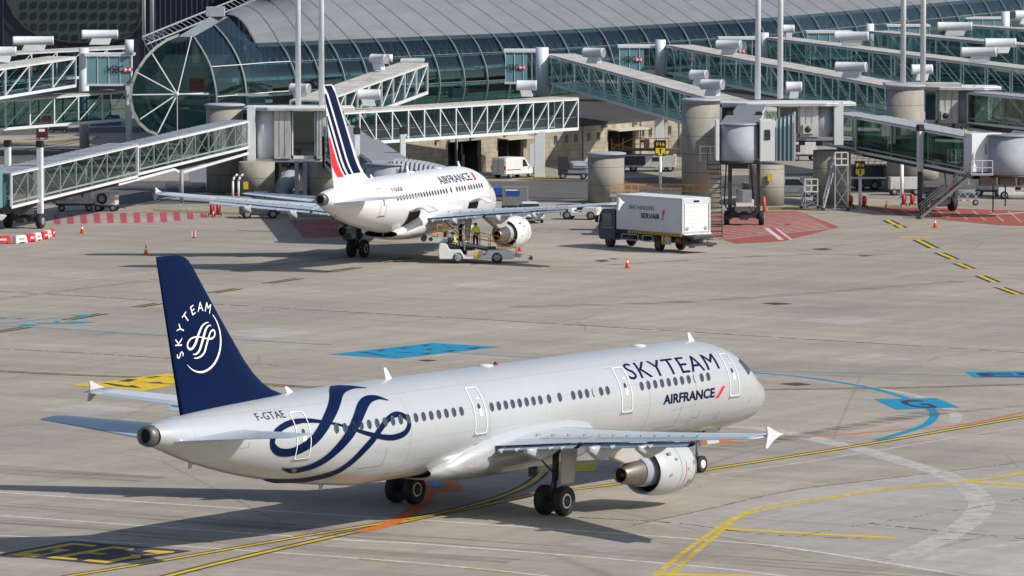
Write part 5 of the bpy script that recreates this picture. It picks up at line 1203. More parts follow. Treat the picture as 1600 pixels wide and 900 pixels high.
RC = rotunda(1444, 1560, 138, 192, 458, "right gate lobby with a grey drum, beside the rust streaked tower", [("glass", .0, .18), ("white", .20, .46), ("greydrum", .40, .72), ("frame", .68, .86), ("ac", .22, .34)])
for (u, v, D, w, lab) in ((1440, 131, 454, 118, "broad white roof slab behind the right hand masts"),):
    a = at(1383, 133, D); b_ = at(1502, 133, D)
    tag(MB((a.x, a.y, a.z)).box(((a.x+b_.x)/2, a.y+1.2, a.z), (b_.x-a.x, 3.4, .28)).build("roof_slab", ROOFW), lab, "roof slab").location = a
m = MB(); 
for u in (465, 478): p = at(u, 250, 448); q = gp(u, 322); m.bar((p.x, 446, p.z), (p.x, 446, 0), .34)
t = m.build("twin_steel_posts", GREYL); tag(t, "pair of joined grey steel posts under the left gate lobby", "post")
p0, p1 = at(430, 310, 447), at(478, 245, 452)
tag(MB().tube(p0, p1, .75, n=24).build("sloping_duct", GREYL), "fat grey sloping duct between the two short concrete columns", "duct")

def tunnel(parent, O, P0, P1, w, h, n, cross=True, roofm=GREYL, frame=STEEL, gl=GL_JET, th=.09, edge=.16):
    P0, P1 = Vector(P0), Vector(P1); d = P1-P0; s = Vector((d.y, -d.x, 0)).normalized()
    def Q(k, sd, z): return P0+d*k+s*sd*w/2+Vector((0, 0, z))
    F6 = [(0, 1, 3, 2), (4, 6, 7, 5), (0, 4, 5, 1), (2, 3, 7, 6), (0, 2, 6, 4), (1, 5, 7, 3)]
    r = MB(O).add([Q(a, b_, c) for a in (0, 1) for b_ in (-1.04, 1.04) for c in (h-.02, h+.10)], F6).build("tunnel_roof", roofm, parent)
    m2 = MB(O); nr = int(d.length/1.1)
    for k in range(1, nr): m2.bar(Q(k/nr, -1.04, h+.12), Q(k/nr, 1.04, h+.12), .06, .05)
    m2.build("roof_rib", GREYM, r)
    MB(O).add([Q(a, b_, c) for a in (0, 1) for b_ in (-1.0, 1.0) for c in (-.22, .0)], F6).build("tunnel_floor", DARK, parent)
    for sd in (-1, 1):
        mb = MB(O); mb.bar(Q(0, sd, h-.05), Q(1, sd, h-.05), th, edge); mb.bar(Q(0, sd, -.06), Q(1, sd, -.06), th, edge*1.2)
        mb.bar(Q(0, sd, 0), Q(0, sd, h), .14, .14, up=s); mb.bar(Q(1, sd, 0), Q(1, sd, h), .14, .14, up=s)
        fr = mb.build("tunnel_frame", frame, parent)
        mb = MB(O)
        for i in range(1, n): mb.bar(Q(i/n, sd*.99, 0), Q(i/n, sd*.99, h-.1), .075, .06, up=s)
        if cross:
            for i in range(n): mb.bar(Q(i/n, sd*.985, .3), Q((i+1)/n, sd*.985, h-.15), .032, .02); mb.bar(Q((i+1)/n, sd*.985, .3), Q(i/n, sd*.985, h-.15), .032, .02)
        mb.bar(Q(0, sd*.97, .30), Q(1, sd*.97, .30), .05, .12)
        mb.build("inner_bracing", mat("bracing_pale", (.27, .35, .32), .5), fr)
        MB(O).add([Q(0, sd*.955, .02), Q(1, sd*.955, .02), Q(1, sd*.955, h-.12), Q(0, sd*.955, h-.12)], [(0, 1, 2, 3)]).build("tunnel_glass", gl, parent, recalc=False)
    return Q
def wheelset(parent, O, c, d, gauge=2.6, r=.55, m=DARK, nm="bogie_wheel"):
    d = Vector(d).normalized(); s = Vector((d.y, -d.x, 0))
    for sd in (-1, 1):
        p = Vector(c)+s*sd*gauge/2+Vector((0, 0, r))
        w = MB(O).lathe(p-s*.2, s, [(0, r*.6), (0, r*.92), (.06, r), (.34, r), (.4, r*.92), (.4, r*.6)], 28, True).build(nm, BLACK, parent)
        MB(O).lathe(p+s*sd*.21, s*sd, [(0, r*.55), (.03, r*.5), (-.02, r*.2), (.05, .06)], 20, True).build("wheel_rim", GREYM, w)
def lift_legs(parent, O, c, dvec, zf, ztop, gauge=3.3, capm=BLACK, foot=1.1):
    d = Vector(dvec).normalized(); s = Vector((d.y, -d.x, 0)); c = Vector(c)
    for sd in (-1, 1):
        p = c+s*sd*gauge/2
        l = MB(O).bar(p+Vector((0, 0, foot)), p+Vector((0, 0, ztop)), .42, .42, up=s).build("lift_column", STEEL, parent, bevel=.04)
        MB(O).bar(p+Vector((0, 0, ztop)), p+Vector((0, 0, ztop+.5)), .50, .50, up=s).build("column_cap", capm, l, bevel=.04)
        MB(O).bar(p+Vector((0, 0, .45)), p+Vector((0, 0, foot)), .3, .3, up=s).build("column_foot", DARK, l)
    b = MB(O).bar(c-s*(gauge/2+.1)+Vector((0, 0, .75)), c+s*(gauge/2+.1)+Vector((0, 0, .75)), .5, .4).bar(c-d*.9+Vector((0, 0, .62)), c+d*.9+Vector((0, 0, .62)), .7, .35)
    for k in (-1, 0, 1): b.box(c+s*k*.8+Vector((0, 0, 1.1)), (.5, .5, .5))
    b.bar(c-s*gauge*.4+Vector((0, 0, 1.5)), c+s*gauge*.4+Vector((0, 0, 1.5)), .1)
    bg_ = b.build("bogie_frame", DARK, parent, bevel=.03)
    wheelset(bg_, O, c, d)
    MB(O).pipe([c+Vector((.3, 0, 1.0)), c+Vector((.7, 0, 1.9)), c+Vector((.4, 0, zf))], .05).build("bogie_hose", BLACK, bg_)
    MB(O).box(c+Vector((0, -.5, 1.5)), (1.5, .5, .9)).build("drive_cabinet", mat("cabinet_dark_grey", (.12, .125, .13), .6, var=.25), bg_, bevel=.05)
def stairs(parent, O, top, bottom, w=.9, n=13, m=GREYM, name="service_stairs", treadm=None):
    top, bottom = Vector(top), Vector(bottom); d = bottom-top; h = Vector((d.x, d.y, 0)).normalized(); s = Vector((h.y, -h.x, 0))
    mb = MB(O)
    for sd in (-1, 1):
        mb.bar(top+s*sd*w/2, bottom+s*sd*w/2, .06, .2); mb.bar(top+s*sd*w/2+Vector((0, 0, .95)), bottom+s*sd*w/2+Vector((0, 0, .95)), .045); mb.bar(top+s*sd*w/2+Vector((0, 0, .5)), bottom+s*sd*w/2+Vector((0, 0, .5)), .03)
        for k in range(0, n+1, 2): p = top+d*k/n+s*sd*w/2; mb.bar(p, p+Vector((0, 0, .95)), .035)
    for k in range(n): p = top+d*(k+.5)/n; mb.box(p, (w, .26, .09), math.atan2(s.y, s.x))
    return mb.build(name, m, parent)
def cab(parent, O, c, d, zf, h, r=1.55, side=1, m=GREYL, drum_h=None, canopy=None, win=True):
    """round cab with a ribbed canopy reaching out sideways"""
    d = Vector(d).normalized(); c = Vector((c[0], c[1], 0)); h2 = drum_h or h
    o = MB(O).lathe(c+Vector((0, 0, zf-.15)), (0, 0, 1), [(0, r*.96), (.02, r), (h2*.5, r), (h2*.5+.01, r*.995), (h2+.1, r*.995)], 48, True).build("cab_drum", m, parent)
    MB(O).lathe(c+Vector((0, 0, zf+h2-.03)), (0, 0, 1), [(0, r*1.06), (.09, r*1.06), (.12, r*.8), (.13, 0)], 48, False).build("cab_roof", GREYM, o)
    MB(O).lathe(c+Vector((0, 0, zf-.32)), (0, 0, 1), [(0, r*1.02), (.16, r*1.02)], 48, True).build("cab_floor", DARK, o)
    return o

def jet_bridge(label, R0, C0, zr, zc, split=.5, w=1.9, h=2.45, n1=7, n2=7, bog=.85, gauge=3.2, cabside=None, roofm=GREYL, cross=True, legtop=None, zcab=None, r=1.5, gl=GL_JET, hc=None, ho=.22, foot=1.1):
    R0, C0 = Vector((*R0, zr)), Vector((*C0, zc)); O = (R0.x, R0.y, 0); d = C0-R0; dh = Vector((d.x, d.y, 0)).normalized()
    t = thing("jet_bridge", label, "jet bridge", O, 0, "jet bridges on the apron")
    tunnel(t, O, R0, R0+d*(split+.04), w, h, n1, cross, roofm, gl=gl)
    tunnel(t, O, R0+d*split-Vector((0, 0, .12)), C0-Vector((0, 0, .12)), w+.42, h+ho, n2, cross, roofm, gl=gl)
    mid = R0+d*split; bc = R0+d*bog; lift_legs(t, O, (bc.x, bc.y, 0), dh, bc.z, legtop or bc.z+h+1.2, gauge, foot=foot)
    MB(O).bar(R0+Vector((0, 0, -.42)), C0+Vector((0, 0, -.5)), w*.55, .38).build("underbeam", DARK, t)
    # cable trough slung below
    s = Vector((d.y, -d.x, 0)).normalized(); sg = 1 if s.y < 0 else -1
    mb = MB(O); a = R0+s*sg*(w/2)+Vector((0, 0, -.55)); b_ = R0+d*(split*.62)+s*sg*(w/2+.1)+Vector((0, 0, -.75)); c = R0+d*(split*.68)+s*sg*(w/2+.1)+Vector((0, 0, -.35)); e = R0+d*(split*1.15)+s*sg*(w/2+.1)+Vector((0, 0, -.45))
    mb.bar(a, b_, .12, .2).bar(b_, c, .12, .2).bar(c, e, .12, .2); mb.build("cable_trough", STEEL, t)
    return t, O, R0, C0, dh
# left bridge (runs towards the lower left corner)
ra, ca = at(370, 240, 449), at(-6, 320, 400)
J1, O1, R1, C1, d1 = jet_bridge("long glazed jet bridge sloping down to the left edge", (ra.x, ra.y), (ca.x, ca.y), at(386, 229, 449).z, at(10, 316, 403).z, split=.50, n1=9, n2=8, bog=.895, gauge=2.6, legtop=6.1, w=2.0, h=2.12, ho=.30)
MB(O1).box((C1.x-.9, C1.y-.3, C1.z+1.2), (2.6, 2.6, 2.9), math.atan2(d1.y, d1.x)).build("cab_wall", TEAL, J1, bevel=.06)
MB(O1).prism([(C1.x-2, C1.y-1.6, .9), (C1.x+.6, C1.y-1.6, 1.0), (C1.x+.9, C1.y-1.6, 1.35), (C1.x-2, C1.y-1.6, 1.7)], (0, .8, 0)).build("cab_platform", WHITE, J1, bevel=.05)
# bridge to the white airliner
rb, cb = at(528, 240, 446), (-8.6, 386.5)
J2, O2, R2, C2, d2 = jet_bridge("glazed jet bridge running past the striped tail to the far side of the white airliner", (rb.x, rb.y), cb, at(520, 243, 447).z, 3.35, split=.45, n1=6, n2=5, bog=.80, gauge=3.4, w=2.3, roofm=GREYL, legtop=7.4)
cab(J2, O2, (cb[0]-.2, cb[1]+.5), d2, 3.2, 2.6, 1.7)
def canopy(parent, O, c, ang, L, w, z0, h, n=11, m=TEAL, droop=.5):
    c = Vector((c[0], c[1], 0)); f = Vector((math.cos(ang), math.sin(ang), 0)); s = Vector((-f.y, f.x, 0)); rows = []
    for i in range(n*2+1):
        k = i/(n*2); q = .10*(i % 2); rows.append([c+f*L*k+s*x*(w/2+q)+Vector((0, 0, z0+hh-(droop*k*k if hh > 1 else 0)+(q if hh > 1 else 0))) for x, hh in ((-1, 0), (-1, h*.8), (-.75, h), (0, h+.12), (.75, h), (1, h*.8), (1, 0))])
    o = MB(O).grid(rows, False).build("bellows_canopy", m, parent, recalc=False)
    for k in (0, 1):
        r_ = rows[0 if k == 0 else -1]; mb = MB(O)
        for a, b_ in zip(r_[:-1], r_[1:]): mb.bar(a, b_, .12)
        mb.build("canopy_frame", GREYL, o)
    return o
canopy(J2, O2, (cb[0]+.2, cb[1]+.4), R(-12), 3.6, 2.7, 3.25, 2.75, m=mat("grey_bellows", (.26, .29, .33), .6, var=.1))
# middle bridge seen end-on
rc, cc = at(1175, 200, 433), at(1155, 245, 394)
J3, O3, R3, C3, d3 = jet_bridge("jet bridge pointing at the viewer with a grey drum cab, parked on the red hatching", (rc.x, rc.y), (cc.x, cc.y), at(1175, 214, 433).z, at(1155, 249, 394).z, split=.5, n1=4, n2=4, bog=.62, gauge=2.15, w=2.2, roofm=GREYL, legtop=8.1, foot=5.0)
cab(J3, O3, (cc.x, cc.y), d3, C3.z+.08, 2.5, 1.42)
MB(O3).box((cc.x+2.02, cc.y+.1, C3.z+1.4), (1.15, 2.6, 3.0)).build("cab_side_wall", WHITE, J3, bevel=.05)
MB(O3).box((cc.x+2.0, cc.y-1.22, C3.z+1.85), (.42, .06, .75)).build("cab_window", WINDK, J3, bevel=.02)
MB(O3).box((cc.x-1.62, cc.y+.2, C3.z+1.4), (.25, 2.4, 2.9)).build("cab_side_wall", STEEL, J3, bevel=.03)
canopy(J3, O3, (cc.x+2.55, cc.y+.1), R(-4), 1.5, 2.4, C3.z-.05, 2.9, n=5, m=mat("teal_bellows", (.10, .165, .185), .5, var=.1), droop=-.45)
bt = Vector((cc.x-2.1, cc.y+.6, C3.z-.1))
MB(O3).box(bt, (1.5, 1.2, .1)).build("landing", GREYL, J3)
mb = MB(O3)
for x in (-.75, 0, .75): mb.bar(bt+Vector((x, -.6, 0)), bt+Vector((x, -.6, 1.05)), .045)
mb.bar(bt+Vector((-.75, -.6, 1.05)), bt+Vector((.75, -.6, 1.05)), .045); mb.bar(bt+Vector((-.75, -.6, .55)), bt+Vector((.75, -.6, .55)), .04); mb.bar(bt+Vector((-.75, .6, 1.05)), bt+Vector((-.75, -.6, 1.05)), .045); mb.build("landing_rail", STEEL, J3)
stairs(J3, O3, bt+Vector((.25, -.7, -.1)), (bt.x+.35, bt.y-2.6, .1), w=.95, n=16, m=mat("stair_dark", (.09, .085, .08), .6))
mb = MB(O3); bcx = R3+(C3-R3)*.80
for k in (-1, 1): MB(O3).pipe([Vector((cc.x+k*1.15+.3, cc.y+2, C3.z-.3)), Vector((cc.x+k*1.3+.3, cc.y+2, 2.4)), Vector((cc.x+k*.9+.3, cc.y+2, 1.7)), Vector((cc.x+k*.5+.3, cc.y+2, 2.2))], .05).build("hanging_cable", BLACK, J3)
MB(O3).box((cc.x+.4, cc.y+1, 4.2-1.2), (1.1, .9, .9)).build("under_cab_box", GREYM, J3, bevel=.03)
bc3 = R3+(C3-R3)*.62
sb = MB(O3).box((bc3.x, bc3.y-1.3, 1.75), (1.35, .12, .55)).build("number_board", WHITE, J3, bevel=.02)
MB(O3).tube((cc.x+1.9, cc.y+2, 2.9), (cc.x+1.95, cc.y+2, 1.8), .12).build("red_hose", mat("red_hose", (.6, .08, .06), .5), J3)
# right bridge
rd_, cd = at(1318, 225, 440), at(1532, 262, 419)
J4, O4, R4, C4, d4 = jet_bridge("glazed jet bridge sloping to a grey drum cab near the right edge", (rd_.x, rd_.y), (cd.x, cd.y), at(1318, 224, 440).z, at(1532, 266, 419).z, split=.20, n1=3, n2=3, foot=3.2, bog=.70, gauge=3.2, w=2.2, cross=False, legtop=at(1447, 205, 424).z, gl=glass("dark_jet_glass", (.16, .30, .27), .16))
cab(J4, O4, (cd.x+2.3, cd.y-.6), d4, C4.z-.15, 2.9, 1.75)
MB(O4).box((cd.x+.15, cd.y-.3, C4.z+1.4), (1.3, 2.7, 3.0), math.atan2(d4.y, d4.x)).build("cab_side_wall", STEEL, J4, bevel=.04)
MB(O4).box((cd.x+.25, cd.y-1.9, C4.z+1.75), (.25, .08, .85), math.atan2(d4.y, d4.x)).build("cab_window", WINDK, J4)
canopy(J4, O4, (cd.x+3.8, cd.y-.9), R(-20), 2.2, 2.5, C4.z-.1, 2.8, n=5, m=mat("dark_bellows", (.07, .07, .075), .7))
bt = Vector((cd.x-.1, cd.y-2.2, C4.z-.2))
MB(O4).box(bt, (1.7, 1.3, .1)).build("landing", GREYL, J4)
mb = MB(O4)
for x in (-.8, 0, .8): mb.bar(bt+Vector((x, -.6, 0)), bt+Vector((x, -.6, 1.1)), .05)
for z in (.55, 1.1): mb.bar(bt+Vector((-.8, -.6, z)), bt+Vector((.8, -.6, z)), .05)
mb.build("landing_rail", WHITE, J4)
fb = gp(1424, 331); stairs(J4, O4, bt+Vector((-.8, 0, 0)), (fb.x, bt.y-.6, .1), w=.9, n=17, m=mat("stair_steel", (.16, .16, .165), .5))
mb = MB(O4)
for k in range(3): mb.box((cd.x+.5+1.5*k, cd.y-.4, C4.z-.75), (1.2, 1.6, .8))
mb.build("under_cab_box", mat("brown_box", (.20, .17, .14), .7), J4)
mb = MB(O4)
for k in (0, 1): mb.bar((cd.x+.9+k*.95, cd.y-1, C4.z-1), (cd.x+.9+k*.95, cd.y-1, .35+k*.5), .1)
mb.build("hanging_leg", BLACK, J4)
# far right bridge, mostly out of frame
re_, ce = at(1530, 195, 458), at(1680, 205, 440)
J5, O5, R5, C5, d5 = jet_bridge("dark glazed jet bridge cut by the right edge, above the grey drum cab", (re_.x, re_.y), (ce.x, ce.y), at(1534, 190, 458).z, at(1680, 206, 440).z, split=.75, n1=4, n2=2, bog=.9, gauge=3.0, w=2.2)
# ------------------------------------------------------------------ vehicles (local frame: x forward, y to the left, z up)
def wheel(p, x, y, r=.38, w=.26, side=1, rim=GREYM, name="wheel"):
    o = MB().lathe((x, y-w/2, r), (0, 1, 0), [(0, r*.6), (0, r*.9), (w*.2, r), (w*.8, r), (w, r*.9), (w, r*.6)], 28, True).build(name, BLACK, p)
    MB().lathe((x, y+side*(w/2+.005), r), (0, side, 0), [(0, r*.58), (.015, r*.5), (-.02, r*.25), (.03, r*.12)], 18, True).build("wheel_rim", rim, o); return o
def block(p, name, c, d, m, bevel=.03, rz=0): return MB().box(c, d, rz).build(name, m, p, bevel=bevel)
def pxy(u, v): q = gp(u, v); return (q.x, q.y, 0)

# catering truck
hd = math.atan2(.78, -.63)
q = gp(1066, 366, 1.35); F = Vector((math.cos(hd), math.sin(hd), 0)); Lf = Vector((-F.y, F.x, 0))
BLn, BW, BH = 7.2, 2.5, 2.42
org = q - Vector((0, 0, 1.35)) - Lf*BW/2          # origin: ground under the rear of the box, centre line
CT = thing("catering_truck", "catering box truck with dark cab and white roll-up rear door beside the engine", "truck", (org.x, org.y, 0), hd)
TG = mat("truck_box_grey", (.56, .58, .61), .45, var=.07, scale=.7); CABM = mat("truck_cab_navy", (.02, .04, .095), .35, var=.1)
bxo = MB().box((BLn/2, 0, 1.37+BH/2), (BLn, BW, BH)).build("cargo_box", TG, CT, bevel=.04)
MB().box((BLn/2, 0, 1.37+BH+.03), (BLn+.06, BW+.06, .07)).build("box_roof_edge", WHITE, bxo, bevel=.02)
m2 = MB()
for y in (-BW/2, BW/2): m2.box((-.02, y, 1.37+BH/2), (.1, .12, BH+.05))
m2.box((-.02, 0, 1.37+BH-.18), (.1, BW, .36)); m2.build("rear_frame", TG, bxo)
rd = MB()
for k in range(7): rd.box((-.035, 0, 1.5+k*.285+.13), (.05, BW-.36, .27))
rd.build("roll_up_door", mat("roll_door_white", (.80, .79, .74), .45, var=.05), CT, bevel=.008)
MB().box((-.09, .0, 1.37+BH-.16), (.03, .5, .12)).build("rear_badge", NAVY, bxo)
for y in (-.85, .85): MB().lathe((-.07, y, 1.72), (-1, 0, 0), [(0, .16), (.02, .15), (.02, 0)], 16, False).build("door_vent", GREYL, bxo)
MB().box((-.1, 0, 1.33), (.3, BW, .1)).build("box_sill", WHITE, bxo)
ys = BW/2+.004
o = MB().box((BLn/2-.6, ys-.03, 1.24), (BLn-1.4, .06, .17)).build("hazard_strip", YELLOW, CT)
m2 = MB()
for k in range(26):
    x = .25+k*.225; m2.prism([(x, ys+.003, 1.155), (x+.10, ys+.003, 1.155), (x+.20, ys+.003, 1.325), (x+.10, ys+.003, 1.325)], (0, .004, 0))
m2.build("hazard_bars", BLACK, o)
def side_words(s, x, z, h, w, m, bold=0): return flat_text(s, "side_lettering", m, bxo, (x, ys+.02, z), (-1, 0, 0), (0, 0, 1), h, bold=bold, width=w)
side_words("BASE HANDLING", BLn*.80, 2.86, .30, 2.75, mat("grey_letter", (.08, .09, .14), .5, var=0), .0)
side_words("SERVAIR", BLn*.62, 2.28, .36, 2.05, NAVY, .02)
MB().prism([(BLn*.30, ys+.02, 2.42), (BLn*.285, ys+.02, 2.42), (BLn*.255, ys+.02, 2.92), (BLn*.29, ys+.02, 2.92)], (0, .01, 0)).build("red_accent", REDM, bxo)
MB().prism([(BLn*.305, ys+.02, 2.26), (BLn*.29, ys+.02, 2.26), (BLn*.288, ys+.02, 2.36), (BLn*.303, ys+.02, 2.36)], (0, .01, 0)).build("red_accent", NAVY, bxo)
cbp = [(BLn+.15, .55), (BLn+2.05, .55), (BLn+2.15, 1.5), (BLn+1.95, 2.45), (BLn+1.6, 2.72), (BLn+.15, 2.75)]
cabo = MB().prism([(x, -1.18, z) for x, z in cbp], (0, 2.36, 0)).build("truck_cab", CABM, CT, bevel=.08)
for sd in (-1, 1):
    MB().prism([(BLn+.55, sd*1.185, 1.55), (BLn+1.7, sd*1.185, 1.55), (BLn+1.62, sd*1.185, 2.42), (BLn+.55, sd*1.185, 2.42)], (0, sd*.02, 0)).build("cab_side_window", mat("cab_window_green", (.10, .17, .15), .1, var=.2), cabo)
    MB().box((BLn+1.95, sd*1.42, 2.0), (.12, .22, .5)).bar((BLn+1.8, sd*1.2, 2.3), (BLn+1.95, sd*1.42, 2.2), .04).build("wing_mirror", BLACK, cabo)
MB().prism([(BLn+2.16, -1.05, 1.5), (BLn+2.16, 1.05, 1.5), (BLn+1.98, 1.05, 2.42), (BLn+1.98, -1.05, 2.42)], (.02, 0, 0)).build("windscreen", AUTOGL, cabo)
MB().box((BLn+1.1, 1.19, 1.42), (1.3, .02, .05)).build("cab_trim", GREYL, cabo)
m2 = MB(); m2.box((BLn/2, 0, .95), (BLn+.2, .9, .28))
for x in (.5, 1.9, 3.2, 4.7, 6.0): m2.box((x, 0, .8), (.5, 1.9, .35))
m2.box((-.5, 0, .62), (.9, 2.1, .16)); m2.box((-.9, .2, .62), (.25, 2.6, .1)); m2.build("chassis", DARK, CT)
MB().lathe((.1, 0, 1.0), (0, 0, 1), [(0, .6), (.3, .6)], 20).box((-.1, 0, 1.12), (1.5, 1.8, .2)).build("scissor_lift", DARK, CT)
for y in (-.8, .9): block(CT, "rear_lamp", (-.62, y, .48), (.16, .5, .14), REDM)
block(CT, "reflector", (.55, 1.15, .86), (.6, .06, .32), mat("dull_red", (.25, .02, .02), .5))
block(CT, "side_locker", (1.7, 1.12, .82), (.62, .14, .58), mat("locker_beige", (.45, .42, .36), .6, var=.15)); block(CT, "yellow_locker", (2.25, 1.1, .82), (.2, .14, .6), YELLOW)
m2 = MB()
for a, b_ in ((3.3, 4.4), (4.9, 6.7)):
    for z in (.65, 1.05): m2.bar((a, 1.15, z), (b_, 1.15, z), .05, .07)
    for x in (a, b_): m2.bar((x, 1.15, .65), (x, 1.15, 1.05), .06)
m2.build("side_guard", GREYL, CT)
m2 = MB(); m2.bar((-.95, -.3, .6), (-.95, -.3, 1.1), .04).bar((-.95, .4, .6), (-.95, .4, 1.1), .04).bar((-.95, -.3, 1.1), (-.95, .4, 1.1), .04); m2.build("tail_rail", DARK, CT)
for x in (BLn+.95, 2.75):
    for sd in (-1, 1): wheel(CT, x, sd*.98, .46, .30, sd, DARK, "wheel")

# belt loader with two handlers
q = gp(745, 412)
BL = thing("belt_loader", "white belt loader with orange rails raised to the airliner's hold", "loader", (q.x, q.y+.9, 0), R(2))
ch = [(-2.6, .3), (2.4, .3), (2.6, .5), (2.55, .72), (1.95, .92), (.7, .92), (.55, .55), (-.9, .55), (-1.1, .95), (-1.9, .98), (-2.05, 1.35), (-2.55, 1.4), (-2.68, .9)]
MB().prism([(x, -.85, z) for x, z in ch], (0, 1.7, 0)).build("loader_body", WHITE, BL, bevel=.05)
MB().box((-.15, -.86, .72), (1.1, .04, .34)).build("side_panel", mat("cream_panel", (.55, .50, .42), .5), BL); MB().box((.02, -.88, .6), (.35, .03, .42)).build("yellow_placard", YELLOW, BL)
for x in (-1.32, 1.35):
    for sd in (-1, 1): wheel(BL, x, sd*.72, .40, .26, sd, GREYM)
A0, A1 = Vector((-3.55, .35, 1.78)), Vector((3.7, .35, .32)); dv = (A1-A0).normalized()
m2 = MB()
for sd in (-1, 1): m2.bar(A0+Vector((0, sd*.52, 0)), A1+Vector((0, sd*.52, 0)), .08, .26)
m2.build("conveyor_frame", mat("conveyor_grey", (.46, .50, .50), .45, var=.12), BL)
m2 = MB(); m2.bar(A0+Vector((0, 0, .06)), A1+Vector((0, 0, .06)), .92, .05); m2.build("conveyor_belt", mat("belt_black", (.03, .035, .04), .7, var=.15), BL)
for k, (P_, r) in enumerate(((A0, .15), (A1, .13))): MB().tube(P_+Vector((0, -.6, 0)), P_+Vector((0, .6, 0)), r, n=16).build("end_roller", BLACK if k == 0 else DARK, BL)
MB().tube(A0+Vector((-.1, -.62, -.12)), A0+Vector((-.1, -.42, -.12)), .2, n=16).tube(A0+Vector((.4, -.62, -.14)), A0+Vector((.4, -.42, -.14)), .14, n=16).build("bumper_roller", BLACK, BL)
m2 = MB()
def onb(k, y, z): return A0.lerp(A1, k)+Vector((0, y, z))
for y, k0, k1 in ((.62, .12, .72), (-.0, .0, .0), (.68, .70, .86)):
    if k1 == 0: continue
    n_ = int((k1-k0)/.09)
    for i in range(n_+1): k = k0+(k1-k0)*i/n_; m2.bar(onb(k, y, -.05), onb(k, y, .98), .055)
    for z in (.98, .55): m2.bar(onb(k0, y, z), onb(k1, y, z), .06)
for k in (.36, .44, .52, .60, .68): m2.bar(onb(k, -.6, -.1), onb(k, -.6, .85 if k in (.52, .60, .44) else .55), .05)
m2.bar(onb(.44, -.6, .85), onb(.60, -.6, .85), .055); m2.bar(onb(.60, -.6, .8), onb(.70, -.6, .45), .055); m2.bar(onb(.05, -.58, .25), onb(.2, .6, .62), .05); m2.bar(onb(.08, .6, .35), onb(.24, .62, .98), .05)
m2.bar(onb(.70, -.6, .5), onb(.86, -.6, .5), .05); m2.bar(onb(.86, -.6, -.1), onb(.86, -.6, .5), .05)
m2.build("guard_rail", SAFETY, BL)
m2 = MB(); m2.bar((-2.0, -.3, 1.3), (-1.75, -.3, 1.85), .07).bar((-2.2, .3, 1.3), (-1.9, .3, 1.7), .07).bar((-2.15, 0, 1.4), (-1.85, 0, 1.75), .3, .06); m2.lathe((-1.85, -.3, 1.62), (-.4, 0, 1), [(0, .19), (.03, .19)], 20); m2.build("steering_column", DARK, BL)
MB().box((-1.45, -.55, 1.05), (.5, .5, .14)).box((-1.22, -.55, 1.3), (.1, .5, .5)).build("driver_seat", BLACK, BL, bevel=.03)
MB().box((-.55, .1, 1.05), (1.1, .7, .35)).build("bag_pile", mat("green_black_bag", (.01, .04, .02), .8, var=.3), BL, bevel=.12)
MB().bar((-.85, -.82, .9), (-.85, -.82, 2.0), .05).build("lamp_pole", GREYL, BL)
MB().bar((.8, -.3, .9), (-.9, -.3, 1.2), .12).bar((.8, .3, .9), (-.9, .3, 1.2), .12).box((1.0, 0, .95), (.6, .8, .3)).build("lift_ram", DARK, BL)
MB().box((2.55, -.45, .5), (.08, .4, .12)).build("headlight", WHITE, BL)

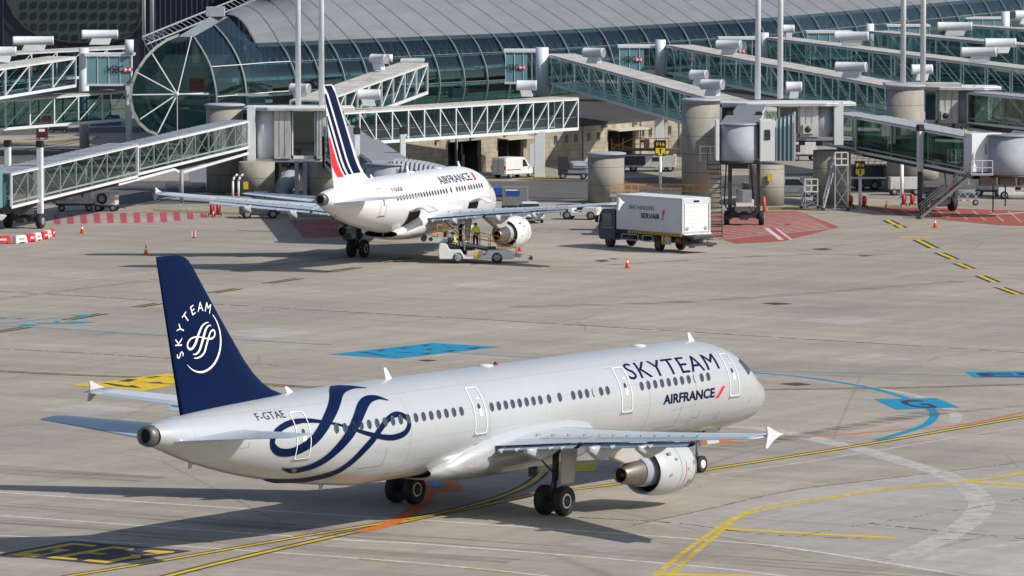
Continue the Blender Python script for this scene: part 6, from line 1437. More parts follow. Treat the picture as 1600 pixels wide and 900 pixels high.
def person(name, label, loc, rz, pose, vest=HIVIS, scale=1.0):
    t = thing(name, label, "person", loc, rz)
    J = {}
    if pose == "sit":
        J = dict(pelvis=(0, 0, .12), waist=(0.02, 0, .32), chest=(.06, 0, .55), neck=(.09, 0, .72), head=(.12, 0, .84), top=(.12, 0, .93),
                 shR=(.05, -.19, .62), elR=(.2, -.24, .40), haR=(.42, -.14, .46), shL=(.05, .19, .62), elL=(.2, .24, .40), haL=(.42, .14, .46),
                 hiR=(.02, -.1, .10), knR=(.45, -.13, .12), anR=(.55, -.13, -.30), toR=(.70, -.13, -.34), hiL=(.02, .1, .10), knL=(.45, .13, .14), anL=(.50, .13, -.28), toL=(.66, .13, -.32))
    else:
        J = dict(pelvis=(0, 0, .95), waist=(0, 0, 1.10), chest=(0, 0, 1.34), neck=(0, 0, 1.50), head=(.02, 0, 1.62), top=(.02, 0, 1.72),
                 shR=(0, -.20, 1.42), elR=(.02, -.27, 1.14), haR=(.16, -.22, .95), shL=(0, .20, 1.42), elL=(.03, .27, 1.14), haL=(.2, .2, 1.0),
                 hiR=(0, -.1, .92), knR=(.03, -.12, .50), anR=(0, -.13, .09), toR=(.15, -.15, .04), hiL=(0, .1, .92), knL=(.02, .12, .5), anL=(-.02, .13, .09), toL=(.13, .15, .04))
    rad = dict(pelvis=.13, waist=.12, chest=.14, neck=.055, head=.095, top=.07, shR=.06, shL=.06, elR=.043, elL=.043, haR=.035, haL=.035, hiR=.09, hiL=.09, knR=.06, knL=.06, anR=.045, anL=.045, toR=.04, toL=.04)
    E_ = [("pelvis", "waist"), ("waist", "chest"), ("chest", "neck"), ("neck", "head"), ("head", "top"), ("chest", "shR"), ("shR", "elR"), ("elR", "haR"), ("chest", "shL"), ("shL", "elL"), ("elL", "haL"), ("pelvis", "hiR"), ("hiR", "knR"), ("knR", "anR"), ("anR", "toR"), ("pelvis", "hiL"), ("hiL", "knL"), ("knL", "anL"), ("anL", "toL")]
    for hnd in ("haR", "haL"):
        h = Vector(J[hnd]); s_ = -1 if hnd == "haR" else 1
        for f in range(5):
            a, b_ = hnd+"f%d" % f, hnd+"t%d" % f
            if f < 4: J[a] = tuple(h+Vector((.06, s_*(-.03+.02*f), -.01))); J[b_] = tuple(h+Vector((.10+.01*(f in (1, 2)), s_*(-.032+.021*f), -.04)))
            else: J[a] = tuple(h+Vector((.02, -s_*.045, 0))); J[b_] = tuple(h+Vector((.055, -s_*.06, -.02)))
            rad[a] = .009; rad[b_] = .007; E_ += [(hnd, a), (a, b_)]
    def skinmesh(nm, keys, edges, m, grow=0, sub=1):
        me = bpy.data.meshes.new(nm); idx = {k: i for i, k in enumerate(keys)}
        me.from_pydata([J[k] for k in keys], [(idx[a], idx[b_]) for a, b_ in edges], [])
        o = bpy.data.objects.new(nm, me); COL.objects.link(o); o.parent = t
        md = o.modifiers.new("skin", 'SKIN'); sv = me.skin_vertices[0].data
        for k in keys: r = rad[k]+grow; sv[idx[k]].radius = (r*(1.25 if k in ("chest", "pelvis", "waist") else 1), r)
        sv[0].use_root = True; s2 = o.modifiers.new("smooth", 'SUBSURF'); s2.levels = s2.render_levels = sub; me.materials.append(m); return o
    skinmesh("body", list(J), E_, SKIN, 0, 1)
    skinmesh("trousers", ["pelvis", "hiR", "knR", "anR", "hiL", "knL", "anL"], [e for e in E_ if e[0] in ("pelvis", "hiR", "hiL", "knR", "knL") and e[1] in ("hiR", "knR", "anR", "hiL", "knL", "anL")], CLOTH, .022)
    skinmesh("hi_vis_jacket", ["waist", "chest", "shR", "elR", "shL", "elL"] if pose == "stand" else ["waist", "chest", "shR", "shL"], [("waist", "chest"), ("chest", "shR"), ("chest", "shL")]+([("shR", "elR"), ("shL", "elL")] if pose == "stand" else []), vest, .035)
    if pose != "stand": skinmesh("sleeves", ["shR", "elR", "haR"], [("shR", "elR"), ("elR", "haR")], CLOTH, .02); skinmesh("sleeves", ["shL", "elL", "haL"], [("shL", "elL"), ("elL", "haL")], CLOTH, .02)
    hp = Vector(J["head"])
    MB().lathe(hp+Vector((-.01, 0, .02)), (-.1, 0, 1), [(-.02, .125), (.06, .122), (.11, .09), (.135, .02)], 18).box(hp+Vector((.12, 0, .05)), (.09, .15, .02)).build("cap", HAIR, t)
    MB().lathe(hp+Vector((.10, 0, -.01)), (1, 0, -.3), [(0, .018), (.03, .012)], 8).build("nose", SKIN, t)
    for sd in (-1, 1): MB().lathe(hp+Vector((.088, sd*.035, .015)), (1, 0, 0), [(0, .014), (.012, .004)], 8).build("eye", BLACK, t)
    for sd in (-1, 1): MB().lathe(hp+Vector((0, sd*.10, -.01)), (0, sd, 0), [(0, .03), (.02, .02)], 8).build("ear", SKIN, t)
    MB().box(hp+Vector((.098, 0, -.06)), (.012, .05, .01)).build("mouth", mat("lips", (.3, .1, .09), .6), t)
    w_ = Vector(J["waist"]); MB().lathe(w_+Vector((0, 0, .07)), (0, 0, 1), [(0, .185), (.05, .19)], 18, False).build("reflective_band", LINE, t)
    for sd in ("R", "L"):
        a = Vector(J["an"+sd]); b_ = Vector(J["to"+sd]); MB().bar(a+Vector((-.06, 0, -.03)), b_+Vector((.05, 0, 0)), .10, .09).build("shoe", BLACK, t, bevel=.02)
    return t
bw = Vector((q.x, q.y+.9, 0))
person("person", "driver seated on the belt loader in a lime jacket and dark clothes", (bw.x-1.5, bw.y-.60, 1.04), R(180), "sit").scale = (1.15, 1.15, 1.15)
person("person", "handler in a lime jacket standing on the belt loader behind the orange rail", (at(743, 375, bw.y+.3).x, bw.y+.4, .95), R(-80), "stand")

# ------------------------------------------------------------------ cars and vans
def car(label, loc, rz, L=4.0, H=1.45, W=1.7, m=WHITE, van=False, name="parked_car", stripe=None, grp=None):
    t = thing(name, label, "van" if van else "car", loc, rz, grp); x0, x1 = -L/2, L/2
    if van:
        low = [(x0, .35), (x1-.1, .30), (x1, .55), (x1-.05, .85), (x1-.75, 1.0), (x1-1.45, H-.08), (x1-1.8, H), (x0+.1, H), (x0, H-.2)]
    else: low = [(x0+.05, .35), (x1-.1, .30), (x1, .5), (x1-.06, .74), (x1-1.0, .92), (x0+.3, .98), (x0, .85)]
    MB().prism([(x, -W/2, z) for x, z in low], (0, W, 0)).build("car_body", m, t, bevel=.08)
    if not van:
        rows = []; g = [(x0+.15, .93), (x1-.9, .90), (x1-1.65, H-.04), (x0+.75, H)]
        bb = MB(); k = [(x, y) for x, y in g]
        vs = [Vector((x, s*(W/2-.06 if z < 1.2 else W/2-.22), z)) for s in (-1, 1) for x, z in g]
        bb.add(vs, [(0, 1, 2, 3), (4, 5, 6, 7), (0, 1, 5, 4), (1, 2, 6, 5), (2, 3, 7, 6), (3, 0, 4, 7)]); bb.build("car_roof", m, t, bevel=.05)
        def lerpg(a, b_, s, off): return None
        for s in (-1, 1):
            yb, yt = s*(W/2-.055), s*(W/2-.20)
            for xa, xb, xc, xd in ((x0+.5, x0+1.45, x0+1.45, x0+.85), (x0+1.55, x1-1.15, x1-1.65, x0+1.55)): MB().add([(xa, yb, 1.0), (xb, yb, 1.0), (xc, yt, H-.10), (xd, yt, H-.10)], [(0, 1, 2, 3)]).build("side_window", AUTOGL, t, recalc=False)
        MB().add([(x1-.93, -W/2+.12, .95), (x1-.93, W/2-.12, .95), (x1-1.60, W/2-.26, H-.06), (x1-1.60, -W/2+.26, H-.06)], [(0, 1, 2, 3)]).build("windscreen", AUTOGL, t).location.x = .02
        MB().add([(x0+.17, -W/2+.12, .97), (x0+.17, W/2-.12, .97), (x0+.70, W/2-.26, H-.06), (x0+.70, -W/2+.26, H-.06)], [(0, 1, 2, 3)]).build("rear_window", AUTOGL, t).location.x = -.02
    else:
        for s in (-1, 1): MB().add([(x1-1.15, s*(W/2+.006), 1.02), (x1-1.85, s*(W/2+.006), 1.02), (x1-1.85, s*(W/2+.006), H-.22), (x1-1.55, s*(W/2+.006), H-.22)], [(0, 1, 2, 3)]).build("side_window", AUTOGL, t, recalc=False); MB().box((x0+1.1, s*(W/2+.006), .78), (1.8, .015, .06)).build("side_moulding", DARK, t)
        MB().add([(x1-.80, -W/2+.1, 1.03), (x1-.80, W/2-.1, 1.03), (x1-1.42, W/2-.14, H-.10), (x1-1.42, -W/2+.14, H-.10)], [(0, 1, 2, 3)]).build("windscreen", AUTOGL, t).location = (.03, 0, .02)
        MB().box((x0-.005, 0, H/2+.2), (.02, .04, H-.6)).build("door_gap", DARK, t)
    for s in (-1, 1):
        block(t, "headlight", (x1-.06, s*(W/2-.25), .68), (.12, .32, .16), CHROME, .03); block(t, "tail_light", (x0+.02, s*(W/2-.08), .95), (.08, .14, .34), REDM, .02)
        for x in (x0+.75, x1-.8): wheel(t, x, s*(W/2-.12), .31, .2, s)
        MB().box((x1-1.0, s*(W/2+.1), .98), (.1, .18, .12)).build("door_mirror", m, t, bevel=.02)
    block(t, "bumper_grille", (x1-.02, 0, .42), (.08, 1.1, .16), BLACK, .02); MB().box((x1+.02, 0, .55), (.02, .5, .11)).build("number_plate", LINE, t)
    if stripe: MB().box((x1-.45, 0, .885), (.16, .8, .012)).build("bonnet_mark", stripe, t); MB().box((x1-.6, 0, H+.0), (.01, .01, .01))
    return t
p = gp(803, 279); car("white panel van parked by the dark loading door, beside the white pier", (p.x, p.y+1.2, 0), R(48), 4.1, 1.85, 1.7, WHITE, van=True, name="panel_van")
p = gp(829, 350); c_ = car("small white car facing the camera behind the airliner's engine", (p.x, p.y+2.3, 0), R(-84), 4.0, 1.5, 1.72, WHITE, name="small_car", stripe=REDM)
MB().box((1.15, 0, 1.02), (.06, .9, .2)).build("red_bonnet_board", REDM, c_)
p = gp(1250, 310); car("silver car half hidden by the small ladder and the columns", (p.x-.4, p.y+3, 0), R(-8), 4.3, 1.55, 1.8, mat("silver_car", (.40, .42, .45), .35, metal=.4, var=.06), name="silver_car")

def tractor(label, loc, rz, m=WHITE, name="tow_tractor", L=2.9, cabin=True, grp=None):
    t = thing(name, label, "tractor", loc, rz, grp)
    MB().prism([(x, -.75, z) for x, z in ((-L/2, .3), (L/2, .3), (L/2, .8), (L/2-.9, .95), (L/2-1.0, .62), (-.2, .62), (-.3, .95), (-L/2, .95))], (0, 1.5, 0)).build("tractor_body", m, t, bevel=.05)
    if cabin:
        m2 = MB()
        for x in (-.25, .55):
            for y in (-.65, .65): m2.bar((x, y, .9), (x-.05, y, 2.0), .06)
        m2.box((.15, 0, 2.03), (1.0, 1.4, .07)); m2.build("cab_frame", m, t); MB().box((.6, 0, 1.5), (.03, 1.2, .8)).build("windscreen", AUTOGL, t)
    MB().box((0, 0, .85), (.5, .9, .2)).box((-.22, 0, 1.1), (.1, .9, .4)).build("seat", BLACK, t, bevel=.03)
    for x in (-L/2+.5, L/2-.5):
        for s in (-1, 1): wheel(t, x, s*.66, .34, .24, s)
    MB().box((L/2, 0, .45), (.1, 1.4, .2)).build("bumper", DARK, t); block(t, "tail_light", (-L/2, .55, .75), (.06, .15, .12), REDM)
    return t
p = gp(908, 344); tractor("low white tow tractor between the wing tip and the catering truck", (p.x, p.y+1, 0), R(165), cabin=False)
p = gp(1592, 312); tractor("white tractor with a square cab frame at the right edge", (p.x, p.y+1, 0), R(-5), L=3.2)

def cart(label, name, cat, loc, rz, L, W, z0, H, m, wheels=4, r=.28, grp=None, extra=None):
    t = thing(name, label, cat, loc, rz, grp)
    MB().box((0, 0, z0+H/2), (L, W, H)).build("cart_body", m, t, bevel=.04); MB().box((0, 0, z0-.08), (L+.1, W*.9, .14)).build("cart_chassis", DARK, t)
    for x in ((-L*.36, L*.36) if wheels == 4 else (0,)):
        for s in (-1, 1): wheel(t, x, s*(W/2-.12), r, .18, s)
    MB().bar((L/2, 0, z0-.1), (L/2+.7, 0, .25), .07).build("tow_bar", DARK, t)
    if extra: extra(t)
    return t
def ex_slat(t):
    m2 = MB()
    for k in range(5): m2.box((-1.15, -.70, 1.0+k*.17), (1.25, .05, .08))
    m2.build("slatted_rack", GREYL, t); MB().box((.55, -.74, 1.35), (.16, .02, .42)).build("vent_door", DARK, t)
p = gp(112, 331)
def gpu(t): MB().box((.55, 0, 1.45), (1.35, 1.35, 1.15)).build("generator_housing", WHITED, t, bevel=.05); ex_slat(t); MB().box((-1.25, 0, 1.0), (1.1, 1.3, .75)).build("rack_load", GREYM, t)
cart("dirty white ground power cart with a slatted rack beneath the left jet bridge", "ground_power_cart", "cart", (p.x+.2, p.y+1, 0), R(6), 3.0, 1.35, .62, .3, WHITED, extra=gpu)
p = gp(166, 331)
def air(t):
    MB().lathe((-.25, -.62, 1.02), (0, -1, 0), [(0, .42), (.12, .40), (.12, .28), (.02, .26)], 24, False).build("hose_coil", BLACK, t); MB().lathe((-.25, -.62, 1.02), (0, -1, 0), [(0, 0), (.05, .27)], 20, False).build("coil_hub", GREYM, t)
cart("small white rounded service cart with a coiled black hose under the left jet bridge", "service_cart", "cart", (p.x, p.y+.8, 0), R(-10), 1.65, 1.2, .5, .95, WHITED, extra=air)
p = gp(896, 281)
def hop(t): MB().prism([(-.2, -.75, 1.55), (1.35, -.75, 1.55), (1.25, -.75, 1.0), (-.0, -.75, 1.0)], (0, 1.5, 0)).build("tipper_tray", GREYL, t); MB().box((.6, -.78, 1.35), (1.1, .03, .3)).build("white_board", WHITE, t); MB().box((-.85, 0, 1.25), (.9, 1.4, 1.5)).build("dark_box", DARK, t, bevel=.03)
cart("dark and silver utility trailer in front of the blockwork wall", "utility_trailer", "trailer", (p.x, p.y+1.2, 0), R(-4), 2.5, 1.4, .5, .35, GREYM, extra=hop)
p = gp(805, 334)
def adv(t): MB().box((-.1, -.83, 1.55), (1.0, .03, .36)).build("blue_panel", BLUEAD, t); MB().box((-.25, -.835, 1.78), (.95, .03, .08)).build("white_panel_line", LINE, t)
cart("grey container dolly with a blue panel, just past the white airliner's nose", "container_dolly", "dolly", (p.x, p.y+2, 0), R(-3), 2.0, 1.6, .55, 1.45, mat("container_grey", (.22, .235, .24), .5, metal=.2, var=.15), extra=adv)
p = gp(778, 318); cart("low dark baggage dolly with a blue drum beneath the airliner's nose", "baggage_dolly", "dolly", (p.x+.2, p.y+4, 0), R(0), 1.6, 1.2, .45, .6, BLUEAD)
p = gp(1414, 306); cart("pale tank trailer between the white pole and the boarding stairs", "tank_trailer", "trailer", (p.x, p.y+1, 0), R(4), 2.5, 1.3, .5, 1.0, WHITED)
p = gp(1257, 252); cart("white air conditioning cart behind the middle gate lobby", "air_conditioning_cart", "cart", (p.x, p.y+1, 0), R(5), 2.2, 1.4, .6, 1.15, WHITED, extra=lambda t: MB().box((-.75, -.72, 1.2), (.6, .03, .7)).build("vent_grille", DARK, t))
p = gp(66, 218); cart("maroon wheeled bin on the rear road behind the left jet bridge", "waste_bin", "bin", (p.x, p.y, 0), 0, 1.1, 1.0, .35, .85, MAROON, r=.14, extra=lambda t: MB().box((0, -.51, .95), (.6, .02, .28)).build("white_label", LINE, t))
p = gp(92, 207); cart("low black dolly beside the maroon bin", "flat_dolly", "dolly", (p.x, p.y, 0), R(-5), 1.9, 1.1, .35, .25, DARK, r=.16)
p = gp(73, 194)
tag(MB().box((0, 0, .45), (.9, .8, .9)).build("red_crate", RED, bevel=.05), "small red crate far behind the maroon bin", "crate").location = (p.x, p.y, 0)
for i, (u, v, w, h, lb) in enumerate(((125, 194, 2.0, .55, "left blue tarpaulin covered pallet under the lower walkway"), (150, 196, 2.6, .45, "middle blue tarpaulin covered pallet under the lower walkway"), (176, 195, 1.9, .9, "right and tallest blue tarpaulin covered pallet"), (140, 190, 2.2, .4, "rear blue tarpaulin covered pallet, low and wide"))):
    p = gp(u, v); rd_ = random.Random(i); rows = []
    for j in range(7):
        row = []
        for k in range(9):
            x, y = (k/8-.5)*w, (j/6-.5)*1.4; e = max(abs(k/8-.5), abs(j/6-.5))*2
            row.append(Vector((x, y, .12+(h*(1-max(0, e-.7)/.3) if e > .7 else h)*rd_.uniform(.75, 1.1))))
        rows.append(row)
    t = thing("covered_pallet", lb, "pallet", (p.x, p.y, 0), rd_.uniform(-.3, .3), "blue covered pallets at the left"); MB().grid(rows, False).build("tarpaulin", TARP, t); MB().box((0, 0, .07), (w*.95, 1.3, .13)).build("pallet_base", mat("pallet_wood", (.25, .17, .09), .8), t)
# high loader behind the F16 sign, dark loader behind the F14 sign
p = gp(1008, 269)
t = thing("container_loader", "white and orange container loader parked before the dark door on the right", "loader", (p.x, p.y+1.5, 0), R(-4))
MB().box((0, 0, .95), (5.6, 2.2, 1.1)).build("loader_body", WHITED, t, bevel=.05); MB().box((-.9, -1.12, 1.0), (2.0, .03, .8)).build("engine_bay", DARK, t); MB().box((1.2, -1.12, 1.15), (.9, .03, .35)).build("control_panel", BLACK, t); MB().box((0, 0, 1.95), (6.0, 2.3, .16)).build("roller_deck", mat("rusty_deck", (.16, .09, .05), .8, var=.2), t)
m2 = MB()
for x in (-2.9, -1.9, -.9, .1, 1.1, 2.2): m2.bar((x, -1.1, 2.0), (x, -1.1, 3.0), .06)
for z in (2.5, 3.0): m2.bar((-1.0, -1.1, z), (2.2, -1.1, z), .06)
m2.bar((-2.9, -1.1, 2.1), (-1.0, -1.1, 3.0), .06); m2.bar((-2.9, -1.0, 2.5), (-1.0, -1.0, 2.1), .06); m2.build("guard_rail", SAFETY, t)
MB().box((.2, -.6, 2.45), (.5, .5, .9)).box((1.0, -.4, 2.4), (.35, .5, .7)).build("machinery", GREYM, t, bevel=.05); MB().box((-.2, -1.15, 2.75), (.35, .05, .25)).build("no_entry_plate", REDM, t)
for x in (-2.1, -1.0, 1.6, 2.3): wheel(t, x, -.95, .33, .25, -1); wheel(t, x, .95, .33, .25, 1)
p = gp(1375, 298)
t = thing("dark_container_loader", "dark blue container loader in shade behind the black and yellow stand sign", "loader", (p.x, p.y+2, 0), R(2))
NV = mat("loader_dark_blue", (.02, .028, .045), .5, var=.3)
MB().box((0, 0, 1.6), (4.6, 2.2, 1.0)).build("loader_body", NV, t, bevel=.05); MB().box((0, 0, .55), (4.4, 2.0, .6)).build("loader_chassis", DARK, t)
m2 = MB()
for k in range(9): m2.bar((-2.2+k*.55, -1.12, 2.0), (-1.95+k*.55, -1.12, 2.75), .05)
for z in (2.1, 2.45, 2.8): m2.bar((-2.3, -1.12, z), (2.3, -1.12, z), .05)
m2.build("side_rails", GREYM, t); MB().lathe((1.75, -1.13, 1.75), (0, -1, 0), [(0, .16), (.05, .14)], 16).build("beacon", mat("amber_lens", (.8, .5, .05), .3), t)
for x in (-1.6, -.4, 1.5): wheel(t, x, -.9, .38, .3, -1); wheel(t, x, .9, .38, .3, 1)
# maintenance platform with orange rails behind the truck box
p = at(1030, 306, 402)
t = thing("service_platform", "wheeled service platform with orange rails behind the catering truck", "platform", (p.x, 402, 0), R(-2))
MB().box((0, 0, 2.62), (7.3, 1.5, .12)).build("deck", GREYL, t); m2 = MB()
for x in (-3.4, -1.2, 1.2, 3.4):
    for y in (-.65, .65): m2.bar((x, y, .3), (x, y, 2.6), .1)
m2.bar((-3.4, -.65, 1.2), (3.4, -.65, 1.2), .08).bar((-3.4, .65, .4), (3.4, .65, 2.4), .08); m2.build("legs", GREYM, t)
m2 = MB()
for k in range(15): m2.bar((-3.6+k*.514, -.7, 2.6), (-3.6+k*.514, -.7, 3.45), .045); m2.bar((-3.6+k*.514, .7, 2.6), (-3.6+k*.514, .7, 3.45), .045)
for y in (-.7, .7):
    for z in (3.0, 3.45): m2.bar((-3.6, y, z), (3.6, y, z), .05)
m2.build("guard_rail", SAFETY, t)
for x in (-3.2, 3.2): wheel(t, x, -.6, .25, .15, -1); wheel(t, x, .6, .25, .15, 1)
p = gp(957, 322)
t = thing("equipment_cabinet", "pale equipment cabinet with a dark top behind the truck cab", "cabinet", (p.x, p.y+6, 0)); MB().box((0, 0, .9), (1.6, 1.0, 1.8)).build("cabinet_body", GREYL, t, bevel=.03); MB().box((0, -.52, .9), (.04, .02, 1.6)).build("door_gap", DARK, t); MB().box((-.3, 0, 2.1), (2.6, 1.2, .12)).build("cabinet_roof", mat("dull_pink", (.22, .05, .10), .6), t)
MB().box((-1.3, .2, 1.2), (.9, .7, 1.7)).build("dark_side_box", DARK, t)

# ------------------------------------------------------------------ cones, barriers, signs, steps, extinguishers
def cone_proto(h=.72):
    t = thing("traffic_cone", "x", "cone", (0, 0, 0), 0, "orange traffic cones on the apron")
    MB().lathe((0, 0, .03), (0, 0, 1), [(0, .15), (h*.5, .085), (h-.03, .03), (h, .02)], 18).build("cone_body", ORANGE, t); MB().box((0, 0, .018), (.42, .42, .035)).build("cone_base", ORANGE, t, bevel=.01)
    MB().lathe((0, 0, .03), (0, 0, 1), [(h*.50, .088), (h*.68, .067)], 18, False).build("cone_band", LINE, t); return t
cone0 = cone_proto(); first = True
for u, v, s, lab in ((228, 399, 1.0, "orange cone on open concrete just above the navy tail"), (128, 365, .95, "orange cone below the ground power cart at the left"), (980, 419, 1.0, "orange cone standing alone below the catering truck"), (812, 393, .95, "orange cone with white band at the end of the belt loader"), (1461, 356, 1.0, "orange cone on the right, above the dashed yellow line"), (1385, 325, .8, "small orange cone between the red extinguishers"), (333, 338+2, .8, "orange cone by the red bottles under the airliner's far wing")):
    p = gp(u, v); o = cone0 if first else copy_tree(cone0); first = False; o.location = p; o.scale = (s, s, s); o["label"] = lab
barr = thing("barrier_block", "x", "barrier", (0, 0, 0), 0, "red and white barrier blocks at the left edge")
MB().prism([(-.34, -.2, 0), (-.2, -.2, 0), (-.16, -.2, .08), (.16, -.2, .08), (.2, -.2, 0), (.34, -.2, 0), (.30, -.12, .5), (-.30, -.12, .5)], (0, .34, 0)).build("barrier_body", None, barr, bevel=.03)
MB().box((0, -.185, .28), (.3, .01, .12)).build("barrier_mark", None, barr)
chb = catmull([tuple(gp(u, v).xy) for u, v in ((3, 381), (26, 380.5), (44, 378.5), (58, 376), (70, 373.5), (80, 370))], 6)
acc = [0]
for a, b_ in zip(chb[:-1], chb[1:]): acc.append(acc[-1]+np.linalg.norm(b_-a))
nb = 7
step_ = acc[-1]/(nb-1)
for i in range(nb):
    s_ = acc[-1]*i/(nb-1); j = max(0, min(len(chb)-2, int(np.searchsorted(acc, s_))-1)); p = chb[j]+(chb[j+1]-chb[j])*((s_-acc[j])/(acc[j+1]-acc[j]+1e-9)); d_ = chb[j+1]-chb[j]
    o = barr if i == 0 else copy_tree(barr); o.location = (p[0], p[1], 0); o.rotation_euler.z = math.atan2(d_[1], d_[0]); o.scale = (step_/.72, 1.15, 1.15); red = i % 2 == 0
    ords = ["first", "second", "third", "fourth", "fifth", "sixth", "last"]
    o["label"] = "%s barrier block, %s from the left edge in the curved row" % ("red" if red else "white", ords[i])
    for c in o.children:
        c.data = c.data.copy() if i else c.data; c.data.materials.clear()
        c.data.materials.append((RED if red else WHITE) if "body" in c.name else (WHITE if red else GREYL))
def sign(u, vt, vb, D, label, txt, base=True, w=.86):
    p = at(u, vt, D); h = p.z
    t = thing("stand_sign", label, "sign", (p.x, D, 0), 0, "black and yellow stand number signs")
    hb = 1.25; MB().box((0, 0, h-hb/2), (w, .16, hb)).build("sign_board", mat("sign_black", (.012, .012, .012), .4, var=0), t, bevel=.02)
    MB().box((0, -.09, h-hb*.72), (w-.1, .02, hb*.46)).build("yellow_field", mat("sign_yellow", (.80, .60, .02), .4, var=0), t)
    MB().box((0, -.105, h-hb*.70), (.10, .015, .36)).box((0, -.105, h-hb*.56), (.26, .015, .06)).build("arrow_mark", BLACK, t)
    for s in (-1, 1): MB().box((s*.26, -.105, h-hb*.88), (.16, .015, .14)).build("corner_mark", BLACK, t)
    flat_text(txt, "stand_number", MATS["sign_yellow"], t, (-w*.37, -.10, h-hb*.36), (1, 0, 0), (0, 0, 1), .28, .02, width=w*.74)
    MB().tube((0, 0, 0), (0, 0, h-hb), .12, n=16).build("sign_post", STEEL, t); MB().box((0, 0, .05), (.5, .5, .1)).build("sign_foot", GREYM, t)
sign(1032, 219, 300, 425, "black and yellow stand sign F16 above the catering truck", "F16"); sign(1344, 252, 322, 429, "black and yellow stand sign F14 right of the tall white steps", "F14", w=.78)
sign(1513, 190, 240, 462, "black and yellow stand sign half hidden behind the right jet bridge", "F12", w=.72)
p = gp(1409, 310); tag(MB().tube((0, 0, 0), (0, 0, 2.9), .15, n=16).build("white_pole", WHITE), "short white pole between two red extinguishers", "pole").location = p
p = gp(303, 372); t = thing("marker_board", "tiny white board with a red bar standing on the apron at the left", "sign", p); MB().box((0, 0, .3), (.34, .04, .46)).build("board", WHITE, t); MB().box((0, -.025, .3), (.11, .01, .44)).build("red_bar", REDM, t); MB().box((0, .1, .03), (.3, .3, .05)).build("board_foot", DARK, t)
ext = None
for u, v, lab in ((331, 338, "left red extinguisher trolley under the airliner's far wing"), (341, 338, "right red extinguisher trolley under the airliner's far wing"), (1329, 324, "red extinguisher trolley left of the F14 sign post"), (1350, 325, "red extinguisher trolley at the foot of the F14 sign post"), (1412, 322, "red extinguisher trolley left of the short white pole"), (1425, 322, "red extinguisher trolley beside the boarding stairs")):
    if ext is None:
        ext = thing("extinguisher_trolley", lab, "extinguisher", (0, 0, 0), 0, "red extinguisher trolleys"); MB().lathe((0, 0, .12), (0, 0, 1), [(0, .17), (.75, .17), (.85, .1), (.92, .04)], 18).build("red_bottle", RED, ext)
        MB().lathe((-.0, -.22, .14), (1, 0, 0), [(-.28, .14), (-.2, .14)], 16).lathe((0, -.22, .14), (1, 0, 0), [(.2, .14), (.28, .14)], 16).build("trolley_wheels", BLACK, ext); MB().pipe([(.1, -.1, 1.0), (.22, -.12, .7), (.15, -.15, .4)], .025).bar((-.15, .05, .3), (-.15, .1, 1.15), .03).build("hose", BLACK, ext); o = ext
    else: o = copy_tree(ext)
    o.location = gp(u, v); o.scale = (.95, .95, .95); o["label"] = lab
# tall white access steps and a small step ladder
def access_steps(label, u, vb, H, run, w, dirx, top=True, name="access_steps"):
    p = gp(u, vb); t = thing(name, label, "steps", (p.x, p.y, 0), 0)
    P0, P1 = Vector((0, 0, .1)), Vector((dirx*run, .4, H)); n = int(H/.27); m2 = MB(); s = Vector((0, 1, 0))*w/2
    for sg in (-1, 1):
        m2.bar(P0+s*sg, P1+s*sg, .07, .12); m2.bar(P0+s*sg+Vector((0, 0, .9)), P1+s*sg+Vector((0, 0, .9)), .05)
        for k in range(0, n+1, 2): m2.bar(P0.lerp(P1, k/n)+s*sg, P0.lerp(P1, k/n)+s*sg+Vector((0, 0, .9)), .035)
    m2.build("stringers", GREYL, t); m2 = MB()
    for k in range(n): m2.box(P0.lerp(P1, (k+.5)/n), (.22, w, .035))
    m2.build("treads", GREYL, t); m2 = MB()
    e = P1+Vector((dirx*1.0, 0, 0))
    for x in (P1, e):
        for sg in (-1, 1): m2.bar((x.x, sg*w/2, .1), (x.x, sg*w/2, H), .06)
    m2.bar((P1.x, -w/2, .3), (e.x, -w/2, H*.5), .04).bar((e.x, -w/2, .3), (P1.x, -w/2, H*.5), .04).bar((P1.x, -w/2, H*.5), (e.x, -w/2, H), .04).bar((e.x, -w/2, H*.5), (P1.x, -w/2, H), .04); m2.bar(P0, (e.x, 0, .15), .08); m2.build("support_frame", GREYL, t)
    m2 = MB(); m2.box(((P1.x+e.x)/2, 0, H), (1.1, w, .06))
    for x in (P1.x, (P1.x+e.x)/2, e.x):
        for sg in (-1, 1): m2.bar((x, sg*w/2, H), (x, sg*w/2, H+1.0), .045)
    for sg in (-1, 1):
        for z in (.5, 1.0): m2.bar((P1.x, sg*w/2, H+z), (e.x, sg*w/2, H+z), .045)
    m2.build("top_landing", WHITE, t)
    for x in (0, e.x):
        for y_ in (-w/2, w/2): MB().lathe((x, y_-.05, .12), (0, 1, 0), [(0, .12), (.1, .12)], 14).build("castor", BLACK, t)
    return t
access_steps("tall white wheeled access steps in front of the short concrete column", 1286, 329, 3.6, .95, .85, 1)
access_steps("small white wheeled step ladder left of the tall access steps", 1252, 326, 1.35, .3, .8, 1, name="step_ladder")
p = gp(1505, 323); t = thing("dolly_frame", "folded red and white dolly frame behind the boarding stairs", "dolly", (p.x, p.y+2, 0), 0)
m2 = MB()
for k in range(4): m2.bar((-1.2+k*.7, -.5, .45), (-.7+k*.7, -.5, 1.0), .05); m2.bar((-.7+k*.7, -.5, .45), (-1.2+k*.7, .5, 1.0), .05)
m2.bar((-1.3, -.5, 1.0), (1.4, -.5, 1.1), .05).bar((-1.3, -.5, .45), (1.4, -.5, .45), .07); m2.build("frame", GREYL, t)
for k in range(8): MB().box((-1.0+k*.3, -.55, .42), (.15, .03, .12)).build("striped_board", RED if k % 2 else WHITE, t)
wheel(t, -.6, -.5, .28, .15, -1); wheel(t, 1.1, -.5, .25, .15, -1)
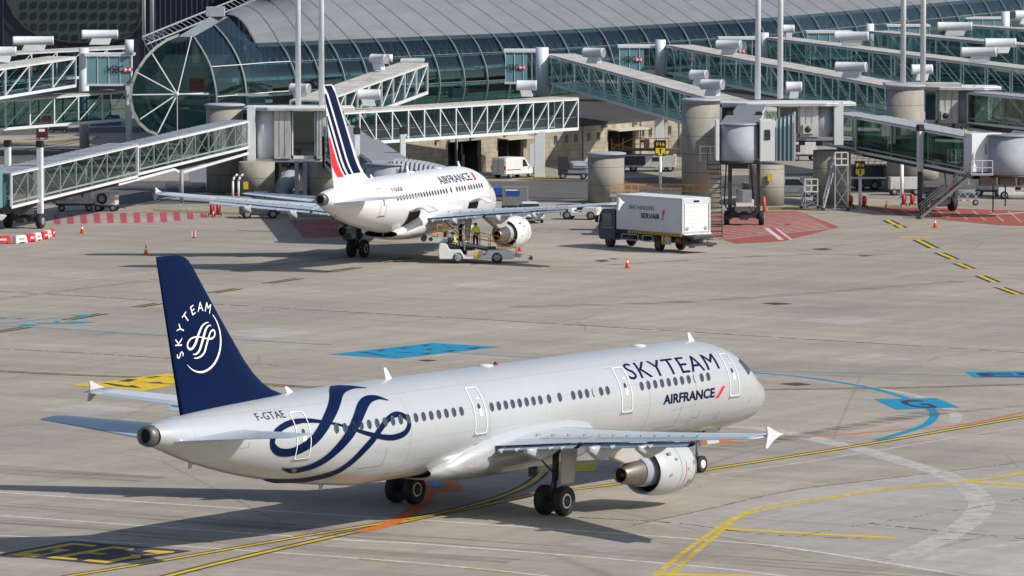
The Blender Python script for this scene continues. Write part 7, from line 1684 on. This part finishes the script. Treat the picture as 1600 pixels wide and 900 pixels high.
p = gp(1493, 318); tractor("small red tug behind the folded dolly frame", (p.x-.3, p.y+9, 0), R(170), RED, L=2.0, cabin=False, name="red_tug")
p = gp(404, 342); tractor("dark baggage tractor in shade behind the airliner's far wing", (p.x, p.y+1, 0), R(8), mat("tractor_dark_grey", (.05, .055, .06), .5), L=3.0, name="baggage_tractor")
p = gp(284, 334); t = thing("steel_stand", "thin grey post on a small tripod near the far wing tip", "post", (p.x, p.y, 0)); MB().tube((0, 0, .9), (0, 0, 3.4), .16, n=14).build("post_tube", GREYM, t)
for k in range(3): MB().tube((0, 0, 1.0), (.6*math.cos(k*2.1), .6*math.sin(k*2.1), 0), .04).build("tripod_leg", GREYM, t)
for u, v, lb, sc_ in ((722, 268, "brown slatted parts rack against the wall, left of the loading door", 1.0), (690, 272, "low brown slatted rack beside the taller one", .7)):
    p = gp(u, v); t = thing("parts_rack", lb, "rack", (p.x, p.y+1.5, 0), R(10), "slatted racks by the wall"); t.scale = (sc_, sc_, sc_)
    for k in range(4): MB().box((0, 0, .35+k*.6), (2.2, .8, .08)).build("rack_shelf", mat("rack_brown", (.16, .10, .06), .8, var=.3), t)
    for x in (-1.05, 1.05): MB().box((x, 0, 1.2), (.08, .8, 2.4)).build("rack_upright", DARK, t)
    for k in range(3): MB().box((-.6+.55*k, 0, .62+.6*(k % 3)), (.5, .6, .45)).build("stored_box", GREYM if k % 2 else mat("rusty_deck", (.16, .09, .05), .8), t)
for u, v, m_, rz_, lb in ((596, 306, GREYM, 20, "grey baggage cart in shade below the airliner's bridge"), (1180, 312, mat("container_grey", (.22, .235, .24), .5), 5, "grey cart half hidden behind the middle bridge's legs"), (1545, 306, WHITED, -8, "dirty white cart behind the hanging legs at the right"), (700, 288, mat("container_grey", (.22, .235, .24), .5), -12, "grey cart behind the airliner's roof near the brown racks")):
    p = gp(u, v); cart(lb, "baggage_cart", "cart", (p.x, p.y, 0), R(rz_), 2.1, 1.3, .5, .9, m_, grp="baggage carts under the gates")
# small fittings on the columns
for u, v, D, lab in ((384, 290, 445.2, "yellow electric box on the stained short column"), (1203, 277, 432.4, "orange electric box on the middle concrete column")):
    p = at(u, v, D); t = MB().box((0, 0, 0), (.42, .14, .62)).build("electric_box", YELLOW, bevel=.02); tag(t, lab, "electric box"); t.location = p
t = thing("service_hoses", "pair of white bent hoses with red sleeves left of the stained column", "hoses", tuple(gp(366, 322)))
for k in (0, 1):
    x = .45*k-.1; MB().pipe([(x, 0, .6), (x, 0, 2.0), (x+.12, 0, 2.35), (x+.38, 0, 2.55)], .09).build("bent_hose", WHITE, t); MB().tube((x, 0, 0), (x, 0, .75), .11).build("red_sleeve", REDM, t)
t = thing("hanging_hoses", "black hoses hanging beside the column behind the striped tail", "hoses", (at(505, 280, 444).x, 444.5, 0)); MB().pipe([(0, 0, 5.0), (.02, 0, 2.4)], .09).build("straight_hose", BLACK, t); MB().pipe([(.25, 0, 2.4), (.3, 0, 3.6), (.45, 0, 4.0), (.62, 0, 3.5), (.55, 0, 2.5)], .10).build("looped_hose", BLACK, t)
for u, v, L, lab in ((268, 299, .5, "left white drum lying on the concrete island"), (291, 298, .6, "middle white drum lying on the concrete island"), (311, 298, .55, "right white drum lying on the concrete island")):
    p = gp(u, v); t = thing("lying_drum", lab, "drum", (p.x, p.y, 0), R(20), "white drums on the island"); MB().lathe((-L, 0, .42), (1, 0, 0), [(0, .28), (.03, .30), (2*L-.03, .30), (2*L, .28)], 20).build("drum_body", WHITED, t); MB().lathe((-L-.01, 0, .42), (-1, 0, 0), [(0, .12), (.02, .1)], 12).build("drum_lid", YELLOW, t)
p = gp(305, 296); t = thing("pale_cabinet", "pale concrete service cabinet behind the lying drums", "cabinet", (p.x, p.y+5, 0)); MB().box((0, 0, .9), (1.5, .8, 1.8)).build("cabinet_body", GREYL, t, bevel=.03)
p = gp(1560, 298); 
for (u, v, nm) in ((384-10, 341, "yellow wheel chock on the mossy kerb"), (568, 400, "lime wheel chock beside the white airliner's tyre")):
    p = gp(u, v); t = MB().prism([(-.25, -.1, 0), (.25, -.1, 0), (.1, -.1, .16), (-.1, -.1, .16)], (0, .25, 0)).build("wheel_chock", HIVIS if "lime" in nm else YELLOW, bevel=.02); tag(t, nm, "chock"); t.location = p
# dark service vehicle parked in shade behind the mid columns
p = at(640, 262, 470)
